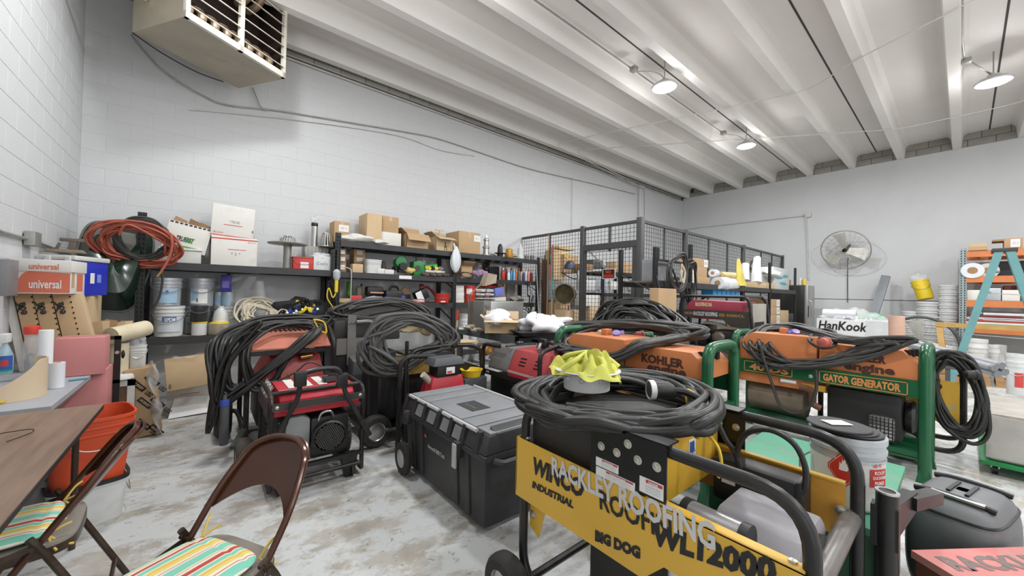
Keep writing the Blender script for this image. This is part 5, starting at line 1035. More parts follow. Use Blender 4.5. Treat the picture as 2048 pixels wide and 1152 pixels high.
# wall fan
M_FANG = mat('fan_guard_wire', (158, 155, 146), .45, .5); M_BLADE = mat('fan_blade', (206, 204, 196), .5, .2)
def fan(label, c, R0, yaw, pitch, wall=True):
    t = thing('drum_fan' if not wall else 'wall_fan', label, 'fan', c); t.rotation_euler = (0, pitch, yaw)  # axis = local -x
    B().tube([(0, R0*math.cos(2*PI*i/40), R0*math.sin(2*PI*i/40)) for i in range(40)], .014 if wall else .03, 8, closed=True).done('rim', M_FANG if wall else M_GREYM, t)
    for s, off in ((-1, .09), (1, .09)):
        q = B()
        for k in range(24):
            a = 2*PI*k/24; q.tube([(0, R0*math.cos(a), R0*math.sin(a)), (s*off, R0*.55*math.cos(a+.15), R0*.55*math.sin(a+.15)), (s*off*1.1, R0*.12*math.cos(a+.3), R0*.12*math.sin(a+.3))], .0022, 4)
        for rr in (.35, .75): q.tube([(s*off*(1-rr*.2), R0*rr*math.cos(2*PI*i/30), R0*rr*math.sin(2*PI*i/30)) for i in range(30)], .0022, 4, closed=True)
        o = q.done('guard', M_FANG, t); o['kind'] = 'stuff'
    for k in range(3):
        a = 2*PI*k/3+.2
        def bl_(u, v, a=a): 
            rr = R0*(.12+.76*u); w = R0*(.16+.20*u)*(v-.5)*1.6; return V((.05*(v-.5)*2, rr*math.sin(a)+w*math.cos(a), rr*math.cos(a)-w*math.sin(a)))
        B().grid(bl_, 6, 4, th=.003).done('blade', M_BLADE, t)
    B().cyl((-.06, 0, 0), (.10, 0, 0), .05, .05, 16).done('motor', M_BLACKM, t)
    return t
fc = P(1690, 500, X=13.2)
t = fan('round wall fan with wire guard mounted on the far wall', fc, .52, -.12, -.30)
B().tube([(.1, 0, 0), (.38, 0, .05)], .03).done('bracket', M_BLACKM, t)
tag(B().tube(catmull([P(1696, 515, X=13.3), P(1695, 540, X=13.58), P(1695, 605, X=13.58)], 5), .008).done('fan_cord', M_RUBBER), 'black power cord running down the wall from the fan', 'cord')
p0, p1 = P(1772, 552, X=13.3), P(1750, 622, X=13.0)
tag(B().bar(p0+(p1-p0)*(p0.z/(p0.z-p1.z)), p0, .17, .10, (1, 0, 0)).done('gutter_length', mat('grey_gutter', (118, 122, 126), .5, .3), bev=.01), 'grey metal channel leaning against the far wall', 'gutter')
# stacks of pails by the far wall
n = 0
def stack(px, hw, ytop, X_, cnt, lab):
    c = P(px, ytop, X=X_); dd = (c-V((0, 0, CAM_H))).dot(_f); r = hw*dd/FPX*math.cos(math.atan((px-1024)/FPX)); h = c.z/cnt
    for i in range(cnt):
        t = thing('nested_pail', '%s, pail %s counted from the floor' % (lab, ('first', 'second', 'third', 'fourth', 'fifth', 'sixth', 'seventh', 'eighth', 'ninth', 'tenth', 'eleventh', 'twelfth', 'thirteenth', 'fourteenth')[i]), 'pail', (c.x, c.y, i*h), 0, 'stacked white pails by the far wall')
        B().lathe([(r*.86, 0), (r*.92, h*.35), (r, h*.38), (r, h*.5), (r*.93, h*.52), (r*.95, h*.7), (r*1.02, h*.72), (r*1.02, h*.98), (r*.9, h*.98)], 18).done('body', M_PAILW, t)
stack(1823, 21, 622, 13.0, 8, 'nested white pail stack nearest the gutter'); stack(1857, 26, 603, 12.9, 9, 'middle nested white pail stack'); stack(1897, 21, 570, 12.8, 13, 'tallest nested white pail stack beside the orange rack')
t = pail('yellow pail with clear plastic hung tilted above the pail stacks', 1852, 20, 598, 560, 'X', 12.9, M_YEL, group=None, lid=False); t.rotation_euler[0] = -.25; t.rotation_euler[1] = .15
B().blob((0, 0, t['_h']*1.1), (t['_r']*.9, t['_r']*.9, .12), .3, 7).done('plastic_film', M_CLEAR, t)
fan('big black floor fan in front of the pail stacks', P(1842, 687, X=12.2), .58, -.3, .0, False)
# white lettered crate with plastic
MW = mat('white_crate', (206, 206, 204), .5, var=.03)
cx0 = 9.6
t = carton('big white lettered crate covered with clear plastic sheet', 1632, 1772, 745, 640, 'X', cx0, .7, MW, tape=False, zb=.0, name='crate', cat='crate'); w, h = t['_w'], t['_h']
text('HanKook', V((.03*w, -.002, .80*h)), (1, 0, 0), ZUP, .72*w, .165*h, M_INK, t, bold=.03, shear=.15)
def sheet(u, v): return V((w*(-.02+1.04*u), -.015+.75*v, h*1.0+.21*math.sin(PI*v)**.8*math.sin(PI*min(1, u*1.05))**.7+.025*math.sin(17*u+9*v)+.02*math.sin(29*u-13*v)))
B().grid(sheet, 40, 16).done('plastic_sheet', mat('clear_film_sheet', (226, 228, 230), .12, alpha=.28, bump=.5, bscale=9), t, ang=25)
B().hexa([V((w*.72, -.012, h*.55)), V((w*1.02, -.012, h*.5)), V((w*1.02, -.008, h*.5)), V((w*.72, -.008, h*.55)), V((w*.72, -.012, h*1.02)), V((w*1.02, -.012, h*1.02)), V((w*1.02, -.008, h*1.02)), V((w*.72, -.008, h*1.02))]).done('plastic_flap', _M['clear_film_sheet'], t)
roll('film_roll', 'white film roll lying under the clear plastic on the crate', V((cx0+.15, P(1676, 632, X=cx0).y+.25, h+.10)), V((cx0+.12, P(1676, 632, X=cx0).y-.25, h+.10)), .09, M_WROLL)
t = thing('green_frame', 'green plastic frame standing behind the crate', 'frame', P(1695, 640, X=10.35)*1, -PI/2); t.location.z = .78; MGF = mat('mint_green', (72, 180, 110), .4)
for a_ in (((0, 0, 0), (0, 0, .38)), ((0, 0, .38), (.5, 0, .38)), ((.5, 0, .38), (.5, 0, 0))): B().bar(a_[0], a_[1], .05, .05, (0, 1, 0)).done('bar', MGF, t)
roll('cardboard_tube', 'pink-brown ribbed cardboard tube standing at the crate end', P(1797, 694, X=7.6)-V((0, 0, .9)), P(1793, 632, X=7.6), .085, mat('pink_board', (196, 160, 140), .7), 'tube')
for i in range(4): pass
# orange pallet rack with ladder
M_ORB = mat('orange_beam', (196, 116, 66), .5, var=.08); M_UPR = mat('grey_green_upright', (140, 152, 152), .5, .2)
XR = 12.4
ya = P(1926, 560, X=XR).y
lv = [P(1990, y, X=XR).z for y in (500, 552, 602, 655)]
t = rack('pallet_rack', 'orange beamed pallet rack with grey uprights at the right', (XR, ya, 0), -PI/2, [0, 2.9], .95, lv, P(1922, 497, X=XR).z, beamh=.13, pw=.10, post=M_UPR, beam=M_ORB)
G6 = 'goods on the orange rack'
def rk(nm_, a, b, y0, y1, i, dp=.4, m=M_CARD, off=.1, **k): return carton(nm_, a, b, y0, y1, 'X', XR+off, dp, m, tape=False, zb=lv[i]+.006 if i is not None else None, group=G6, **k)
rk('tan carton at the near end of the orange rack top', 1937, 1975, 511, 495, 0, off=-.06); rk('open carton with white label on the orange rack top', 1938, 1974, 494, 487, None, m=M_CARD2); rk('brown carton behind the ladder on the orange rack top', 2008, 2046, 500, 476, 0, lab=(.35, .2, .5, .7)); rk('flat cardboard sheet on the orange rack top', 1985, 2010, 482, 479, None, m=M_CARD3)
roll('paper_roll', 'white paper roll end-on on the second orange shelf', P(1945, 541, X=XR-.05), P(1945, 541, X=XR-.05)+V((.7, 0, 0)), .16, M_WROLL); roll('paper_roll', 'cream paper roll end-on beside the white one on the orange rack', P(1976, 541, X=XR-.02), P(1976, 541, X=XR-.02)+V((.7, 0, 0)), .15, mat('cream_roll', (190, 182, 166), .7))
rk('black corrugated sheet stack at the back of the second orange shelf', 1990, 2050, 552, 522, 1, off=.3, m=mat('black_corrugated', (52, 50, 50), .7))
for i, (a, b, c, m, lab) in enumerate(((1934, 1966, 580, M_CARDW, 'white carton at the near end of the third orange shelf'), (1968, 2002, 576, M_PAILG, 'grey-white carton on the third orange shelf'), (2004, 2040, 580, M_CARDW, 'white carton behind the ladder leg on the third orange shelf'))): rk(lab, a, b, 600, c, 2, m=m, off=.05)
rk('dark red carton at the back of the third orange shelf', 2008, 2034, 585, 571, None, off=.4, m=mat('dark_red_box', (110, 40, 26), .6))
cl = [('red', (176, 60, 56)), ('white', (214, 210, 206)), ('brick red', (160, 70, 60)), ('pale grey', (190, 190, 192)), ('maroon', (120, 44, 44))]
for i, (cn, rgb) in enumerate(cl): tag(B().cb((0, 0, 0), (.5, .95-.06*i, .045)).done('folded_cloth', mat('sheet_'+cn.replace(' ', '_'), rgb, .7), None, (XR+.25, P(1985, 640, X=XR).y-.02*(i % 2), lv[3]+.03+.048*i), bev=.012), cn+' folded sheet in the pile on the fourth orange shelf', 'sheet', 'folded sheets on the orange rack')
for i, (rgb, lab) in enumerate((((60, 160, 110), 'green flat panel on the fourth orange shelf'), ((196, 200, 200), 'lower white flat panel above the green one'), ((206, 208, 208), 'upper white flat panel above the green one'))): tag(B().cb((0, 0, 0), (.5, .9, .05)).done('flat_tray', mat('panel_%d' % i, rgb, .4), None, (XR+.25, P(2040, 640, X=XR).y, lv[3]+.05+.11*i), bev=.012), lab, 'panel')
# pails under the rack
for i, (px, hw, y0, y1, X_, lab) in enumerate(((1955, 22, 730, 678, 11.2, 'white pail under the orange rack nearest the ladder foot'), (1985, 16, 726, 690, 11.5, 'white pail with handwriting under the orange rack'), (2000, 14, 722, 690, 11.9, 'white pail at the back under the orange rack'), (2034, 25, 765, 708, 9.2, 'white pail with a red label on the pallet at the right'))):
    pail(lab, px, hw, y0, y1, 'X', X_, group='pails under the orange rack', labm=[(.2, .55, -.2, .6, MR)] if 'red' in lab else None, zb=.0 if i < 3 else .13)
# step ladder
M_LAD = mat('fibreglass_teal', (104, 152, 154), .5, var=.06); M_TANW = mat('tan_wood', (176, 142, 84), .7)
XL = 9.4; Lt = P(2008, 503, X=XL); t = thing('step_ladder', 'teal fibreglass step ladder standing before the orange rack', 'ladder', (Lt.x, Lt.y, 0)); zt = Lt.z
fl_, fr_ = P(1931, 690, X=XL), P(2080, 690, X=XL)
k = zt/(zt-fl_.z); dyl = (fl_.y-Lt.y)*k; dyr = -dyl*.95
for s, dy in (('l', dyl), ('r', dyr)):
    for xo, w in ((-.16, .085), (.16, .07)): B().bar((xo*.9, .05*(1 if s == 'l' else -1), zt), (xo*1.5, dy, 0), w, .035, (1, 0, 0)).done('rail', M_LAD, t)
B().box(-.17, -.12, zt-.02, .17, .12, zt+.04).done('top_cap', mat('dark_cap', (60, 58, 56), .5), t, bev=.01)
for i in range(1, 7):
    f = i/7; z = zt*(1-f); B().box(-.16-.1*f, dyl*f-.035, z, .16+.1*f, dyl*f+.035, z+.025).done('step', M_LAD, t)
for i in (2, 4): f = i/7; B().bar((-.16, dyl*f, zt*(1-f)), (-.16, dyr*f, zt*(1-f)-.02), .012, .035, (1, 0, 0)).done('spreader', M_STEEL, t)
t = thing('saw_horse', 'tan wooden sawhorse frame behind the ladder', 'sawhorse', P(1990, 655, X=11.6)); 
B().box(-.05, -1.0, -.04, .05, .75, .05).done('beam', M_TANW, t); q = B()
for y in (-.9, .7):
    for x in (-.3, .3): B().bar((0, y, 0), (x, y-.1, -t.location.z), .05, .09, (0, 1, 0)).done('leg', M_TANW, t)
# pallets and carton on the floor, pipes
def pallet(label, a, L_, W_):
    t = thing('pallet', label, 'pallet', a); m = mat('pallet_wood', (160, 124, 84), .8, var=.15)
    for i in range(5): B().box(-W_/2, -L_/2+i*(L_-.1)/4, .10, W_/2, -L_/2+i*(L_-.1)/4+.1, .12).done('deck_board', m, t)
    for x in (-W_/2, -.04, W_/2-.08): B().box(x, -L_/2, .0, x+.08, L_/2, .10).done('runner', m, t)
pa = P(1975, 772, z=0); pallet('wooden pallet under the brown carton behind the pipes', (pa.x+.4, pa.y+.42, 0), .9, .9)
carton('brown carton on the wooden pallet behind the pipes', 1905, 1978, 757, 716, 'X', pa.x+.06, .6, M_CARD, zb=.122, tape=False, lab=(.52, .55, .25, .22))
pb = P(2040, 780, z=0); pallet('small wooden pallet under the white pail at the right', (pb.x+.3, pb.y-.1, 0), .7, .7)
e = P(1985, 735, d=4.6); b = P(1822, 690, d=5.6)
dv = (e-b)
for i, (dx, dz, lab) in enumerate(((0, 0, 'upper left'), (.09, .03, 'upper right'), (.04, -.075, 'lower left'), (.13, -.05, 'lower right'))):
    o = RH*dx+V((0, 0, dz)); t = thing('grey_pipe', 'grey plastic pipe in the bundle of four, %s at its near end' % lab, 'pipe', b+o, 0, 'bundle of grey pipes'); B().cyl((0, 0, 0), dv, .042, n=16).done('pipe', mat('grey_pvc', (148, 150, 156), .35), t); B().lathe([(0, 0), (.044, .0), (.044, .03), (0, .03)], 16, dv*.995, dv.to_track_quat('Z', 'Y').to_matrix()).done('end_cap', mat('pvc_end', (120, 122, 126), .5), t)
t = thing('pipe_stand', 'dark trestle carrying the bundle of grey pipes', 'stand', (b+dv*.5)*1); t.location.z = 0; m_ = b+dv*.5
B().box(-.15, -.15, m_.z-.17, .3, .15, m_.z-.12).done('bar', M_GREYM, t)
for x in (-.12, .26): B().bar((x, 0, m_.z-.14), (x, 0, 0), .04, .04, (0, 1, 0)).done('leg', M_GREYM, t)
# wrapped block on a green dolly
blk = thing('wrapped_bundle', 'wrapped grey block of material standing on a green dolly', 'bundle', (5.65, -.56, .12))
M_WRAP = mat('grey_wrapped_block', (160, 154, 146), .6, var=.12, scale=5, dirt=(110, 100, 90), damt=.5, bump=.5, bscale=14)
B().box(-.45, -.40, 0, .6, .42, .40).done('block', M_WRAP, blk, bev=.03); B().hexa([(-.46, -.41, .02), (-.45, .43, .02), (-.445, .43, .02), (-.455, -.41, .02), (-.47, -.41, .34), (-.46, .43, .38), (-.445, .43, .38), (-.455, -.41, .34)]).done('loose_wrap', mat('cloudy_wrap', (180, 176, 170), .4, bump=.6, bscale=12), blk)
dol = thing('dolly', 'green low dolly under the wrapped grey block', 'dolly', (5.65, -.56, 0)); B().box(-.50, -.46, .085, .62, .46, .118).done('deck', mat('dolly_green', (30, 130, 70), .45), dol, bev=.006)
for x in (-.4, .5):
    for y in (-.38, .38): B().cyl((x, y-.015, .04), (x, y+.015, .04), .04, n=14).done('caster', M_BLACKM, dol); B().box(x-.02, y-.025, .05, x+.02, y+.025, .09).done('fork', M_STEEL, dol)
# ---------------------------------------------------------------- generators
def loc(t, p):
    return Matrix.Rotation(-t.rotation_euler[2], 3, 'Z') @ (V(p)-V(t.location))
M_TUBEB = mat('black_tube_frame', (34, 32, 32), .38, .2, var=.2, scale=9, dirt=(90, 84, 78), damt=.25)
M_WYEL = mat('yellow_machine_paint', (210, 166, 58), .42, var=.05, scale=3)
M_WYEL2 = mat('ochre_machine_paint', (206, 150, 58), .5, var=.06)
M_CHAR = mat('charcoal_panel', (52, 49, 46), .5, var=.08)
M_ENG = mat('grey_engine_cover', (128, 126, 130), .45, var=.06)
M_ENGB = mat('black_engine_plastic', (26, 25, 25), .45, var=.15)
M_ENGM = mat('cast_engine_metal', (118, 112, 104), .45, .5, var=.25, scale=12, dirt=(70, 60, 52), damt=.5)
M_TIRE = mat('tyre_rubber', (44, 41, 38), .75, var=.15, dirt=(96, 86, 76), damt=.5)
M_SILV = mat('stencil_silver', (196, 196, 196), .5, var=.05)
def wheel(t, c, r, w, axis='y', hub=M_STEEL, tread=False, name='wheel'):
    M = rot(PI/2) if axis == 'y' else rot(0, PI/2)
    o = B().lathe([(r*.55, -w/2), (r*.85, -w/2), (r*.97, -w*.3), (r, 0), (r*.97, w*.3), (r*.85, w/2), (r*.55, w/2), (r*.55, -w/2)], 28, c, M).done(name, M_TIRE, t)
    B().lathe([(0, -w*.42), (r*.2, -w*.48), (r*.5, -w*.36), (r*.56, -w*.45), (r*.56, w*.45), (r*.5, w*.36), (r*.2, w*.48), (0, w*.42)], 22, c, M).done('rim', hub, o)
    if tread:
        q = B()
        for k in range(26):
            a = 2*PI*k/26; p = V((r*.99*math.cos(a), r*.99*math.sin(a), 0)); q.cb(V(c)+M @ p, (.018, w*.7, .02) if axis == 'y' else (w*.7, .018, .02), Matrix.Rotation(-a if axis == 'y' else a, 3, 'Y' if axis == 'y' else 'X'))
        o2 = q.done('tread', M_TIRE, o); o2['kind'] = 'stuff'
    return o
def bolts(t, pts, n, r=.011):
    for p in pts:
        n = V(n); B().lathe([(r*1.5, 0), (r*1.5, .002), (r, .003), (r*.95, .008), (r*.5, .010), (0, .010)], 14, p, n.to_track_quat('Z', 'Y').to_matrix()).done('bolt', M_BOLT, t)
# ---- the near yellow generator
W = thing('industrial_generator', 'yellow and black tube framed generator nearest the camera, lettered WINCO', 'generator', (1.18, 1.325, 0), -PI/2)
WL, WD = 1.09, .62
for y in (0, WD):
    o = B().tube(fillet([(.35, y, .12), (.02, y, .13), (.02, y, .945), (WL, y, .945), (WL, y, .10), (.75, y, .10)], .14, 7), .0205, 12).done('frame_loop', M_TUBEB, W)
B().tube([(.35, 0, .12), (.75, 0, .10)], .02).done('base_rail', M_TUBEB, W); B().tube([(.35, WD, .12), (.75, WD, .10)], .02).done('base_rail', M_TUBEB, W)
for x, z in ((.06, .14), (.9, .10)): B().tube([(x, 0, z), (x, WD, z)], .018).done('cross_tube', M_TUBEB, W)
B().tube([(WL-.015, -.02, .68), (WL-.015, WD+.02, .68)], .029, 14).done('end_cross_tube', mat('worn_grey_tube', (120, 116, 112), .4, .5, dirt=(60, 56, 52), damt=.4), W)
PZ0, PZ1, PZ2 = .505, .775, .585
pan = B().prism([(-.012, PZ1), (-.012, PZ0), (.645, PZ0), (.72, PZ2), (WL-.01, PZ2), (WL-.01, PZ1)], 'y', -.026, -.021).done('side_panel', M_WYEL, W)
B().box(.70, -.026, PZ1-.004, WL-.01, .012, PZ1+.003).done('panel_lip', M_WYEL, W)
B().box(-.014, -.026, PZ0+.02, -.008, .02, PZ1).done('panel_lip', M_WYEL, W)
bolts(W, [(.035, .0, .775), (WL-.04, .0, .775)], (0, 0, 1))
B().prism([(.045, PZ1), (.43, PZ1), (.43, .925), (.045, .925)], 'y', .024, .032).done('control_panel', M_CHAR, W)
B().box(.04, .03, .70, .62, WD-.03, .915).done('control_box', M_CHAR, W, bev=.004)
B().box(.621, .02, .685, .627, WD-.01, .93).done('box_end_plate', M_WYEL, W)
B().box(.06, .05, .915, .61, WD-.05, .925).done('box_top', mat('dusty_black_top', (44, 43, 42), .5, dirt=(130, 126, 120), damt=.5), W)
for s, y in ((-1, 0), (1, WD)):
    q = B(); yy = -.030 if s < 0 else WD+.024
    q.box(.425, yy, .785 if s < 0 else .75, .725, yy+.006, .972); q.box(.425, min(yy, yy-s*.075) , .966, .725, max(yy, yy-s*.075)+.006, .972); q.done('handle_plate', mat('gloss_black_plate', (20, 20, 21), .25, var=.1), W)
    bolts(W, [tuple(loc(W, P(x, y, X=1.152))) for x, y in ((1203, 892), (1256, 888), (1234, 905), (1276, 920), (1314, 934))] if s < 0 else [(.52, yy, .92), (.62, yy, .88), (.69, yy, .88)], (0, -1, 0), .0105)
# warning labels
def lq(a_, b_, c_):
    A, B_, C_ = (loc(W, P(*q_, X=1.15)) for q_ in (a_, b_, c_)); return A.x, A.z, B_.x-A.x, C_.z-A.z
for x, z, w_, h_ in (lq((1192, 929), (1237, 946), (1192, 912)), lq((1192, 948), (1270, 977), (1192, 931)), lq((1279, 981), (1327, 1000), (1279, 950))):
    l = sticker(V((x, -.0302, z)), (1, 0, 0), ZUP, w_, h_, M_PAPER, W, 'warning_label')
    sticker(V((x+w_*.28, -.0312, z+h_*.72)), (1, 0, 0), ZUP, w_*.68, h_*.2, MR, l, 'red_band'); text('DANGER', V((x+w_*.4, -.0325, z+h_*.74)), (1, 0, 0), ZUP, w_*.4, h_*.15, M_PAPER, l, bold=.03)
    for k in range(3): text('keep clear of exhaust' if k else 'shock and fire hazard', V((x+w_*.28, -.0325, z+h_*(.5-.17*k))), (1, 0, 0), ZUP, w_*.62, h_*.09, M_GREYINK, l)
# lettering on the panel
def wt(s, a, b, hpx, m, bold=.03, shear=0, drop=0, off=.0):
    A, Bp = loc(W, P(*a, X=1.153)), loc(W, P(*b, X=1.153)); A.y = Bp.y = -.0265-off
    u = Bp-A; return text(s, A, u, ZUP, u.length, hpx, m, pan, bold=bold, shear=shear)
wt('WINCO', (1067, 948), (1168, 1000), .078, M_INK, .055, .22); wt('INDUSTRIAL', (1064, 975), (1147, 1018), .032, M_INK, .055, .2)
wt('BIG DOG', (1190, 1082), (1284, 1121), .042, M_INK, .075, .2); wt('WL12000', (1312, 1092), (1560, 1178), .072, M_INK, .055, .25)
wt('ROOFIN', (1200, 1018), (1345, 1088), .072, M_INK, .025, 0, off=.0006); wt('RACKLEY ROOFING', (1104, 950), (1432, 1104), .080, M_SILV, .034, 0, off=.0012)
# thin scratch-like outline below the lettering is a mascot and left out; hanging bracket
B().hexa([(.03, .03, .36), (.09, .03, .33), (.09, .035, .33), (.03, .035, .36), (.03, .03, .505), (.14, .03, .505), (.14, .035, .505), (.03, .035, .505)]).done('hanging_bracket', M_WYEL, W); bolts(W, [(.05, .029, .42)], (0, -1, 0), .012)
B().box(.32, .10, .13, .98, .54, .50).done('alternator', M_ENGB, W, bev=.03)
B().cyl((.70, .08, .42), (.70, .08, .60), .02).done('oil_filler', M_STEEL, W)
q = B(); q.prism([(.07, .48), (.44, .48), (.44, .70), (.37, .755), (.17, .755), (.07, .68)], 'x', .80, 1.04); q.done('engine_shroud', M_ENG, W, bev=.02)
B().lathe([(.05, -.01), (.155, -.01), (.155, .03), (.13, .045), (0, .05)], 28, (1.02, .28, .57), rot(0, PI/2)).done('recoil_cover', M_ENGB, W)
B().lathe([(.04, -.09), (.052, -.08), (.052, .08), (.04, .09)], 20, (.84, .055, .735), rot(0, PI/2)).done('silver_muffler_guard', mat('perforated_silver', (176, 174, 176), .3, .7), W)
for s in (-1, 1): B().lathe([(.056, -.012), (.056, .012)], 20, (.84+s*.085, .055, .735), rot(0, PI/2)).done('guard_ring', M_ENGB, W)
for k in range(4): B().lathe([(.012, 0), (.022, .004), (.022, .02), (.01, .024), (0, .024)], 14, (.80+.07*k, .035, .665-.012*k), rot(PI/2)).done('throttle_pulley', M_ENGM, W)
B().bar((.74, .04, .70), (1.0, .035, .63), .012, .03).done('linkage', M_ENGM, W)
B().box(.44, WD-.012, .60, WL-.03, WD-.006, .80).done('far_panel', M_WYEL2, W); B().box(.44, WD-.03, .795, WL-.03, WD-.004, .802).done('panel_lip', M_WYEL, W)
B().box(.66, WD-.15, .62, .96, WD-.03, .79).done('air_cleaner', M_ENGB, W, bev=.025); B().box(.945, WD-.155, .615, .965, WD-.025, .795).done('cleaner_clamp', M_ENGB, W, bev=.006)
sticker(V((.70, WD-.151, .70)), (1, 0, 0), ZUP, .05, .05, M_PAPER, W)
hs = [loc(W, P(x, y, X=1.66)) for x, y in ((1438, 850), (1452, 880), (1470, 905), (1490, 955), (1510, 985), (1560, 1005), (1600, 990), (1612, 945), (1590, 890), (1540, 860), (1492, 868), (1474, 910), (1490, 950), (1530, 975))]
B().tube(catmull(hs, 5), .0105, 8).done('fuel_hose', M_RUBBER, W)
bolts(W, [(WL-.04, WD-.028, .70), (WL-.04, WD-.028, .62)], (0, -1, 0), .012)
for y in (WD+.045,):
    B().cyl((WL+.07, y, .15), (WL+.07, y, .79), .030, n=16).done('lift_post', M_TUBEB, W); B().box(WL+.03, y-.02, .60, WL+.10, y+.03, .74).done('socket', M_BLACKM, W); B().lathe([(.022, 0), (.032, 0), (.032, .006), (.022, .006), (.022, 0)], 16, (WL+.07, y, .787)).done('post_mouth', M_STEEL, W)
    B().hexa([(WL+.05, y, .62), (WL+.09, y, .62), (WL+.13, y+.20, .68), (WL+.09, y+.20, .68), (WL+.05, y, .74), (WL+.09, y, .74), (WL+.13, y+.24, .735), (WL+.09, y+.24, .735)]).done('folding_handle', M_BLACKM, W)
    B().bar((WL+.11, y+.18, .71), (WL+.17, y+.36, .70), .045, .045).done('handle_grip', M_TUBEB, W)
wheel(W, (.01, -.085, .13), .13, .09); wheel(W, (.01, WD+.085, .13), .13, .09)
lo_ = loc(W, P(1353, 926, Y=.697)); lo_.x = .6275; lo_.y += .10; lo_.z -= .015
lg = sticker(lo_*1, (0, 1, 0), ZUP, .058, .078, M_PAPER, W, 'logo_sticker')
text('RR', lo_+V((.002, .007, .022)), (0, 1, 0), ZUP, .044, .048, M_BLUEINK, lg, bold=.05); 
q = B(); q.prism([(lo_.y+.01, lo_.z+.018), (lo_.y+.048, lo_.z+.018), (lo_.y+.029, lo_.z+.006)], 'x', lo_.x+.001, lo_.x+.002); q.done('shield_tip', M_BLUEINK, lg)
tb = coil('yellow_tie_rope', 'yellow rope tying the big cable coil on the near generator', 'rope', [P(x, y, z=z) for x, y, z in ((1372, 786, 1.03), (1398, 800, 1.03), (1416, 830, 1.01), (1408, 866, .97), (1388, 868, .95), (1380, 830, .96))], 3, .15, .0055, mat('yellow_poly_rope', (214, 180, 60), .7), 51, head=[P(1345, 782, z=1.04), P(1362, 782, z=1.04)], tail=[P(1415, 868, z=.94), P(1436, 895, X=1.45), P(1443, 930, X=1.45), P(1437, 955, X=1.45)])
# cable coil, pail with vest on the near generator
zt = .955
cc = [P(x, y, z=z) for x, y, z in ((1068, 805, zt), (1120, 772, zt+.01), (1240, 766, zt+.01), (1345, 780, zt+.015), (1400, 810, zt+.03), (1385, 850, zt+.03), (1300, 862, zt), (1200, 852, zt), (1120, 838, zt))]
coil('heavy_cable_coil', 'heavy black power cable coiled on top of the near generator', 'cable', [p+V((0, 0, .022)) for p in cc], 26, .18, .0175, M_RUBBERG if 0 else mat('black_power_cable', (25, 24, 23), .42, var=.14, scale=12), 61, sides=10, squash=1.25)
t = thing('cable_plug', 'black twist-lock plug with white collar on the heavy coil', 'plug', P(1322, 780, z=1.06), -YAW)
B().lathe([(.03, -.05), (.036, -.03), (.036, .03), (.025, .05), (.015, .06)], 18, M=rot(0, PI/2)).done('body', M_RUBBER, t); B().lathe([(.037, -.052), (.040, -.05), (.040, -.030), (.037, -.028), (.037, -.052)], 18, M=rot(0, PI/2)).done('collar', M_PAILW, t); B().tube(catmull([(.055, 0, 0), (.10, -.01, -.005), (.16, -.05, -.03)], 5), .014).done('cable_end', mat('black_power_cable', (52, 50, 48)), t)
t = turned('drain_bowl', 'pale grey plastic bowl shaped drain piece on the heavy coil', 'bowl', 1173, 46, 776, 738, 'd', 1.78, [(.9, 0), (1, .02), (1.02, .82), (1.40, .96), (1.46, 1.0), (1.44, 1.04), (1.0, .95), (.95, .5), (0, .5)], mat('pale_grey_plastic', (208, 208, 208), .45), 32, extra=lambda t, r, h: [B().blob((r*1.01*math.cos(a), r*1.01*math.sin(a), h*.6), (.012, .012, .012), 0, 1, 10, 6).done('stud', mat('pale_grey_plastic', (176, 176, 176)), t) for a in [front_dir(t)+d for d in (-.9, -.2, .6)]])
ob = t; ztop_ = t.location.z+t['_h']
M_HIVIS = mat('hi_vis_yellow', (190, 190, 84), .7, var=.08, bump=.2, bscale=60)
t = thing('safety_vest', 'crumpled hi-vis yellow vest in the grey bowl on the near generator', 'vest', V((ob.location.x, ob.location.y, ztop_-.01)))
def vest(u, v):
    a = 2*PI*u; b = v*PI/2; rr = .170*(1-v)**.75; rr *= 1+.10*math.sin(3*a+1)+.06*math.sin(7*a)
    ruff = .020*math.sin(6*a+5*v)+.014*math.sin(11*a-9*v)
    z = .062*math.sin(b)**.8*(1+.45*math.sin(a+2.6)+.18*math.sin(4*a))+ruff*(.35+math.sin(PI*v))-.035*(1-v)*max(0, math.sin(a+2.2))
    return V((rr*math.cos(a), rr*math.sin(a), z))
B().grid(vest, 72, 26, cu=True).done('cloth', M_HIVIS, t, ang=40)
for k in range(5): a = k*1.3+.4; B().tube(catmull([(.15*math.cos(a), .15*math.sin(a), .02), (.10*math.cos(a+.3), .10*math.sin(a+.3), .065), (.03, .02, .09)], 5), lambda u: .016*(1-.5*u), 8).done('fold', M_HIVIS, t, ang=60)
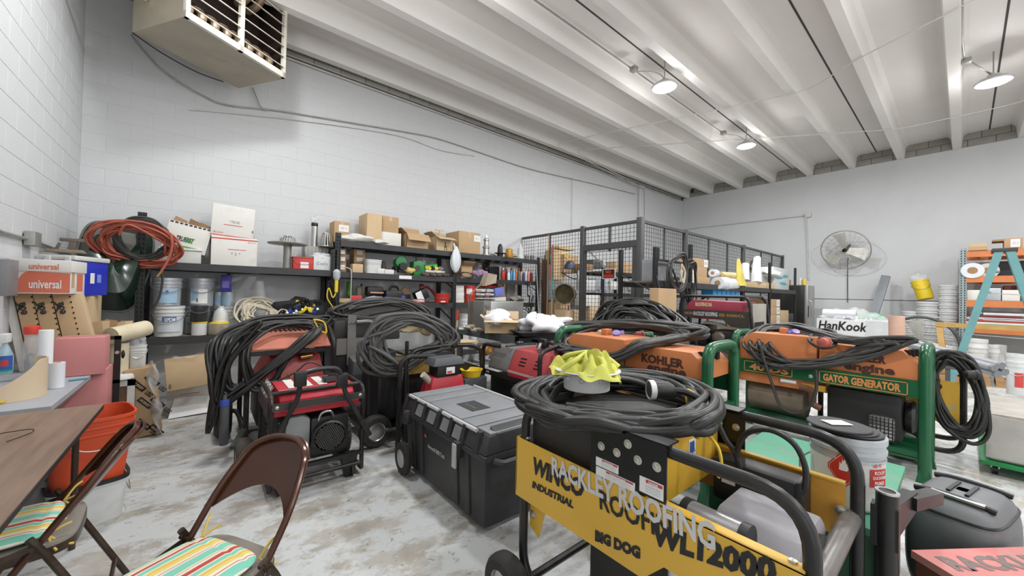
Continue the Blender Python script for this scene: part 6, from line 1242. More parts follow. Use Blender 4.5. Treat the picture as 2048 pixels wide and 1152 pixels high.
# ---- green framed generators with orange hoods
M_GREEN = mat('deep_green_enamel', (24, 84, 52), .3, .1, var=.08)
M_ORG = mat('orange_hood', (184, 110, 62), .5, var=.06, scale=3, dirt=(196, 150, 104), damt=.3)
M_BRN = mat('dark_brown_print', (64, 34, 24), .6)
M_TANL = mat('orange_lettering', (196, 128, 70), .6)
def gator(label, X_, ya_, yb_, zt, D, lp):
    t = thing('generator', label, 'generator', (X_, ya_, 0), -PI/2); L = ya_-yb_
    w = .026
    for x in (.03, L-.03):
        q = B(); pts = fillet([(x, 0, .05), (x, 0, zt-.025), (x, D, zt-.025), (x, D, .05)], .11, 7)
        q.tube(pts, .040, 8); q.done('end_arch', M_GREEN, t, ang=50)
        for y in (0, D): B().hexa([(x-.05, y-.04, 0), (x+.05, y-.04, 0), (x+.05, y+.04, 0), (x-.05, y+.04, 0), (x-.03, y-.03, .10), (x+.03, y-.03, .10), (x+.03, y+.03, .10), (x-.03, y+.03, .10)]).done('foot', M_GREEN, t)
        B().box(x-.02, 0, .60, x+.02, D, .66).done('end_rail', M_GREEN, t)
    rz0, rz1 = lp['band']
    for y in (-.012, D): B().box(.03, y, rz0, L-.03, y+.012, rz1).done('side_band', M_GREEN, t)
    for y in (0, D-.05): B().box(.03, y, .18, L-.03, y+.05, .23).done('base_rail', M_GREEN, t)
    B().box(.05, .0, .16, L-.05, D, .185).done('base_tray', M_GREEN, t)
    # hood (engine side) and tank (left)
    hx0, hx1, hz1 = lp['hood']
    q = B(); q.prism([(hx0, rz1), (hx1, rz1), (hx1, rz1+(hz1-rz1)*.55), (hx1-.09, hz1), (hx0, hz1)], 'y', .0, D-.02); hood = q.done('engine_hood', M_ORG, t, bev=.004)
    tx0, tx1, tz = lp['tank']
    q = B(); q.prism([(tx0, rz0-.10), (tx1, rz0-.10), (tx1, tz), (tx0+.12, tz), (tx0, tz-.10)], 'y', .012, D-.03); q.done('fuel_tank', M_ORG, t, bev=.012)
    cx = (tx0+tx1)/2+.05; B().box(cx-.06, D*.35, tz, cx+.0, D*.55, tz+.055).done('tank_cap_block', M_ORG, t, bev=.005)
    B().lathe([(.03, 0), (.034, .02), (.034, .04), (0, .045)], 18, (cx+.06, D*.5, tz+.0), rot(.5, .4)).done('tank_cap', mat('violet_cap', (130, 112, 168), .4), t)
    for k in range(3): B().box(hx1-.085+.02*k, .09+.08*k, hz1-.06, hx1-.05+.02*k, .13+.08*k, hz1-.0).done('vent_slot', M_DARK, t)
    for k in range(4): B().box(hx0+.25+.03*k, .1, hz1-.001, hx0+.26+.03*k, .28, hz1+.001).done('vent_slot', M_DARK, t)
    # engine and alternator under the hood
    B().cyl((.14, D*.5, .42), (.62, D*.5, .42), .17, n=24).done('alternator', mat('tan_alternator', (120, 108, 92), .5, .3), t)
    B().box(L*.55, .05, .24, L-.16, D-.05, rz0-.02).done('engine_block', M_ENGB, t, bev=.04)
    B().lathe([(.0, -.02), (.10, -.02), (.13, .0), (.14, .04), (.12, .06), (0, .07)], 24, (L-.15, D*.5, .46), rot(0, PI/2)).done('recoil_cover', M_ENGB, t)
    B().tube(fillet([(.62, -.02, .60), (.72, -.05, .60), (.72, -.05, .46), (.78, -.04, .44)], .06), .03, 10).done('exhaust_elbow', mat('rusty_exhaust', (112, 74, 58), .6, .3), t)
    B().box(.62, .0, .585, .80, .1, .64).done('bracket', mat('brass_bracket', (176, 134, 58), .5, .2), t)
    q = B()
    for k in range(7): q.bar((L-.36+.025*k, -.02, .26), (L-.36+.025*k, -.02, .46), .005, .005); q.bar((L-.37, -.02, .27+.03*k), (L-.19, -.02, .27+.03*k), .005, .005)
    o = q.done('muffler_grille', M_BLACKM, t); B().box(L-.36, -.01, .27, L-.20, .05, .46).done('muffler', M_STEEL, t, bev=.02)
    B().cyl((.45, .02, .70*0+.63), (.58, .02, .63), .022).done('filter', M_PAILW, t)
    wheel(t, (L*.86, D+.12, .16), .16, .09)
    # lettering
    for s, x0, x1, z0, z1, m, sh in lp['txt']:
        text(s, V((x0, (-.0135 if m is M_TANL else -.0012), z0)), (1, 0, 0), ZUP, x1-x0, z1-z0, m, t if m is M_TANL else hood, bold=.045, shear=sh)
    for x0, x1, z0, z1 in lp['frames']:
        q = B(); e = .006; q.box(x0, -.0145, z0, x1, -.012, z0+e); q.box(x0, -.0145, z1-e, x1, -.012, z1); q.box(x0, -.0145, z0, x0+e, -.012, z1); q.box(x1-e, -.0145, z0, x1, -.012, z1); q.done('printed_frame', M_TANL, t)
    bolts(t, [(hx0-.06, -.013, rz0+.05)], (0, -1, 0), .012)
    return t
def px_local(Xf, ya_, *pts): return [(ya_-P(x, y, X=Xf).y, P(x, y, X=Xf).z) for x, y in pts]
KX1, KX2 = 2.72, 4.5
def setup(Xf, l, r, ytop):
    ya_, yb_ = P(*l, X=Xf).y, P(*r, X=Xf).y; return ya_, yb_, P(*ytop, X=Xf).z
a1, b1, z1_ = setup(KX1, (1112, 690), (1424, 760), (1432, 691)); a2, b2, z2_ = setup(KX2, (1464, 690), (1862, 760), (1845, 693))
L1 = px_local(KX1, a1, (1250, 738), (1408, 762), (1385, 706), (1120, 690), (1225, 700)); L2 = px_local(KX2, a2, (1638, 740), (1836, 762), (1810, 702), (1480, 700), (1632, 690))
T1 = px_local(KX1, a1, (1283, 724), (1360, 731), (1294, 742), (1370, 756)); T2 = px_local(KX2, a2, (1690, 721), (1772, 726), (1688, 742), (1790, 752))
TB = px_local(KX2, a2, (1633, 777), (1830, 800), (1495, 757), (1585, 775))
K1 = gator('green framed orange hood generator behind the near yellow one', KX1, a1, b1, z1_, .46, dict(band=(L1[1][1]-.14, L1[1][1]), hood=(L1[0][0], L1[1][0], L1[2][1]+.0), tank=(.09, L1[0][0]-.02, L1[2][1]+.03), txt=[('KOHLER', T1[0][0], T1[1][0]+.03, T1[0][1]+.002, T1[0][1]+.072, M_BRN, 0), ('engine', T1[2][0], T1[3][0]+.01, T1[2][1]-.018, T1[2][1]+.070, M_BRN, 0), ('GATOR GENERATOR', L1[0][0]-.1, L1[1][0]-.05, L1[1][1]-.11, L1[1][1]-.04, M_TANL, 0)], frames=[(L1[0][0]-.14, L1[1][0]-.02, L1[1][1]-.125, L1[1][1]-.02)]))
K2 = gator('green framed orange hood generator lettered in orange along its side, farther right', KX2, a2, b2, z2_, .46, dict(band=(L2[1][1]-.14, L2[1][1]), hood=(L2[0][0], L2[1][0], L2[2][1]), tank=(.07, L2[0][0]-.02, L2[2][1]+.05), txt=[('KOHLER', T2[0][0], T2[1][0], T2[0][1]+.008, T2[0][1]+.078, M_BRN, 0), ('engine', T2[2][0], T2[3][0], T2[2][1]-.005, T2[2][1]+.088, M_BRN, 0), ('GATOR GENERATOR', TB[0][0]+.05, TB[1][0]-.08, L2[1][1]-.112, L2[1][1]-.042, M_TANL, 0), ('40 DS', TB[2][0]+.02, TB[3][0]-.03, L2[1][1]-.112, L2[1][1]-.042, M_TANL, 0)], frames=[(TB[0][0]+.02, TB[1][0]-.04, L2[1][1]-.128, L2[1][1]-.022), (TB[2][0]-.03, TB[3][0], L2[1][1]-.128, L2[1][1]-.022)]))
# cables on them
def top_ctrl(z, pts, X=None): return [P(x, y, z=z) if X is None else P(x, y, X=X) for x, y in pts]
def surf(K, pts, zoff):
    """points over a generator: at or above its top, or hanging in front of its face"""
    out = []
    for x, y in pts:
        f = P(x, y, X=K.location.x-.03); zt = zoff
        if f.z >= zt: q = P(x, y, z=zt); q = f if q.x < f.x else (q if q.x < K.location.x+.42 else P(x, y, X=K.location.x+.42)); out.append(q)
        else: out.append(f)
    return out
zk1, zk2 = L1[2][1]+.05, L2[2][1]+.07
coil('cable_coil', 'grey dusty cable coiled on the green generator behind the near yellow one', 'cable', surf(K1, ((1122, 690), (1150, 655), (1230, 647), (1330, 653), (1390, 666), (1345, 678), (1285, 690), (1225, 714), (1150, 702)), zk1), 17, .16, .018, M_RUBBERG, 71, sides=8, squash=.9)
coil('cable_coil', 'grey cable draped over the farther green generator', 'cable', surf(K2, ((1510, 690), (1528, 658), (1590, 656), (1680, 678), (1740, 682), (1797, 687), (1740, 700), (1680, 720), (1600, 732), (1540, 722)), zk2), 15, .22, .0155, M_RUBBERG, 72, sides=8, squash=.9)
lp = [P(x, y, X=4.40) for x, y in ((1520, 690), (1530, 725), (1545, 770), (1560, 810), (1590, 826), (1620, 812), (1632, 780), (1632, 740))]
tag(B().tube(catmull([p-lp[0] for p in lp], 6), .0135).done('hanging_cable', M_RUBBERG, None, lp[0]), 'single cable loop hanging in front of the farther green generator', 'cable')
coil('cable_coil', 'thin cable loop on the farther green generator, in front of the white crate', 'cable', surf(K2, ((1620, 680), (1640, 660), (1670, 664), (1668, 690), (1640, 695)), zk2+.03), 3, .1, .011, M_RUBBER, 73)
def plug(label, p, m, rz=0., r=.026): 
    t = thing('cable_plug', label, 'plug', p+V((0, 0, -.03)), -YAW+rz*.5); B().lathe([(r*.5, -.05), (r*.9, -.04), (r, .0), (r, .035), (r*.8, .04), (0, .04)], 16, M=rot(0, PI/2)).done('body', m, t); B().lathe([(r*1.12, .012), (r*1.15, .016), (r*1.15, .03), (r*1.1, .034)], 16, M=rot(0, PI/2)).done('ring', m, t); return t
plug('grey-white plug on the coil of the green generator behind', P(1205, 661, z=zk1+.01), mat('dusty_white_plug', (170, 162, 150), .6), .5, .04); plug('violet capped plug on the nearer green generator', P(1240, 662, z=zk1+.01), mat('violet_cap', (130, 112, 168)), -.6, .034)
plug('red and green plug pair on the nearer green generator', P(1280, 664, z=zk1+.01), mat('dull_red_plug', (160, 76, 66), .5), .2, .036); plug('green plug beside the red one on the nearer green generator', P(1297, 664, z=zk1+.01), M_GREEN, .2, .03)
plug('blue plug at the left of the farther green generator', P(1578, 663, z=zk2+.0), mat('blue_plug', (62, 80, 170), .5), .4, .04); plug('red plug in the thin cable loop', P(1648, 678, z=zk2+.0), mat('dull_red_plug', (160, 76, 66)), .9, .042); plug('small blue plug at the right of the thin loop', P(1718, 676, z=zk2-.03), mat('blue_plug', (62, 80, 170)), .1, .03)
# ---- teal green chest with the flammable pail
M_TEAL = mat('worn_teal_paint', (66, 136, 108), .5, var=.08, dirt=(130, 120, 100), damt=.35)
tx = (1.95, 2.80, .20, .80); tz = .60
t = thing('metal_chest', 'teal green metal chest behind the near generator, carrying the flammable pail', 'chest', (tx[0], tx[3], 0), -PI/2); l_, d_ = tx[3]-tx[2], tx[1]-tx[0]
B().box(0, 0, .05, l_, d_, tz-.03).done('body', M_GREEN, t, bev=.008); B().box(-.015, -.015, tz-.03, l_+.015, d_+.015, tz).done('lid', M_TEAL, t, bev=.006); B().box(l_-.004, -.015, .05, l_+.015, d_*.35, tz-.03).done('end_panel', M_TEAL, t)
for x in (.05, l_-.1): B().box(x, 0, 0, x+.05, d_, .05).done('skid', M_GREEN, t)
t = pail('grey metal pail with a red flammable diamond label', 1692, 80, 985, 862, 'd', 1.60, M_PAILG, zb=tz+.001, group=None, handle=False, labm=[(.05, .72, -1.35, 1.35, mat('off_white_label', (208, 206, 202), .5))])
r_, h_ = t['_r']*.945, t['_h']; f0 = front_dir(t)
def on_cyl(t, uv, r, m, name): 
    q = B(); n = 8
    vs = [[q.bm.verts.new((r*math.cos(f0+u), r*math.sin(f0+u), z*h_)) for u, z in row] for row in uv]
    for A, C in zip(vs, vs[1:]):
        for i in range(len(A)-1): q.bm.faces.new((A[i], A[i+1], C[i+1], C[i]))
    return q.done(name, m, t)
def diamond(c, s, zc, hz, r, m, name, k=9):
    rows = []
    for i in range(k+1):
        v = -1+2*i/k; w = (1-abs(v))*s+1e-4; rows.append([(c-w+2*w*j/6, zc+hz*v) for j in range(7)])
    return on_cyl(t, rows, r, m, name)
DC, DZ = -.06, .56
dm = diamond(DC, .47, DZ, .27, r_+.003, mat('hazard_red', (188, 44, 34), .5, var=0), 'hazard_label')
dm2 = diamond(DC, .425, DZ, .243, r_+.0036, M_PAPER, 'hazard_border'); dm3 = diamond(DC, .41, DZ, .233, r_+.0042, _M['hazard_red'], 'hazard_field')
fl = [(-.10, .40), (-.075, .47), (-.085, .55), (-.05, .50), (-.03, .60), (.0, .53), (.025, .62), (.045, .51), (.075, .56), (.07, .47), (.095, .42), (.06, .39), (-.06, .39)]
q = B(); fv = [q.bm.verts.new(((r_+.005)*math.cos(f0+DC+u*1.2), (r_+.005)*math.sin(f0+DC+u*1.2), (z*.75+.25)*h_)) for u, z in fl]; q.bm.faces.new(fv); bmesh.ops.triangulate(q.bm, faces=q.bm.faces[:]); q.done('flame_symbol', M_PAPER, t)
on_cyl(t, [[(DC-.07+.14*j/3, DZ+.015) for j in range(4)], [(DC-.07+.14*j/3, DZ+.03) for j in range(4)]], r_+.005, M_PAPER, 'flame_bar')
wrap_text(t, '3', r_+.003, h_, .36, .41, DC-.03, DC+.03, M_PAPER)
rb = on_cyl(t, [[(.62+.62*j/6, .38) for j in range(7)], [(.62+.62*j/6, .62) for j in range(7)]], r_+.003, _M['hazard_red'], 'red_label')
for s, z in (('ROOF', .55), ('QUICKPRIME', .48), ('PRIMER', .41)): wrap_text(t, s, r_+.0015, h_, z, z+.05, .74 if s != 'QUICKPRIME' else .68, 1.12 if s != 'QUICKPRIME' else 1.18, M_PAPER, parent=rb)
wrap_text(t, '@ Q', r_, h_, .645, .70, .72, 1.0, MR)
B().tube(fillet([V((r_*1.08*math.cos(f0-1.15), r_*1.08*math.sin(f0-1.15), h_*.62)), V((r_*1.35*math.cos(f0-1.25), r_*1.35*math.sin(f0-1.25), h_*.5)), V((r_*1.35*math.cos(f0-1.2), r_*1.35*math.sin(f0-1.2), h_*.3)), V((r_*1.08*math.cos(f0-1.12), r_*1.08*math.sin(f0-1.12), h_*.28))], .02), .004, 6).done('handle', M_WIRE, t)
for k in range(3): tag(B().lathe([(0, 0), (.115-.004*k, 0), (.118-.004*k, .004), (.115-.004*k, .008), (0, .008)], 30).done('rubber_disc', mat('dark_rubber_disc', (44, 43, 44), .6), None, t.location+V((-.015*k+.01, .012*k, h_+.002+.0085*k))), 'black rubber disc on the flammable pail lid, %s of three' % ('bottom', 'middle', 'top')[k], 'disc', 'rubber discs on the pail')
tag(B().box(-.045, -.03, 0, .045, .03, .002).done('paper_note', mat('cream_paper', (226, 224, 206), .7), None, t.location+V((-.02, .03, h_+.03)), -.7), 'cream paper note lying on the rubber discs', 'paper')
# ---- black plastic case and red board at the right front
c1, c2, c3, c4 = P(1858, 985, z=.42), P(1985, 985, z=.42), P(2012, 1070, z=.42), P(1848, 1060, z=.42)
cx_, cy_ = 2.95, -.06
t = thing('tool_case', 'rounded black plastic tool case standing on the floor at the right', 'case', P(1925, 1100, z=.22)*1, -.20); t.location.z = 0
M_CASE = mat('dusty_black_case', (98, 100, 102), .5, var=.1, dirt=(120, 120, 118), damt=.3)
def case(u, v):
    a = 2*PI*u; e = 2/4.5; c, s = math.cos(a), math.sin(a); x = math.copysign(abs(c)**e, c); y = math.copysign(abs(s)**e, s)
    b = (v-.5)*PI*.999; k = abs(math.cos(b))**.33; return V((.25*x*k, .165*y*k, .26+.26*math.copysign(abs(math.sin(b))**.75, b)))
B().grid(case, 48, 20, cu=True).done('shell', M_CASE, t, ang=70)
B().tube([case(i/48, .72)*1.004 for i in range(48)], .006, 6, closed=True).done('shell_seam', M_BLACKM, t)
for s in (-1, 1):
    B().tube(catmull([(s*.15, -.13, .508), (s*.15, -.05, .519), (s*.15, .05, .519), (s*.15, .13, .508)], 5), .014, 8).done('side_groove', M_BLACKM, t); B().bar((s*.165, -.10, .524), (s*.165, .07, .526), .03, .010, (0, 0, 1)).done('latch', M_STEEL, t)
for y in (-.03, .03): B().bar((-.09, y, .522), (.09, y, .522), .014, .014).done('carry_handle', M_BLACKM, t)
t = thing('red_board', 'faded red metal lid with stencilled letters at the lower right corner', 'lid', P(1822, 1100, z=.40), -.62)
B().hexa([(0, 0, -.03), (.85, 0, -.03), (.85, -.40, -.03), (0, -.40, -.03), (0, 0, 0), (.85, 0, 0), (.85, -.40, 0), (0, -.40, 0)]).done('plate', mat('faded_red_metal', (196, 112, 108), .6, var=.1, dirt=(150, 120, 112), damt=.5), t); text('RACKLEY', V((.05, -.125, 0)), (1, -.02, 0), (0.02, 1, 0), .50, .085, mat('grey_stencil', (110, 92, 88), .6), t, bold=.05)
B().box(.01, -.39, -.40, .84, -.01, -.03).done('box_below', mat('dark_red_metal', (104, 52, 44), .6), t)
# ---- second yellow generator beyond, with hung cable
W2 = thing('industrial_generator', 'second yellow tube framed generator behind the farther green one', 'generator', (5.16, .375, 0), -PI/2)
for y in (0, .5): B().tube(fillet([(-.6, y, .12), (-.6, y, .92), (.38, y, .92), (.38, y, .12), (-.6, y, .12)], .13, 6), .024, 10).done('frame_loop', M_TUBEB, W2)
B().prism([(-.6, .46), (.36, .46), (.36, .75), (-.6, .75)], 'y', -.03, -.024).done('side_panel', M_WYEL, W2)
B().prism([(.10, .46), (.34, .30), (.36, .30), (.36, .46)], 'y', -.03, -.024).done('hanging_bracket', M_WYEL, W2); bolts(W2, [(.32, -.031, .36)], (0, -1, 0), .016)
B().box(-.5, .05, .15, .2, .45, .7).done('engine_block', M_ENGB, W2, bev=.04); wheel(W2, (.05, -.14, .17), .17, .1)
text('WINCO', V((.02, -.0312, .66)), (1, 0, 0), ZUP, .24, .06, M_INK, W2, bold=.05, shear=.2); sticker(V((.14, -.031, .50)), (1, 0, 0), ZUP, .2, .045, mat('grey_yellow_label', (190, 170, 110), .6), W2)
c5 = [P(x, y, X=5.05) for x, y in ((1870, 720), (1905, 712), (1945, 740), (1965, 800), (1962, 850), (1935, 865), (1895, 850), (1872, 800), (1866, 755))]
coil('cable_coil', 'black heavy cable hung in loops on the second yellow generator', 'cable', c5, 12, .19, .0165, mat('black_power_cable', (52, 50, 48)), 75, squash=1.4)
plug('black and white plug end on top of the cable at the right', P(1945, 742, X=4.96), M_RUBBER, -.9, .036); 
# ---- tool chest on wheels
t = thing('job_box', 'big black wheeled plastic tool chest in the middle of the floor', 'tool chest', (1.28, 2.92, 0), -PI/2); JL, JD, JH = 1.16, .66, .62
M_JB = mat('black_tool_chest', (48, 48, 49), .5, var=.08, scale=4, dirt=(92, 90, 86), damt=.22); M_JL = mat('grey_chest_lid', (124, 126, 129), .38, var=.08, dirt=(130, 128, 124), damt=.3); M_JS = mat('silver_strip', (186, 186, 186), .4, .2)
B().hexa([(.05, .04, .04), (JL-.05, .04, .04), (JL-.05, JD-.04, .04), (.05, JD-.04, .04), (.02, .02, .47), (JL-.02, .02, .47), (JL-.02, JD-.02, .47), (.02, JD-.02, .47)]).done('body', M_JB, t, bev=.012)
for x in (.16, .30, .80, .94): B().hexa([(x-.03, .028, .06), (x+.03, .028, .06), (x+.03, .05, .06), (x-.03, .05, .06), (x-.03, .006, .45), (x+.03, .006, .45), (x+.03, .03, .45), (x-.03, .03, .45)]).done('rib', M_JB, t, bev=.006)
B().box(-.005, -.005, .455, JL+.005, JD+.005, .49).done('rim', M_JB, t, bev=.008)
B().hexa([(.0, .0, .492), (JL, 0, .492), (JL, JD, .492), (0, JD, .492), (.02, .045, .595), (JL-.02, .045, .595), (JL-.02, JD-.045, .595), (.02, JD-.045, .595)]).done('lid', M_JB, t, bev=.012)
for x0, x1 in ((.03, .17), (.185, .33), (.345, .80), (.815, .97), (.985, JL-.03)): B().box(x0, .06, .593, x1, JD-.06, .607).done('lid_panel', M_JL, t, bev=.004)
B().cyl((.06, .035, .60), (.54, .035, .60), .014, n=8).done('silver_rail', M_JS, t); B().cyl((.60, .035, .60), (1.02, .035, .60), .014, n=8).done('silver_rail', M_JS, t); B().cyl((.1, JD-.03, .60), (JL-.1, JD-.03, .60), .013, n=8).done('silver_rail', M_JS, t)
for x in (.04, .20, .36, .57, .74, .9, 1.06): B().hexa([(x-.022, -.008, .49), (x+.022, -.008, .49), (x+.022, .03, .49), (x-.022, .03, .49), (x-.015, .02, .605), (x+.015, .02, .605), (x+.015, .05, .605), (x-.015, .05, .605)]).done('lid_rib', M_JB, t)
for x0 in (.23, .42, .62, .78): B().hexa([(x0, -.002, .50), (x0+.1, -.002, .50), (x0+.1, .008, .50), (x0, .008, .50), (x0, .026, .575), (x0+.1, .026, .575), (x0+.1, .034, .575), (x0, .034, .575)]).done('lid_inset', M_JL, t)
for x in (.12, .88):
    B().box(x-.03, -.035, .40, x+.03, .01, .50).done('latch_mount', M_JB, t, bev=.006); B().box(x-.022, -.045, .34 if x > .5 else .40, x+.022, -.03, .49).done('latch', M_JS if x > .5 else M_JB, t, bev=.006)
B().tube(fillet([(JL+.01, .06, .46), (JL+.06, .09, .455), (JL+.06, JD-.09, .455), (JL+.01, JD-.06, .46)], .05), .018, 10).done('end_handle', M_JB, t)
B().hexa([(JL-.12, .12, .600), (JL-.0, .12, .5), (JL, JD-.2, .5), (JL-.12, JD-.2, .600), (JL-.10, .10, .625), (JL-.02, .10, .60), (JL-.02, JD-.2, .60), (JL-.10, JD-.2, .625)]).done('lid_end_block', M_JB, t, bev=.008)
for y in (-.03, JD+.03): wheel(t, (.10, y, .125), .125, .05, hub=mat('white_wheel_hub', (170, 170, 168), .5))
text('Armorall 3000 Tool', V((.42, -.0, .30)), (1, 0, 0), (0, -.045, 1), .24, .030, M_PAPER, t, off=-.018); text('EE', V((.37, -.0, .365)), (1, 0, 0), (0, -.045, 1), .03, .022, mat('orange_mark', (200, 80, 50), .6), t, bold=.06, off=-.014)
B().box(.5, .2, .607, .72, .36, .609).done('lid_plate', M_JB, t); text('tool chest', V((.54, .25, .6092)), (1, 0, 0), (0, 1, 0), .14, .02, M_GREYINK, t)
# ---------------------------------------------------------------- portable generators on the left
M_RED = mat('faded_red_paint', (158, 48, 46), .42, var=.08, scale=4, dirt=(150, 96, 84), damt=.35)
M_RED2 = mat('bright_red_tank', (176, 40, 52), .38, var=.06)
M_DUSTR = mat('dusty_red_hood', (178, 104, 84), .6, var=.12, scale=5)
M_WLET = mat('white_lettering', (214, 208, 200), .5, var=.04)
def grille(t, c, r, n=9):
    B().lathe([(r*.86, -.03), (r, -.03), (r*1.03, .0), (r, .02), (r*.9, .028), (r*.86, .02), (r*.86, -.03)], 30, c, rot(PI/2)).done('shroud_ring', M_ENGB, t)
    B().lathe([(0, .004), (r*.9, .004)], 26, c, rot(PI/2)).done('shroud_back', M_DARK, t)
    q = B(); s = r*1.8/n/1.6
    for i in range(-n, n+1):
        for j in range(-n, n+1):
            x = (i+.5*(j % 2))*s*1.6*.62; z = j*s*.9
            if x*x+z*z < (r*.82)**2: q.cb(V(c)+V((x, -.016, z)), (s*.16, .004, s*.9)); q.cb(V(c)+V((x+s*.25, -.016, z)), (s*.6, .004, s*.14))
    o = q.done('shroud_mesh', mat('grille_mesh', (118, 117, 114), .5, .3), t); o['kind'] = 'stuff'
# front red generator
t = G2g = thing('portable_generator', 'red tank portable generator with black round grille, in front on the left', 'generator', (.375, 3.0, 0)); L, D, Z = .61, .56, .70
for x in (0, L):
    B().tube(fillet([(x, 0, .06), (x, 0, Z), (x, D, Z), (x, D, .06), (x, 0, .06)], .09, 6), .0165, 10).done('side_loop', M_TUBEB, t)
for y, z in ((.0, .10), (D, .10), (.09, Z), (D-.09, Z)): B().tube([(0, y, z), (L, y, z)], .015, 10).done('cross_tube', M_TUBEB, t)
B().box(.0, -.022, .605, L, -.012, .655).done('front_bar', M_CHAR, t); bolts(t, [(.03, -.023, .63), (L-.03, -.023, .635)], (0, -1, 0), .008)
B().box(-.022, .02, .56, -.016, D-.02, .66).done('side_plate', M_CHAR, t); text('MCKENN', V((-.0165, D-.08, .665)), (0, -1, 0), V((.5, 0, .8)), .34, .085, M_WLET, t, bold=.04)
q = B(); q.prism([(.05, .58), (D-.06, .58), (D-.05, .66), (D-.12, .715), (.12, .715), (.05, .65)], 'x', .05, L-.05); q.done('fuel_tank', M_RED2, t, bev=.02)
B().box(.02, .03, .55, L-.02, D-.04, .585).done('tank_tray', M_RED2, t)
for x in (.12, .22, .32): B().hexa([(x, .13, .716), (x+.06, .13, .716), (x+.06, D-.13, .716), (x, D-.13, .716), (x, .13, .719), (x+.06, .13, .719), (x+.06, D-.13, .719), (x, D-.13, .719)]).done('tank_label', M_WLET, t)
B().box(.36, .16, .716, .46, .24, .755).done('fuel_cap_box', M_BLACKM, t, bev=.008); B().box(.375, .155, .725, .445, .158, .75).done('cap_window', M_GREYM, t)
B().lathe([(.03, 0), (.032, .02), (0, .025)], 16, (.48, .4, .715)).done('fuel_cap', M_BLACKM, t)
grille(t, (.37, -.01, .36), .118)
B().box(.25, .03, .20, .52, .35, .50).done('engine_block', M_ENGB, t, bev=.03)
q = B(); q.prism([(.08, .33), (.25, .30), (.25, .50), (.20, .53), (.10, .53)], 'y', .03, .28); q.done('grey_air_box', mat('dusty_grey_box', (120, 122, 122), .55), t, bev=.02)
B().tube(fillet([(.30, .02, .48), (.31, .0, .54), (.38, 0, .545), (.40, .02, .49)], .03), .009, 8).done('lifting_eye', M_STEEL, t)
B().box(-.012, .06, .22, .05, .36, .54).done('muffler_box', M_BLACKM, t, bev=.015)
q = B()
for k in range(9): q.box(-.018, .08, .25+.03*k, -.011, .34, .26+.03*k)
o = q.done('muffler_slots', M_DARK, t); o['kind'] = 'stuff'
for x in (.06, L-.06): B().tube([(x, 0, .10), (x+.0, -.01, .03)], .016).done('base_stub', M_TUBEB, t)
q = B(); q.hexa([(.50, .02, 0), (.56, .02, 0), (.56, .10, 0), (.50, .10, 0), (.46, -.01, .18), (.58, -.01, .18), (.58, .08, .18), (.46, .08, .18)]); q.done('foot', M_BLACKM, t, bev=.006); q = B(); q.hexa([(.05, .02, 0), (.11, .02, 0), (.11, .10, 0), (.05, .10, 0), (.03, -.01, .18), (.15, -.01, .18), (.15, .08, .18), (.03, .08, .18)]); q.done('foot', M_BLACKM, t, bev=.006)
B().box(.0, -.012, .17, L, .02, .195).done('base_plate', M_BLACKM, t)
# swing handles
hp = [loc(t, P(x, y, Y=2.94)) for x, y in ((556, 872), (598, 792), (601, 748), (640, 737), (676, 736), (684, 752), (690, 785), (738, 868))]
B().tube(fillet(hp, .05, 5), .017, 10).done('swing_handle', M_TUBEB, t)
for i in (2, 5): p = hp[i]; B().cb(p+V((0, .0, -.035)), (.075, .05, .10)).done('handle_bracket', M_BLACKM, t, bev=.006)
for a, b in ((0, 1), (7, 6)): d = hp[b]-hp[a]; B().cyl(hp[a]-d*.02, hp[a]+d*.35, .021, n=12).done('rubber_grip', M_RUBBER, t)
B().tube(catmull([loc(t, P(x, y, Y=3.1)) for x, y in ((555, 762), (590, 745), (618, 725), (650, 735), (690, 748))], 5), .006, 6).done('starter_cord', M_RUBBER, t)
wheel(t, (-.11, D-.02, .14), .14, .10, 'x', tread=False); wheel(t, (-.02, D+.12, .14), .13, .09, 'x'); wheel(t, (L-.04, D-.1, .20), .20, .10, 'x', hub=M_BLACKM, tread=True)
# rear red generator under the black cable
t = thing('portable_generator', 'dusty red hooded generator under the draped black cables', 'generator', (.31, 4.0, 0)); L, D = .70, .72
for x in (0, L): B().tube(fillet([(x, -.02, .12), (x, -.02, .93), (x, .20, 1.06), (x, D, 1.06), (x, D, .12), (x, -.02, .12)], .08, 6), .022, 10).done('side_loop', M_TUBEB, t)
for z in (.16, .84): B().box(.0, -.025, z, L, .0, z+.035).done('front_bar', M_BLACKM, t)
B().box(0, D-.02, .84, L, D+.01, .88).done('rear_bar', M_BLACKM, t)
q = B(); q.prism([(-.02, .885), (-.02, .90), (.22, 1.02), (D-.08, 1.02), (D-.08, .885)], 'x', .03, L-.03); q.done('hood', M_DUSTR, t, bev=.006)
q = B()
for i in range(14): q.hexa([(.06+.042*i, .24, 1.0205), (.08+.042*i, .24, 1.0205), (.11+.042*i, .62, 1.0205), (.09+.042*i, .62, 1.0205), (.06+.042*i, .24, 1.0225), (.08+.042*i, .24, 1.0225), (.11+.042*i, .62, 1.0225), (.09+.042*i, .62, 1.0225)])
o = q.done('hood_slots', M_DARK, t); o['kind'] = 'stuff'
q = B(); q.hexa([(.06, .02, .55), (L-.06, .02, .55), (L-.06, D-.1, .55), (.06, D-.1, .55), (.18, .10, .80), (L-.10, .10, .80), (L-.10, D-.14, .80), (.18, D-.14, .80)]); q.done('red_shroud', M_RED, t, bev=.015)
B().cyl((.42, .04, .79), (.52, .04, .80), .02).done('brass_filter', mat('brass', (190, 160, 90)), t)
B().box(.08, .06, .18, L-.08, D-.1, .55).done('engine_block', M_ENGB, t, bev=.04)
text('LKXE', V((.22, .012, .57)), (1, 0, 0), V((0, .3, 1)), .2, .08, M_DUSTR, t, bold=.05)
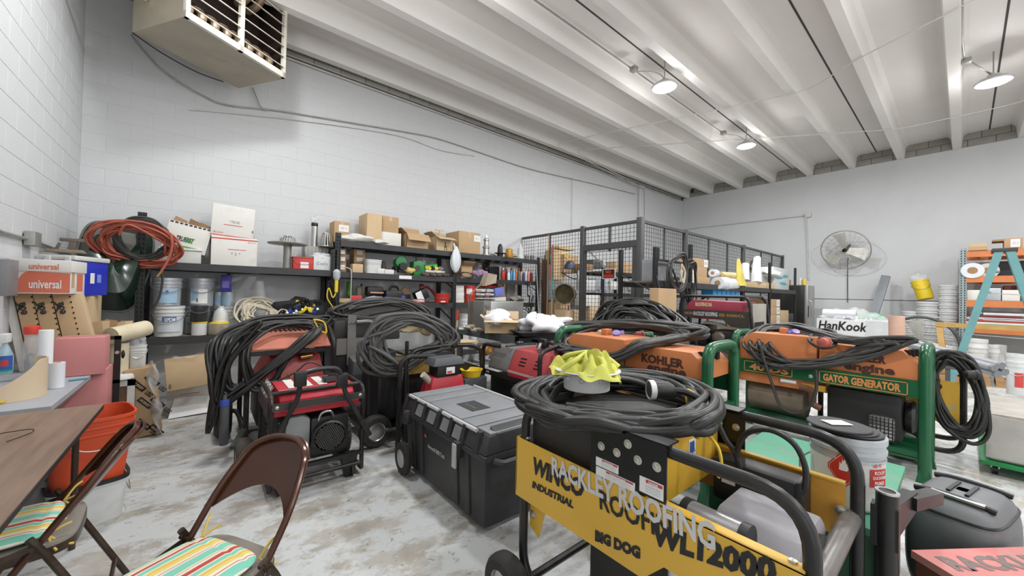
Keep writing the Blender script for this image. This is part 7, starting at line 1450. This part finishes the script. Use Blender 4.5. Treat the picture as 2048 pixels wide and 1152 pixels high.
for x, y in ((-.14, .55), (L+.10, .6)): wheel(t, (x, y, .24), .24, .13, 'x')
B().tube(fillet([(-.14, .55, .24), (-.05, .3, .30), (0, .1, .2)], .05), .02).done('axle_strut', M_TUBEB, t)
B().bar((.0, .0, .22), (-.1, -.25, .15), .04, .03).done('tow_bar', mat('green_dark_steel', (46, 56, 46), .5), t)
pts = [P(x, y, Y=yv) for x, y, yv in ((645, 648, 4.35), (600, 642, 4.4), (530, 645, 4.35), (470, 660, 4.2), (440, 690, 4.0), (437, 750, 3.95), (452, 790, 3.95), (490, 775, 3.93), (530, 745, 3.92), (580, 705, 3.93), (630, 665, 4.0))]
coil('draped_cable', 'thick black cables draped over the dusty red generator, hanging down its left side', 'cable', pts, 15, .17, .0165, mat('black_power_cable', (52, 50, 48)), 81, sides=8, squash=1.)
pts = [P(x, y, Y=yv) for x, y, yv in ((640, 655, 4.1), (560, 650, 4.15), (500, 672, 4.0), (490, 720, 3.93), (510, 770, 3.93), (545, 765, 3.93), (575, 720, 3.95))]
coil('draped_cable', 'second set of black cable loops hanging in front of the dusty red generator', 'cable', pts, 5, .22, .0155, mat('black_power_cable', (52, 50, 48)), 83, squash=1.)
pts = [P(x, y, Y=3.92) for x, y in ((520, 650), (470, 680), (432, 760), (425, 850), (440, 800), (462, 720))]
coil('draped_cable', 'long black cable ends hanging at the far left of the dusty red generator', 'cable', pts, 4, .16, .015, mat('black_power_cable', (52, 50, 48)), 85, squash=1.)
coil('yellow_tie', 'yellow tie round the black cables at their right end', 'rope', [P(x, y, Y=3.98) for x, y in ((628, 640), (648, 645), (652, 665), (640, 660))], 2, .1, .007, mat('yellow_poly_rope', (214, 180, 60)), 84)
t = turned('gas_bottle', 'small dark cylinder with a blue band beside the cable ends', 'bottle', 447, 10, 880, 790, 'Y', 3.9, [(.9, 0), (1, .1), (1, .75), (.6, .85), (.4, 1), (0, 1)], M_GREYM, 16, zb=.14, extra=lambda t, r, h: B().lathe([(1.02*r, h*.78), (1.05*r, h*.8), (1.0*r, h*.9)], 16).done('blue_band', mat('blue_plug', (62, 80, 170)), t))
# grey plate generator behind
M_DGREY = mat('dusty_grey_plate', (112, 110, 106), .55, .1, var=.08)
t = thing('plate_generator', 'grey plate sided generator with maroon lettering under grey cables', 'generator', (1.14, 4.4, 0))
B().box(0, -.01, .72, .46, .0, .90).done('side_plate', M_DGREY, t); B().box(.11, -.02, .60, .20, -.01, 1.16).done('upright_plate', M_DGREY, t)
text('Hy-tech', V((.23, -.012, .80)), (1, 0, 0), ZUP, .18, .06, mat('maroon_print', (110, 44, 40), .6), t, bold=.02); text('www.hy-tech.us', V((.26, -.012, .765)), (1, 0, 0), ZUP, .15, .022, _M['maroon_print'], t)
q = B(); q.prism([(.23, .83), (.245, .80), (.26, .83), (.245, .845)], 'y', -.012, -.0105); q.done('mark', _M['maroon_print'], t)
for k in range(4): B().cyl((.125+.02*k, -.022, 1.06+.005*(k % 2)), (.125+.02*k, -.019, 1.06+.005*(k % 2)), .007, n=8).done('hole', M_DARK, t)
B().tube(fillet([(.20, -.03, 1.08), (.38, -.03, 1.09), (.42, -.03, .86)], .07), .024, 10).done('tube_handle', mat('grey_tube', (110, 110, 108), .35, .3), t)
B().box(-.02, .05, .85, .75, .5, 1.1).done('hood', M_CHAR, t, bev=.02); B().box(0, .02, .15, .7, .5, .72).done('engine_block', M_ENGB, t, bev=.03)
q = B(); q.hexa([(.12, -.15, .30), (.34, -.15, .30), (.34, .02, .30), (.12, .02, .30), (.14, -.15, .66), (.30, -.15, .66), (.34, .02, .72), (.12, .02, .72)]); q.done('side_cover', M_GREYM, t, bev=.03)
for x, y in ((-.05, .1), (.65, .1)): wheel(t, (x, y, .16), .16, .1, 'x')
pts = [P(x, y, Y=4.5) for x, y in ((670, 630), (730, 606), (800, 606), (845, 630), (820, 650), (770, 640), (710, 640))]
coil('cable_heap', 'heap of grey cables over the grey plate generator', 'cable', pts, 20, .22, .0155, M_RUBBERG, 91, squash=1.6)
coil('cable_heap', 'grey cables trailing left from the heap to the rack', 'cable', [P(x, y, Y=4.6) for x, y in ((650, 650), (690, 622), (760, 604), (830, 612), (760, 625), (690, 640))], 5, .14, .0145, M_RUBBERG, 92)
# STI machine with the big grey coil
t = thing('cart_generator', 'dark generator cart with a yellow plate, carrying the big grey cable coil', 'generator', (1.30, 3.5, 0))
B().box(.0, .05, .18, .62, .55, .72).done('engine_block', M_ENGB, t, bev=.04); B().box(-.08, -.02, .80, .01, -.01, .94).done('yellow_plate', mat('pale_yellow_plate', (196, 176, 110), .5, var=.1), t)
text('STI', V((-.075, -.0212, .86)), (1, 0, 0), ZUP, .075, .035, M_INK, t, bold=.05, shear=.2)
B().box(.03, -.01, .62, .50, .0, .80).done('ochre_panel', mat('dull_ochre', (150, 122, 60), .5, dirt=(90, 76, 50), damt=.5), t)
for x in (-.10, .26): B().cyl((x, 0, .05), (x, 0, .95), .018, n=10).done('upright', M_TUBEB, t)
B().box(-.12, .0, .10, .7, .6, .14).done('base', M_BLACKM, t); wheel(t, (-.05, -.05, .15), .15, .09); wheel(t, (.55, .6, .15), .15, .09)
pts = [P(x, y, Y=3.42) for x, y in ((770, 650), (830, 640), (880, 660), (890, 685), (850, 705), (800, 735), (760, 725), (745, 690))]
coil('grey_cable_coil', 'big grey power cable coil hung over the dark generator cart', 'cable', pts, 22, .28, .0175, mat('grey_power_cable', (70, 69, 68), .5, var=.1, scale=10), 93, squash=.9, tail=[P(800, 735, Y=3.36), P(795, 790, Y=3.36), P(800, 850, Y=3.36), P(770, 860, Y=3.38)])
t = thing('canvas_pad', 'beige canvas pads tucked in the grey coil', 'pad', P(820, 655, Y=3.5), .1); B().blob((0, 0, 0), (.17, .07, .05), .15, 4, 22, 10).done('pad', mat('beige_canvas', (186, 170, 134), .85), t); B().blob((.2, .0, -.03), (.09, .05, .06), .2, 5, 18, 10).done('pad', mat('beige_canvas', (186, 170, 134)), t)
plug('grey plug at the top of the grey coil', P(806, 640, Y=3.45), mat('dusty_white_plug', (150, 150, 150)), .3, .04)
# black tube frame left of the job box
t = thing('tube_trailer_frame', 'black bent tube frame behind the black tool chest', 'frame', (1.6, 3.4, 0))
h1 = [loc(t, P(x, y, Y=3.4)) for x, y in ((812, 785), (812, 722), (830, 700), (895, 690), (945, 690), (962, 700), (966, 785))]
h1 = [V((h1[0].x, h1[0].y, 0))]+h1+[V((h1[-1].x, h1[-1].y, 0))]; B().tube(fillet(h1, .05, 5), .024, 10).done('bent_tube', M_TUBEB, t)
h2 = [loc(t, P(x, y, Y=3.25)) for x, y in ((870, 712), (815, 713), (800, 728), (798, 785))]; h2.append(V((h2[-1].x, h2[-1].y, 0))); B().tube(fillet(h2, .05, 5), .022, 10).done('handle_tube', M_TUBEB, t); B().cyl(h2[0], h2[0]+V((.004, 0, 0)), .017, n=10).done('tube_mouth', M_DARK, t)
B().cb(loc(t, P(908, 690, Y=3.4)), (.06, .06, .06)).done('clamp', M_BLACKM, t, bev=.01); a_, b_ = loc(t, P(900, 715, Y=3.45)), loc(t, P(966, 735, Y=3.45)); B().hexa([a_+V((0, 0, -.14)), b_+V((0, 0, -.14)), b_+V((0, .02, -.14)), a_+V((0, .02, -.14)), a_, b_, b_+V((0, .02, 0)), a_+V((0, .02, 0))]).done('dark_panel', M_BLACKM, t)
tag(B().box(-.2, -.12, 0, .2, .12, .02).done('wood_board', mat('tan_ply', (176, 152, 118), .8), None, P(915, 686, Y=3.6)), 'tan board lying across the black tube frame', 'board')
# gas can with a battery box on it
bx = thing('crate_stand', 'low dark stand behind the tool chest under the red can', 'stand', (1.85, 3.2, 0)); B().box(-.36, -.15, .30, .55, .22, .36).done('shelf', M_GREYM, bx)
for x in (-.33, .52):
    for y in (-.12, .19): B().box(x-.02, y-.02, 0, x+.02, y+.02, .30).done('leg', M_GREYM, bx)
t = thing('fuel_can', 'red plastic fuel can behind the tool chest, under a black box', 'fuel can', (P(885, 765, Y=3.15).x, 3.15, .362)); B().hexa([(-.23, -.12, 0), (.23, -.12, 0), (.23, .12, 0), (-.23, .12, 0), (-.14, -.08, .30), (.17, -.08, .30), (.17, .08, .30), (-.14, .08, .30)]).done('body', M_RED2, t, bev=.025); B().cyl((-.14, -.02, .25), (-.22, -.03, .33), .03).done('spout', mat('dusty_white_plug', (150, 150, 150)), t); B().tube(fillet([(-.08, 0, .28), (-.08, 0, .35), (.08, 0, .35), (.08, 0, .28)], .03), .02).done('handle', M_RED2, t)
t = thing('battery_box', 'black battery box standing on the red fuel can', 'battery box', (P(888, 735, Y=3.13).x, 3.13, .665)); B().box(-.11, -.08, 0, .13, .08, .10).done('body', M_BLACKM, t, bev=.006); B().hexa([(-.16, -.10, .10), (.17, -.10, .10), (.17, .10, .10), (-.16, .10, .10), (-.13, -.08, .17), (.14, -.08, .17), (.14, .08, .17), (-.13, .08, .17)]).done('lid', M_GREYM, t, bev=.008); sticker(V((-.02, -.081, .02)), (1, 0, 0), ZUP, .09, .06, M_PAPER, t); sticker(V((-.01, -.083, .025)), (1, 0, 0), ZUP, .05, .02, MR, t)
turned('yellow_basin', 'yellow plastic basin behind the tool chest', 'basin', 942, 22, 758, 738, 'Y', 3.35, [(.8, 0), (1, 1), (1.05, 1), (.95, .95), (.75, .1), (0, .1)], M_YEL, 22, zb=.552)
bs = bpy.data.objects['yellow_basin'].location
tag(B().box(-.14, -.1, .362, .14, .1, .55).done('battery_case', M_GREYM, None, (bs.x, bs.y, 0), bev=.01), 'dark grey case under the yellow basin', 'case')
# low red generator behind the tool chest
t = thing('low_generator', 'long red and grey generator with white stripes behind the tool chest', 'generator', (2.45, 3.45, 0), -PI/2); L = 1.10
for y in (0, .62):
    B().tube(fillet([(.0, y, .10), (.0, y, .875), (.30 if y == 0 else L, y, .875)], .09, 6), .022, 10).done('front_tube', M_TUBEB, t)
B().tube(fillet([(.96, -.04, .1), (.96, -.04, .90), (.96, .2, .95), (.96, .62, .95), (.96, .62, .1)], .08), .022, 10).done('cross_hoop', M_TUBEB, t)
B().box(-.02, -.02, .55, L, .0, .60).done('side_rail', M_BLACKM, t); bolts(t, [(.10, -.021, .575), (.13, -.021, .575)], (0, -1, 0), .012)
pr = [(.0, .62), (.0, .66), (.10, .86), (.55, .88), (.58, .62)]
q = B(); q.prism(pr, 'x', .10, .44); q.done('grey_cover', mat('dusty_grey_cover', (104, 103, 101), .55, var=.1), t, bev=.01)
q = B(); q.prism(pr, 'x', .445, L); q.done('red_cover', mat('dusty_red_cover', (164, 60, 62), .5, var=.1, scale=4), t, bev=.01)
for z in (.632, .645): B().box(.445, -.004, z, L, -.0008, z+.006).done('white_stripe', M_WLET, t)
B().box(.445, -.003, .60, L, 0.02, .625).done('lower_red_edge', M_RED2, t)
for x0 in (.58, .80):
    for k in range(3):
        f = .28+.16*k; B().hexa([(x0, .1*f-.003, .66+.2*f), (x0+.09, .1*f-.003, .66+.2*f), (x0+.09, .1*f+.004, .66+.2*f+.004), (x0, .1*f+.004, .66+.2*f+.004), (x0, .1*f-.002, .672+.2*f), (x0+.09, .1*f-.002, .672+.2*f), (x0+.09, .1*f+.006, .672+.2*f), (x0, .1*f+.006, .672+.2*f)]).done('slot', M_DARK, t)
B().box(.05, .06, .15, L-.05, .55, .55).done('engine_block', M_ENGB, t, bev=.04)
q = B(); q.prism([(.60, .88), (.76, .88), (.72, .98), (.64, .98)], 'y', .25, .30); q.done('control_bracket', M_BLACKM, t, bev=.004); B().tube(catmull([(.68, .24, .93), (.72, .18, .90), (.78, .12, .885)], 4), .02).done('lever', M_STEEL, t)
B().lathe([(.0, 0), (.045, 0), (.05, .02), (.03, .04), (0, .042)], 18, (.28, .3, .875)).done('filler_cap', M_BLACKM, t)
B().tube(catmull([(.30, .1, .88), (.36, .05, .88), (.46, .2, .90), (.55, .3, .91)], 5), .007).done('wire', M_RUBBER, t)
tag(B().blob((0, 0, 0), (.09, .07, .06), .3, 3).done('rope_bunch', mat('orange_rope', (196, 140, 80), .8), None, P(972, 700, X=2.75)), 'orange rope bunch at the left end of the long red generator', 'rope')
# ---------------------------------------------------------------- workbench with rags
t = thing('workbench', 'black steel workbench with rags and a carton behind the generators', 'workbench', (2.78, 4.56, 0), -PI/2); L, D, Z = 1.27, 1.35, .95
B().box(0, 0, Z-.025, L, D, Z).done('top', mat('dark_bench_top', (70, 64, 58), .5, .2, dirt=(120, 108, 96), damt=.4), t); B().box(0, -.01, Z-.09, L, .01, Z-.005).done('front_apron', M_GREYM, t); B().box(L-.02, 0, Z-.09, L, D, Z-.005).done('end_apron', M_GREYM, t)
for x in (.03, L-.03):
    for y in (.03, D-.03): B().box(x-.03, y-.03, 0, x+.03, y+.03, Z-.03).done('leg', M_GREYM, t)
zb_ = Z+.002
t = carton('cut down brown carton full of white rags on the workbench', 969, 1037, 664, 640, 'd', 4.55, .24, M_CARD2, tape=False, zb=zb_, open_=-.2, txt=[('FOLGERS', .15, .35, .35, .35, M_CARD3)]); w, h = t['_w'], t['_h']
M_RAG = mat('white_rag_cloth', (216, 216, 218), .85, var=.05, bump=.5, bscale=30)
tag(B().blob((0, 0, 0), (.20, .12, .10), .4, 21, 30, 16).done('white_rags', M_RAG, None, t.location+V((w*.45, -.02, h*.95)), ang=60), 'white rags bulging out of the brown carton on the workbench', 'rags')
trp = P(1075, 668, z=.97); t = thing('metal_tray', 'dark shallow metal tray on the workbench corner', 'tray', (trp.x+.25, trp.y+.1, zb_), -.35); B().hexa([(-.42, -.28, 0), (.42, -.28, 0), (.42, .28, 0), (-.42, .28, 0), (-.48, -.33, .05), (.48, -.33, .05), (.48, .33, .05), (-.48, .33, .05)]).done('pan', mat('dark_tray', (62, 60, 60), .4, .4), t)
for i, (dx, dy, s, lab) in enumerate(((-.18, .0, 1., 'left part'), (.14, .05, .9, 'right part'))): tag(B().blob((0, 0, 0), (.27*s, .17*s, .09*s), .42, 31+i, 32, 16).done('white_rags', M_RAG, None, t.location+V((dx, dy, .12)), ang=60), 'heap of white rags in the dark tray, %s of the heap' % ('near the carton' if i == 0 else 'near the cage'), 'rags', 'rags in the tray')
t = carton('stainless steel cabinet on the workbench with a louvered side', 981, 1046, 655, 603, 'Y', 4.16, .38, mat('polished_cabinet', (176, 176, 174), .28, .7, var=.05, bump=.1, bscale=3), tape=False, zb=zb_, name='steel_cabinet', cat='cabinet'); h = t['_h']
B().box(-.12, .0, 0, 0, .40, h).done('louvered_side', M_DGREY, t, bev=.004)
for k in range(3): B().box(-.10, -.012, .12+.09*k, -.03, .0, .15+.09*k).done('louver', M_DGREY, t)
t = thing('desk_lamp', 'old jointed lamp with a square tan shade on the workbench', 'lamp', V((P(938, 655, Y=4.5).x, 4.45, zb_)))
B().lathe([(.10, 0), (.10, .02), (.03, .04), (0, .04)], 20).done('base', M_TANW, t); p1, p2, p3 = (loc(t, P(x, y, Y=4.45)) for x, y in ((938, 590), (965, 558), (982, 550)))
for s in (-.02, .02): B().cyl((s, 0, .03), p1+V((s, 0, 0)), .008, n=8).done('arm', mat('bronze_arm', (128, 112, 92), .4, .4), t)
B().cyl(p1, p3, .010, n=8).done('arm', _M['bronze_arm'], t); q = B(); a_, b_, c_, d_ = (loc(t, P(x, y, Y=4.4)) for x, y in ((966, 572), (988, 566), (992, 550), (974, 546)))
q.hexa([a_+V((0, -.05, 0)), b_+V((0, -.05, 0)), b_+V((0, .10, 0)), a_+V((0, .10, 0)), d_+V((0, -.03, 0)), c_+V((0, -.03, 0)), c_+V((0, .08, 0)), d_+V((0, .08, 0))]); q.done('shade', mat('tan_shade', (150, 136, 116), .6), t)
B().tube(catmull([p3, p3+V((-.05, 0, -.15)), loc(t, P(962, 620, Y=4.4)), loc(t, P(958, 655, Y=4.4))], 5), .005).done('cord', M_RUBBER, t)
t = thing('broom', 'wooden brush with a red tip standing at the workbench end', 'broom', (P(914, 655, Y=4.6).x, 4.6, .35)); B().tube(catmull([(-.04, 0, -.33), (0, 0, .3), (.0, 0, .72)], 6), .015).done('handle', M_TANCARD, t); B().cyl((0, 0, .70), (.01, 0, .84), .022).done('red_tip', mat('red_tip', (176, 70, 50), .6), t); B().hexa([(-.10, -.03, -.35), (.08, -.03, -.35), (.08, .03, -.35), (-.10, .03, -.35), (-.03, -.02, .10), (.03, -.02, .10), (.03, .02, .10), (-.03, .02, .10)]).done('bristles', mat('straw', (190, 176, 146), .9), t)
for i, (px, py) in enumerate(((930, 656), (955, 660), (945, 652))): tag(B().blob((0, 0, 0), (.09, .06, .025), .35, 50+i).done('metal_scraps', M_ALUM, None, P(px, py, z=.97)), 'small metal scraps on the workbench, %s of the brown carton' % ('far left', 'just left', 'left and behind')[i], 'scrap')
t = thing('hand_drill', 'yellow handled tool at the right end of the steel cabinet', 'tool', P(1056, 645, Y=4.5)); B().tube([(0, 0, -.08), (0, 0, .08)], .03).done('body', M_YEL, t); B().blob((-.06, 0, -.02), (.05, .04, .05), .2, 5).done('motor', mat('navy_motor', (44, 44, 84), .5), t); B().tube(catmull([(0, 0, .08), (-.03, 0, .16), (-.10, 0, .2)], 4), .007).done('cord', M_PAILW, t)
# ---------------------------------------------------------------- big cable pile and red generator in front of the cage
t = thing('low_cart', 'dark low cart under the big black cable pile', 'cart', (4.05, 2.75, 0)); B().box(-.25, -.62, .78, .55, .62, .90).done('deck', M_GREYM, t)
for x in (-.2, .5):
    for y in (-.55, .55): B().box(x-.03, y-.03, 0, x+.03, y+.03, .80).done('leg', M_GREYM, t)
pts = [P(x, y, X=xv) for x, y, xv in ((1195, 662, 4.05), (1225, 628, 4.2), (1270, 618, 4.3), (1315, 630, 4.25), (1350, 662, 4.0), (1330, 668, 3.85), (1270, 664, 3.8), (1220, 668, 3.85))]
coil('big_cable_pile', 'tall pile of black power cable in front of the cage door', 'cable', [p+V((0, 0, .07)) for p in pts], 22, .24, .019, mat('black_power_cable', (52, 50, 48)), 101, squash=1.7)
coil('big_cable_pile', 'inner loops of the black cable pile before the cage door', 'cable', [c*.55+(sum(pts, V())/len(pts))*.45+V((-.08, 0, .05)) for c in pts], 10, .25, .018, mat('black_power_cable', (52, 50, 48)), 102, squash=1.6)
t = thing('portable_generator', 'red and black framed generator high behind the green ones, lettered on its side', 'generator', (5.2, 2.55, .80), -PI/2); L, D, Z = .92, .62, .665
for y in (0, D): B().tube(fillet([(-.02, y, .0), (.03, y, Z), (L-.06, y, Z), (L+.02, y, .0)], .09, 6), .020, 10).done('frame_loop', M_TUBEB, t)
for x in (.06, L-.1): B().tube([(x, 0, Z), (x, D, Z)], .018).done('cross_tube', M_TUBEB, t)
q = B(); q.prism([(.06, .46), (L-.16, .46), (L-.16, .60), (.16, .615), (.10, .57)], 'y', .03, D-.03); q.done('fuel_tank', mat('dusty_crimson_tank', (150, 52, 70), .5, var=.08), t, bev=.015)
B().prism([(.0, .375), (.55, .375), (.66, .28), (L-.06, .26), (L-.06, .48), (.0, .48)], 'y', .0, .02).done('side_panel', M_CHAR, t)
B().box(.14, .02, .36, .66, D-.02, .39).done('red_under', M_RED, t)
text('HON', V((.07, -.001, .41)), (1, 0, 0), ZUP, .11, .035, mat('gold_print', (150, 116, 62), .5), t, bold=.03); text('EB 5000CL', V((.52, -.001, .405)), (1, 0, 0), ZUP, .30, .035, _M['gold_print'], t, bold=.03)
text('RACKLEY ROOFING', V((.19, -.002, .40)), (1, 0, 0), ZUP, .31, .055, M_SILV, t, bold=.03); text('ROOFING RA', V((.20, .028, .525)), (1, 0, 0), ZUP, .22, .055, mat('cream_stencil', (206, 186, 150), .6), t, bold=.05)
B().box(.03, .04, .0, .35, .40, .27).done('muffler_cover', M_ENGB, t, bev=.025)
q = B()
for k in range(11): q.box(.06, .034, .02+.022*k, .32, .04, .028+.022*k)
o = q.done('cover_slots', M_CHAR, t); o['kind'] = 'stuff'
B().lathe([(.085, -.01), (.085, .02), (.06, .045), (.03, .05), (0, .05)], 8, (.50, .05, .12), rot(PI/2)).done('valve_cover', M_ENGM, t); B().box(.40, .06, .0, .66, .40, .22).done('engine_block', M_ENGB, t, bev=.03)
B().hexa([(.30, .02, .30), (.60, .02, .28), (.60, .10, .28), (.30, .10, .30), (.33, .02, .33), (.52, .02, .31), (.52, .10, .31), (.33, .10, .33)]).done('silver_shield', M_STEEL, t)
B().cyl((.70, .06, .12), (.82, .06, .12), .06).done('alternator_neck', M_GREYM, t); B().box(L-.09, .06, .10, L-.03, D-.06, .58).done('control_panel', mat('grey_panel', (150, 146, 138), .5), t, bev=.008)
for k in range(5): B().box(L-.028, .12+.07*k, .28, L-.02, .16+.07*k, .35).done('outlet', M_BLACKM, t)
st = thing('steel_stand', 'dark steel stand carrying the high red and black generator', 'stand', (5.2, 2.55, 0), -PI/2); B().box(-.05, -.02, .74, L+.05, D+.02, .798).done('deck', M_GREYM, st)
for x in (0, L):
    for y in (.02, D-.02): B().box(x-.03, y-.03, 0, x+.03, y+.03, .74).done('leg', M_GREYM, st)
B().tube(fillet([loc(st, P(x, y, X=4.9)) for x, y in ((1352, 646), (1378, 650), (1390, 668), (1394, 700))], .05), .018).done('side_hoop', M_TUBEB, st)
# ---------------------------------------------------------------- floor things on the left
M_BORG = mat('orange_bucket', (200, 74, 38), .4, var=.06, scale=4)
t = thing('bucket', 'square white bucket with a black rim on the floor under the orange one', 'bucket', (-.53, 3.46, 0), .25)
B().lathe([(.150, 0), (.165, .22), (.172, .225), (.172, .25), (.16, .25), (.14, .02), (0, .02)], 40, sq=4.5).done('body', M_PAILW, t); B().lathe([(.168, .235), (.178, .238), (.178, .262), (.165, .262), (.168, .235)], 40, sq=4.5).done('black_rim', M_BLACKM, t)
B().tube(catmull([(.17, -.10, .2), (.185, -.05, .12), (.185, .06, .12), (.17, .1, .2)], 5), .003).done('handle', M_WIRE, t)
t = thing('bucket', 'square orange bucket standing in the white bucket beside the table', 'bucket', (-.53, 3.46, .235), .25)
B().lathe([(.150, 0), (.182, .30), (.19, .305), (.19, .32), (.184, .322), (.186, .345), (.194, .348), (.194, .362), (.187, .364), (.19, .39), (.198, .392), (.198, .41), (.188, .41), (.18, .30), (.145, .02), (0, .02)], 44, sq=4.5).done('body', M_BORG, t); sticker(V((.182, -.05, .17)), V((0, 1, 0)), V((.09, 0, 1)), .11, .16, M_PAPER, t)
B().tube(catmull([(-.14, -.19, .33), (-.04, -.215, .24), (.08, -.215, .24), (.16, -.19, .33)], 5), .004).done('handle', M_WIRE, t)
t = turned('dish_basin', 'white basin under the wood-grain table beside the orange bucket', 'basin', 100, 60, 985, 940, 'd', 2.25, [(.8, 0), (.95, .8), (1, .85), (1, 1), (.94, 1), (.75, .1), (0, .1)], M_PAILW, 30)
t.location.z = .30; tag(B().cb((0, 0, .15), (.24, .24, .295)).done('plastic_crate', mat('grey_crate_plastic', (120, 118, 114), .6), None, (t.location.x, t.location.y, 0), bev=.02), 'grey crate under the white basin below the table', 'crate')
# long flat boxes leaning on the rack
t = carton('long flat brown carton leaning on the rack above the white mailing carton', 334, 438, 772, 715, 'Y', 5.42, .10, M_CARD2, tape=False, tilt=(-.12, -.10), txt=[('@', .04, .06, .05, .16, M_INK)])
q = B(); q.grid(lambda u, v: V((t['_w']*(-.04+.9*u), -.02+.12*v, t['_h']*(.98+.05*math.sin(9*u)+.04*math.sin(17*u+3*v)))), 26, 5); q.done('clear_film', M_CLEAR, t, ang=30)
t = carton('white mailing carton standing open on the floor under the rack', 333, 430, 826, 752, 'Y', 5.62, .28, M_CARDW, tape=False, zb=0); w, h = t['_w'], t['_h']
B().box(.25*w, -.0015, h*.52, .65*w, 0, h*.535).done('printed_line', MR, t); B().box(.55*w, -.0015, h*.86, .98*w, 0, h*.88).done('printed_line', MR, t); B().hexa([(.05*w, -.16, .005), (.95*w, -.16, .02), (.88*w, -.005, .17), (.15*w, -.005, .20), (.05*w, -.163, .008), (.95*w, -.163, .023), (.88*w, -.009, .175), (.15*w, -.009, .205)]).done('lower_flap', M_PAPER, t)
tag(B().blob((0, 0, 0), (.13, .05, .03), .5, 9, 22, 10).done('film_scrap', M_CLEAR, None, P(408, 760, Y=5.5), ang=30), 'crumpled clear film between the two cartons under the rack', 'film')
t = carton('brown carton printed with black bars, wrapped in torn clear film', 262, 322, 882, 738, 'Y', 4.95, .16, M_CARD, tape=False, zb=0, tilt=(0, -.10)); w, h = t['_w'], t['_h']
for k, (x, z) in enumerate(((.15, .82), (.62, .86), (.30, .55), (.72, .52), (.18, .24), (.58, .12))):
    c = V((x*w, -.002, z*h)); u_ = V((.62, 0, -.9)).normalized(); v_ = V((.9, 0, .62)).normalized()
    B().hexa([c, c+u_*.13, c+u_*.13+V((0, .001, 0)), c+V((0, .001, 0)), c+v_*.045, c+u_*.13+v_*.045, c+u_*.13+v_*.045+V((0, .001, 0)), c+v_*.045+V((0, .001, 0))]).done('printed_bar', M_INK, t); text('USG', c+u_*.15, u_, v_, .06, .04, M_INK, t, bold=.04); text('HUSKEY', c+u_*.015+v_*.012+V((0, -.0005, 0)), u_, v_, .1, .022, M_CARD2, t, bold=.03)
B().grid(lambda u, v: V((w*(.80+.25*u)+.02*math.sin(14*v+3*u), -.02-.05*math.sin(PI*u)+.015*math.sin(23*v+5*u), h*(-.0+1.1*v))), 10, 30).done('clear_film', mat('torn_film', (214, 214, 212), .2, alpha=.5, bump=.6, bscale=15), t, ang=30)
roll('foam_roll', 'cream foam roll lying over the drum behind the red cartons', P(222, 672, Y=4.9), P(292, 656, Y=5.15), .075, mat('cream_foam', (206, 194, 166), .75), core=False)
turned('fibre_drum', 'cream drum behind the red cartons', 'drum', 232, 24, 800, 686, 'Y', 5.05, [(1, 0), (1, 1), (.96, 1), (.94, .98), (0, .98)], mat('cream_foam', (206, 194, 166)), 26, zb=0)
t = pail('square white tub with crumpled plastic beside the cream drum', 275, 18, 738, 690, 'Y', 5.1, sq=4.5, group=None, zb=P(275, 738, Y=5.1).z); B().blob((0, 0, t['_h']), (t['_r']*.9, t['_r']*.8, .08), .4, 8, 20, 10).done('plastic_film', M_CLEAR, t, ang=30)
carton('brown carton carrying the square white tub', 258, 296, 868, 739, 'Y', 5.12, .3, M_CARD3, tape=False, zb=0)
t = thing('picture_frame', 'white framed brown panel standing under the cream drum', 'frame', (P(218, 835, Y=4.86).x, 4.86, 0)); w = P(268, 835, Y=4.86).x-t.location.x; h = P(240, 762, Y=4.86).z
B().box(0, 0, 0, w, .03, h).done('panel', mat('brown_panel', (110, 84, 62), .7), t); q = B()
for a_ in ((0, -.01, 0, .02, .03, h), (w-.05, -.01, 0, w, .03, h), (0, -.01, h-.05, w, .03, h)): q.box(*a_)
q.done('frame', M_CARDW, t)
t = turned('paper_plates', 'stack of white plates on the framed panel', 'plates', 243, 26, 764, 750, 'Y', 4.9, [(.6, 0), (1, .3), (1, .5), (.9, 1), (0, 1)], M_PAPER, 26, zb=h+.001)
t = thing('steel_angle_stand', 'black steel angle frame beside the red cartons', 'stand', (P(230, 830, Y=4.6).x, 4.6, 0)); zt = P(232, 672, Y=4.6).z
B().box(-.02, 0, 0, .02, .02, zt).done('upright', M_BLACKM, t); B().box(-.30, 0, zt-.03, .02, .02, zt).done('top_bar', M_BLACKM, t); zc = P(232, 762, Y=4.6).z; B().box(-.30, 0, zc-.02, .02, .02, zc+.01).done('lower_bar', M_BLACKM, t); B().box(-.30, 0, 0, -.27, .02, zt).done('upright', M_BLACKM, t)
for z in (zt-.14, .42): B().cyl((.0, -.01, z), (.0, .0, z), .014, n=12).done('bolt', M_BOLT, t); B().blob((.035, .0, z-.02), (.012, .012, .035), .1, 2).done('wing_nut', M_BLACKM, t)
for i in range(5): tag(B().hexa([(-.04, 0, 0), (.05, 0, 0), (.05, .006, 0), (-.04, .006, 0), (-.06+.03*i, .02, .20+.02*(i % 3)), (.02+.03*i, .02, .22), (.02+.03*i, .026, .22), (-.06+.03*i, .026, .20)]).done('cardboard_scrap', [M_CARD, M_CARD2, M_CARD3][i % 3], None, P(194+i*7, 690, Y=5.02+.012*i)), 'torn cardboard scrap fanned out behind the red cartons, %s of five' % ('first', 'second', 'third', 'fourth', 'last')[i], 'cardboard', 'cardboard scraps by the red cartons')
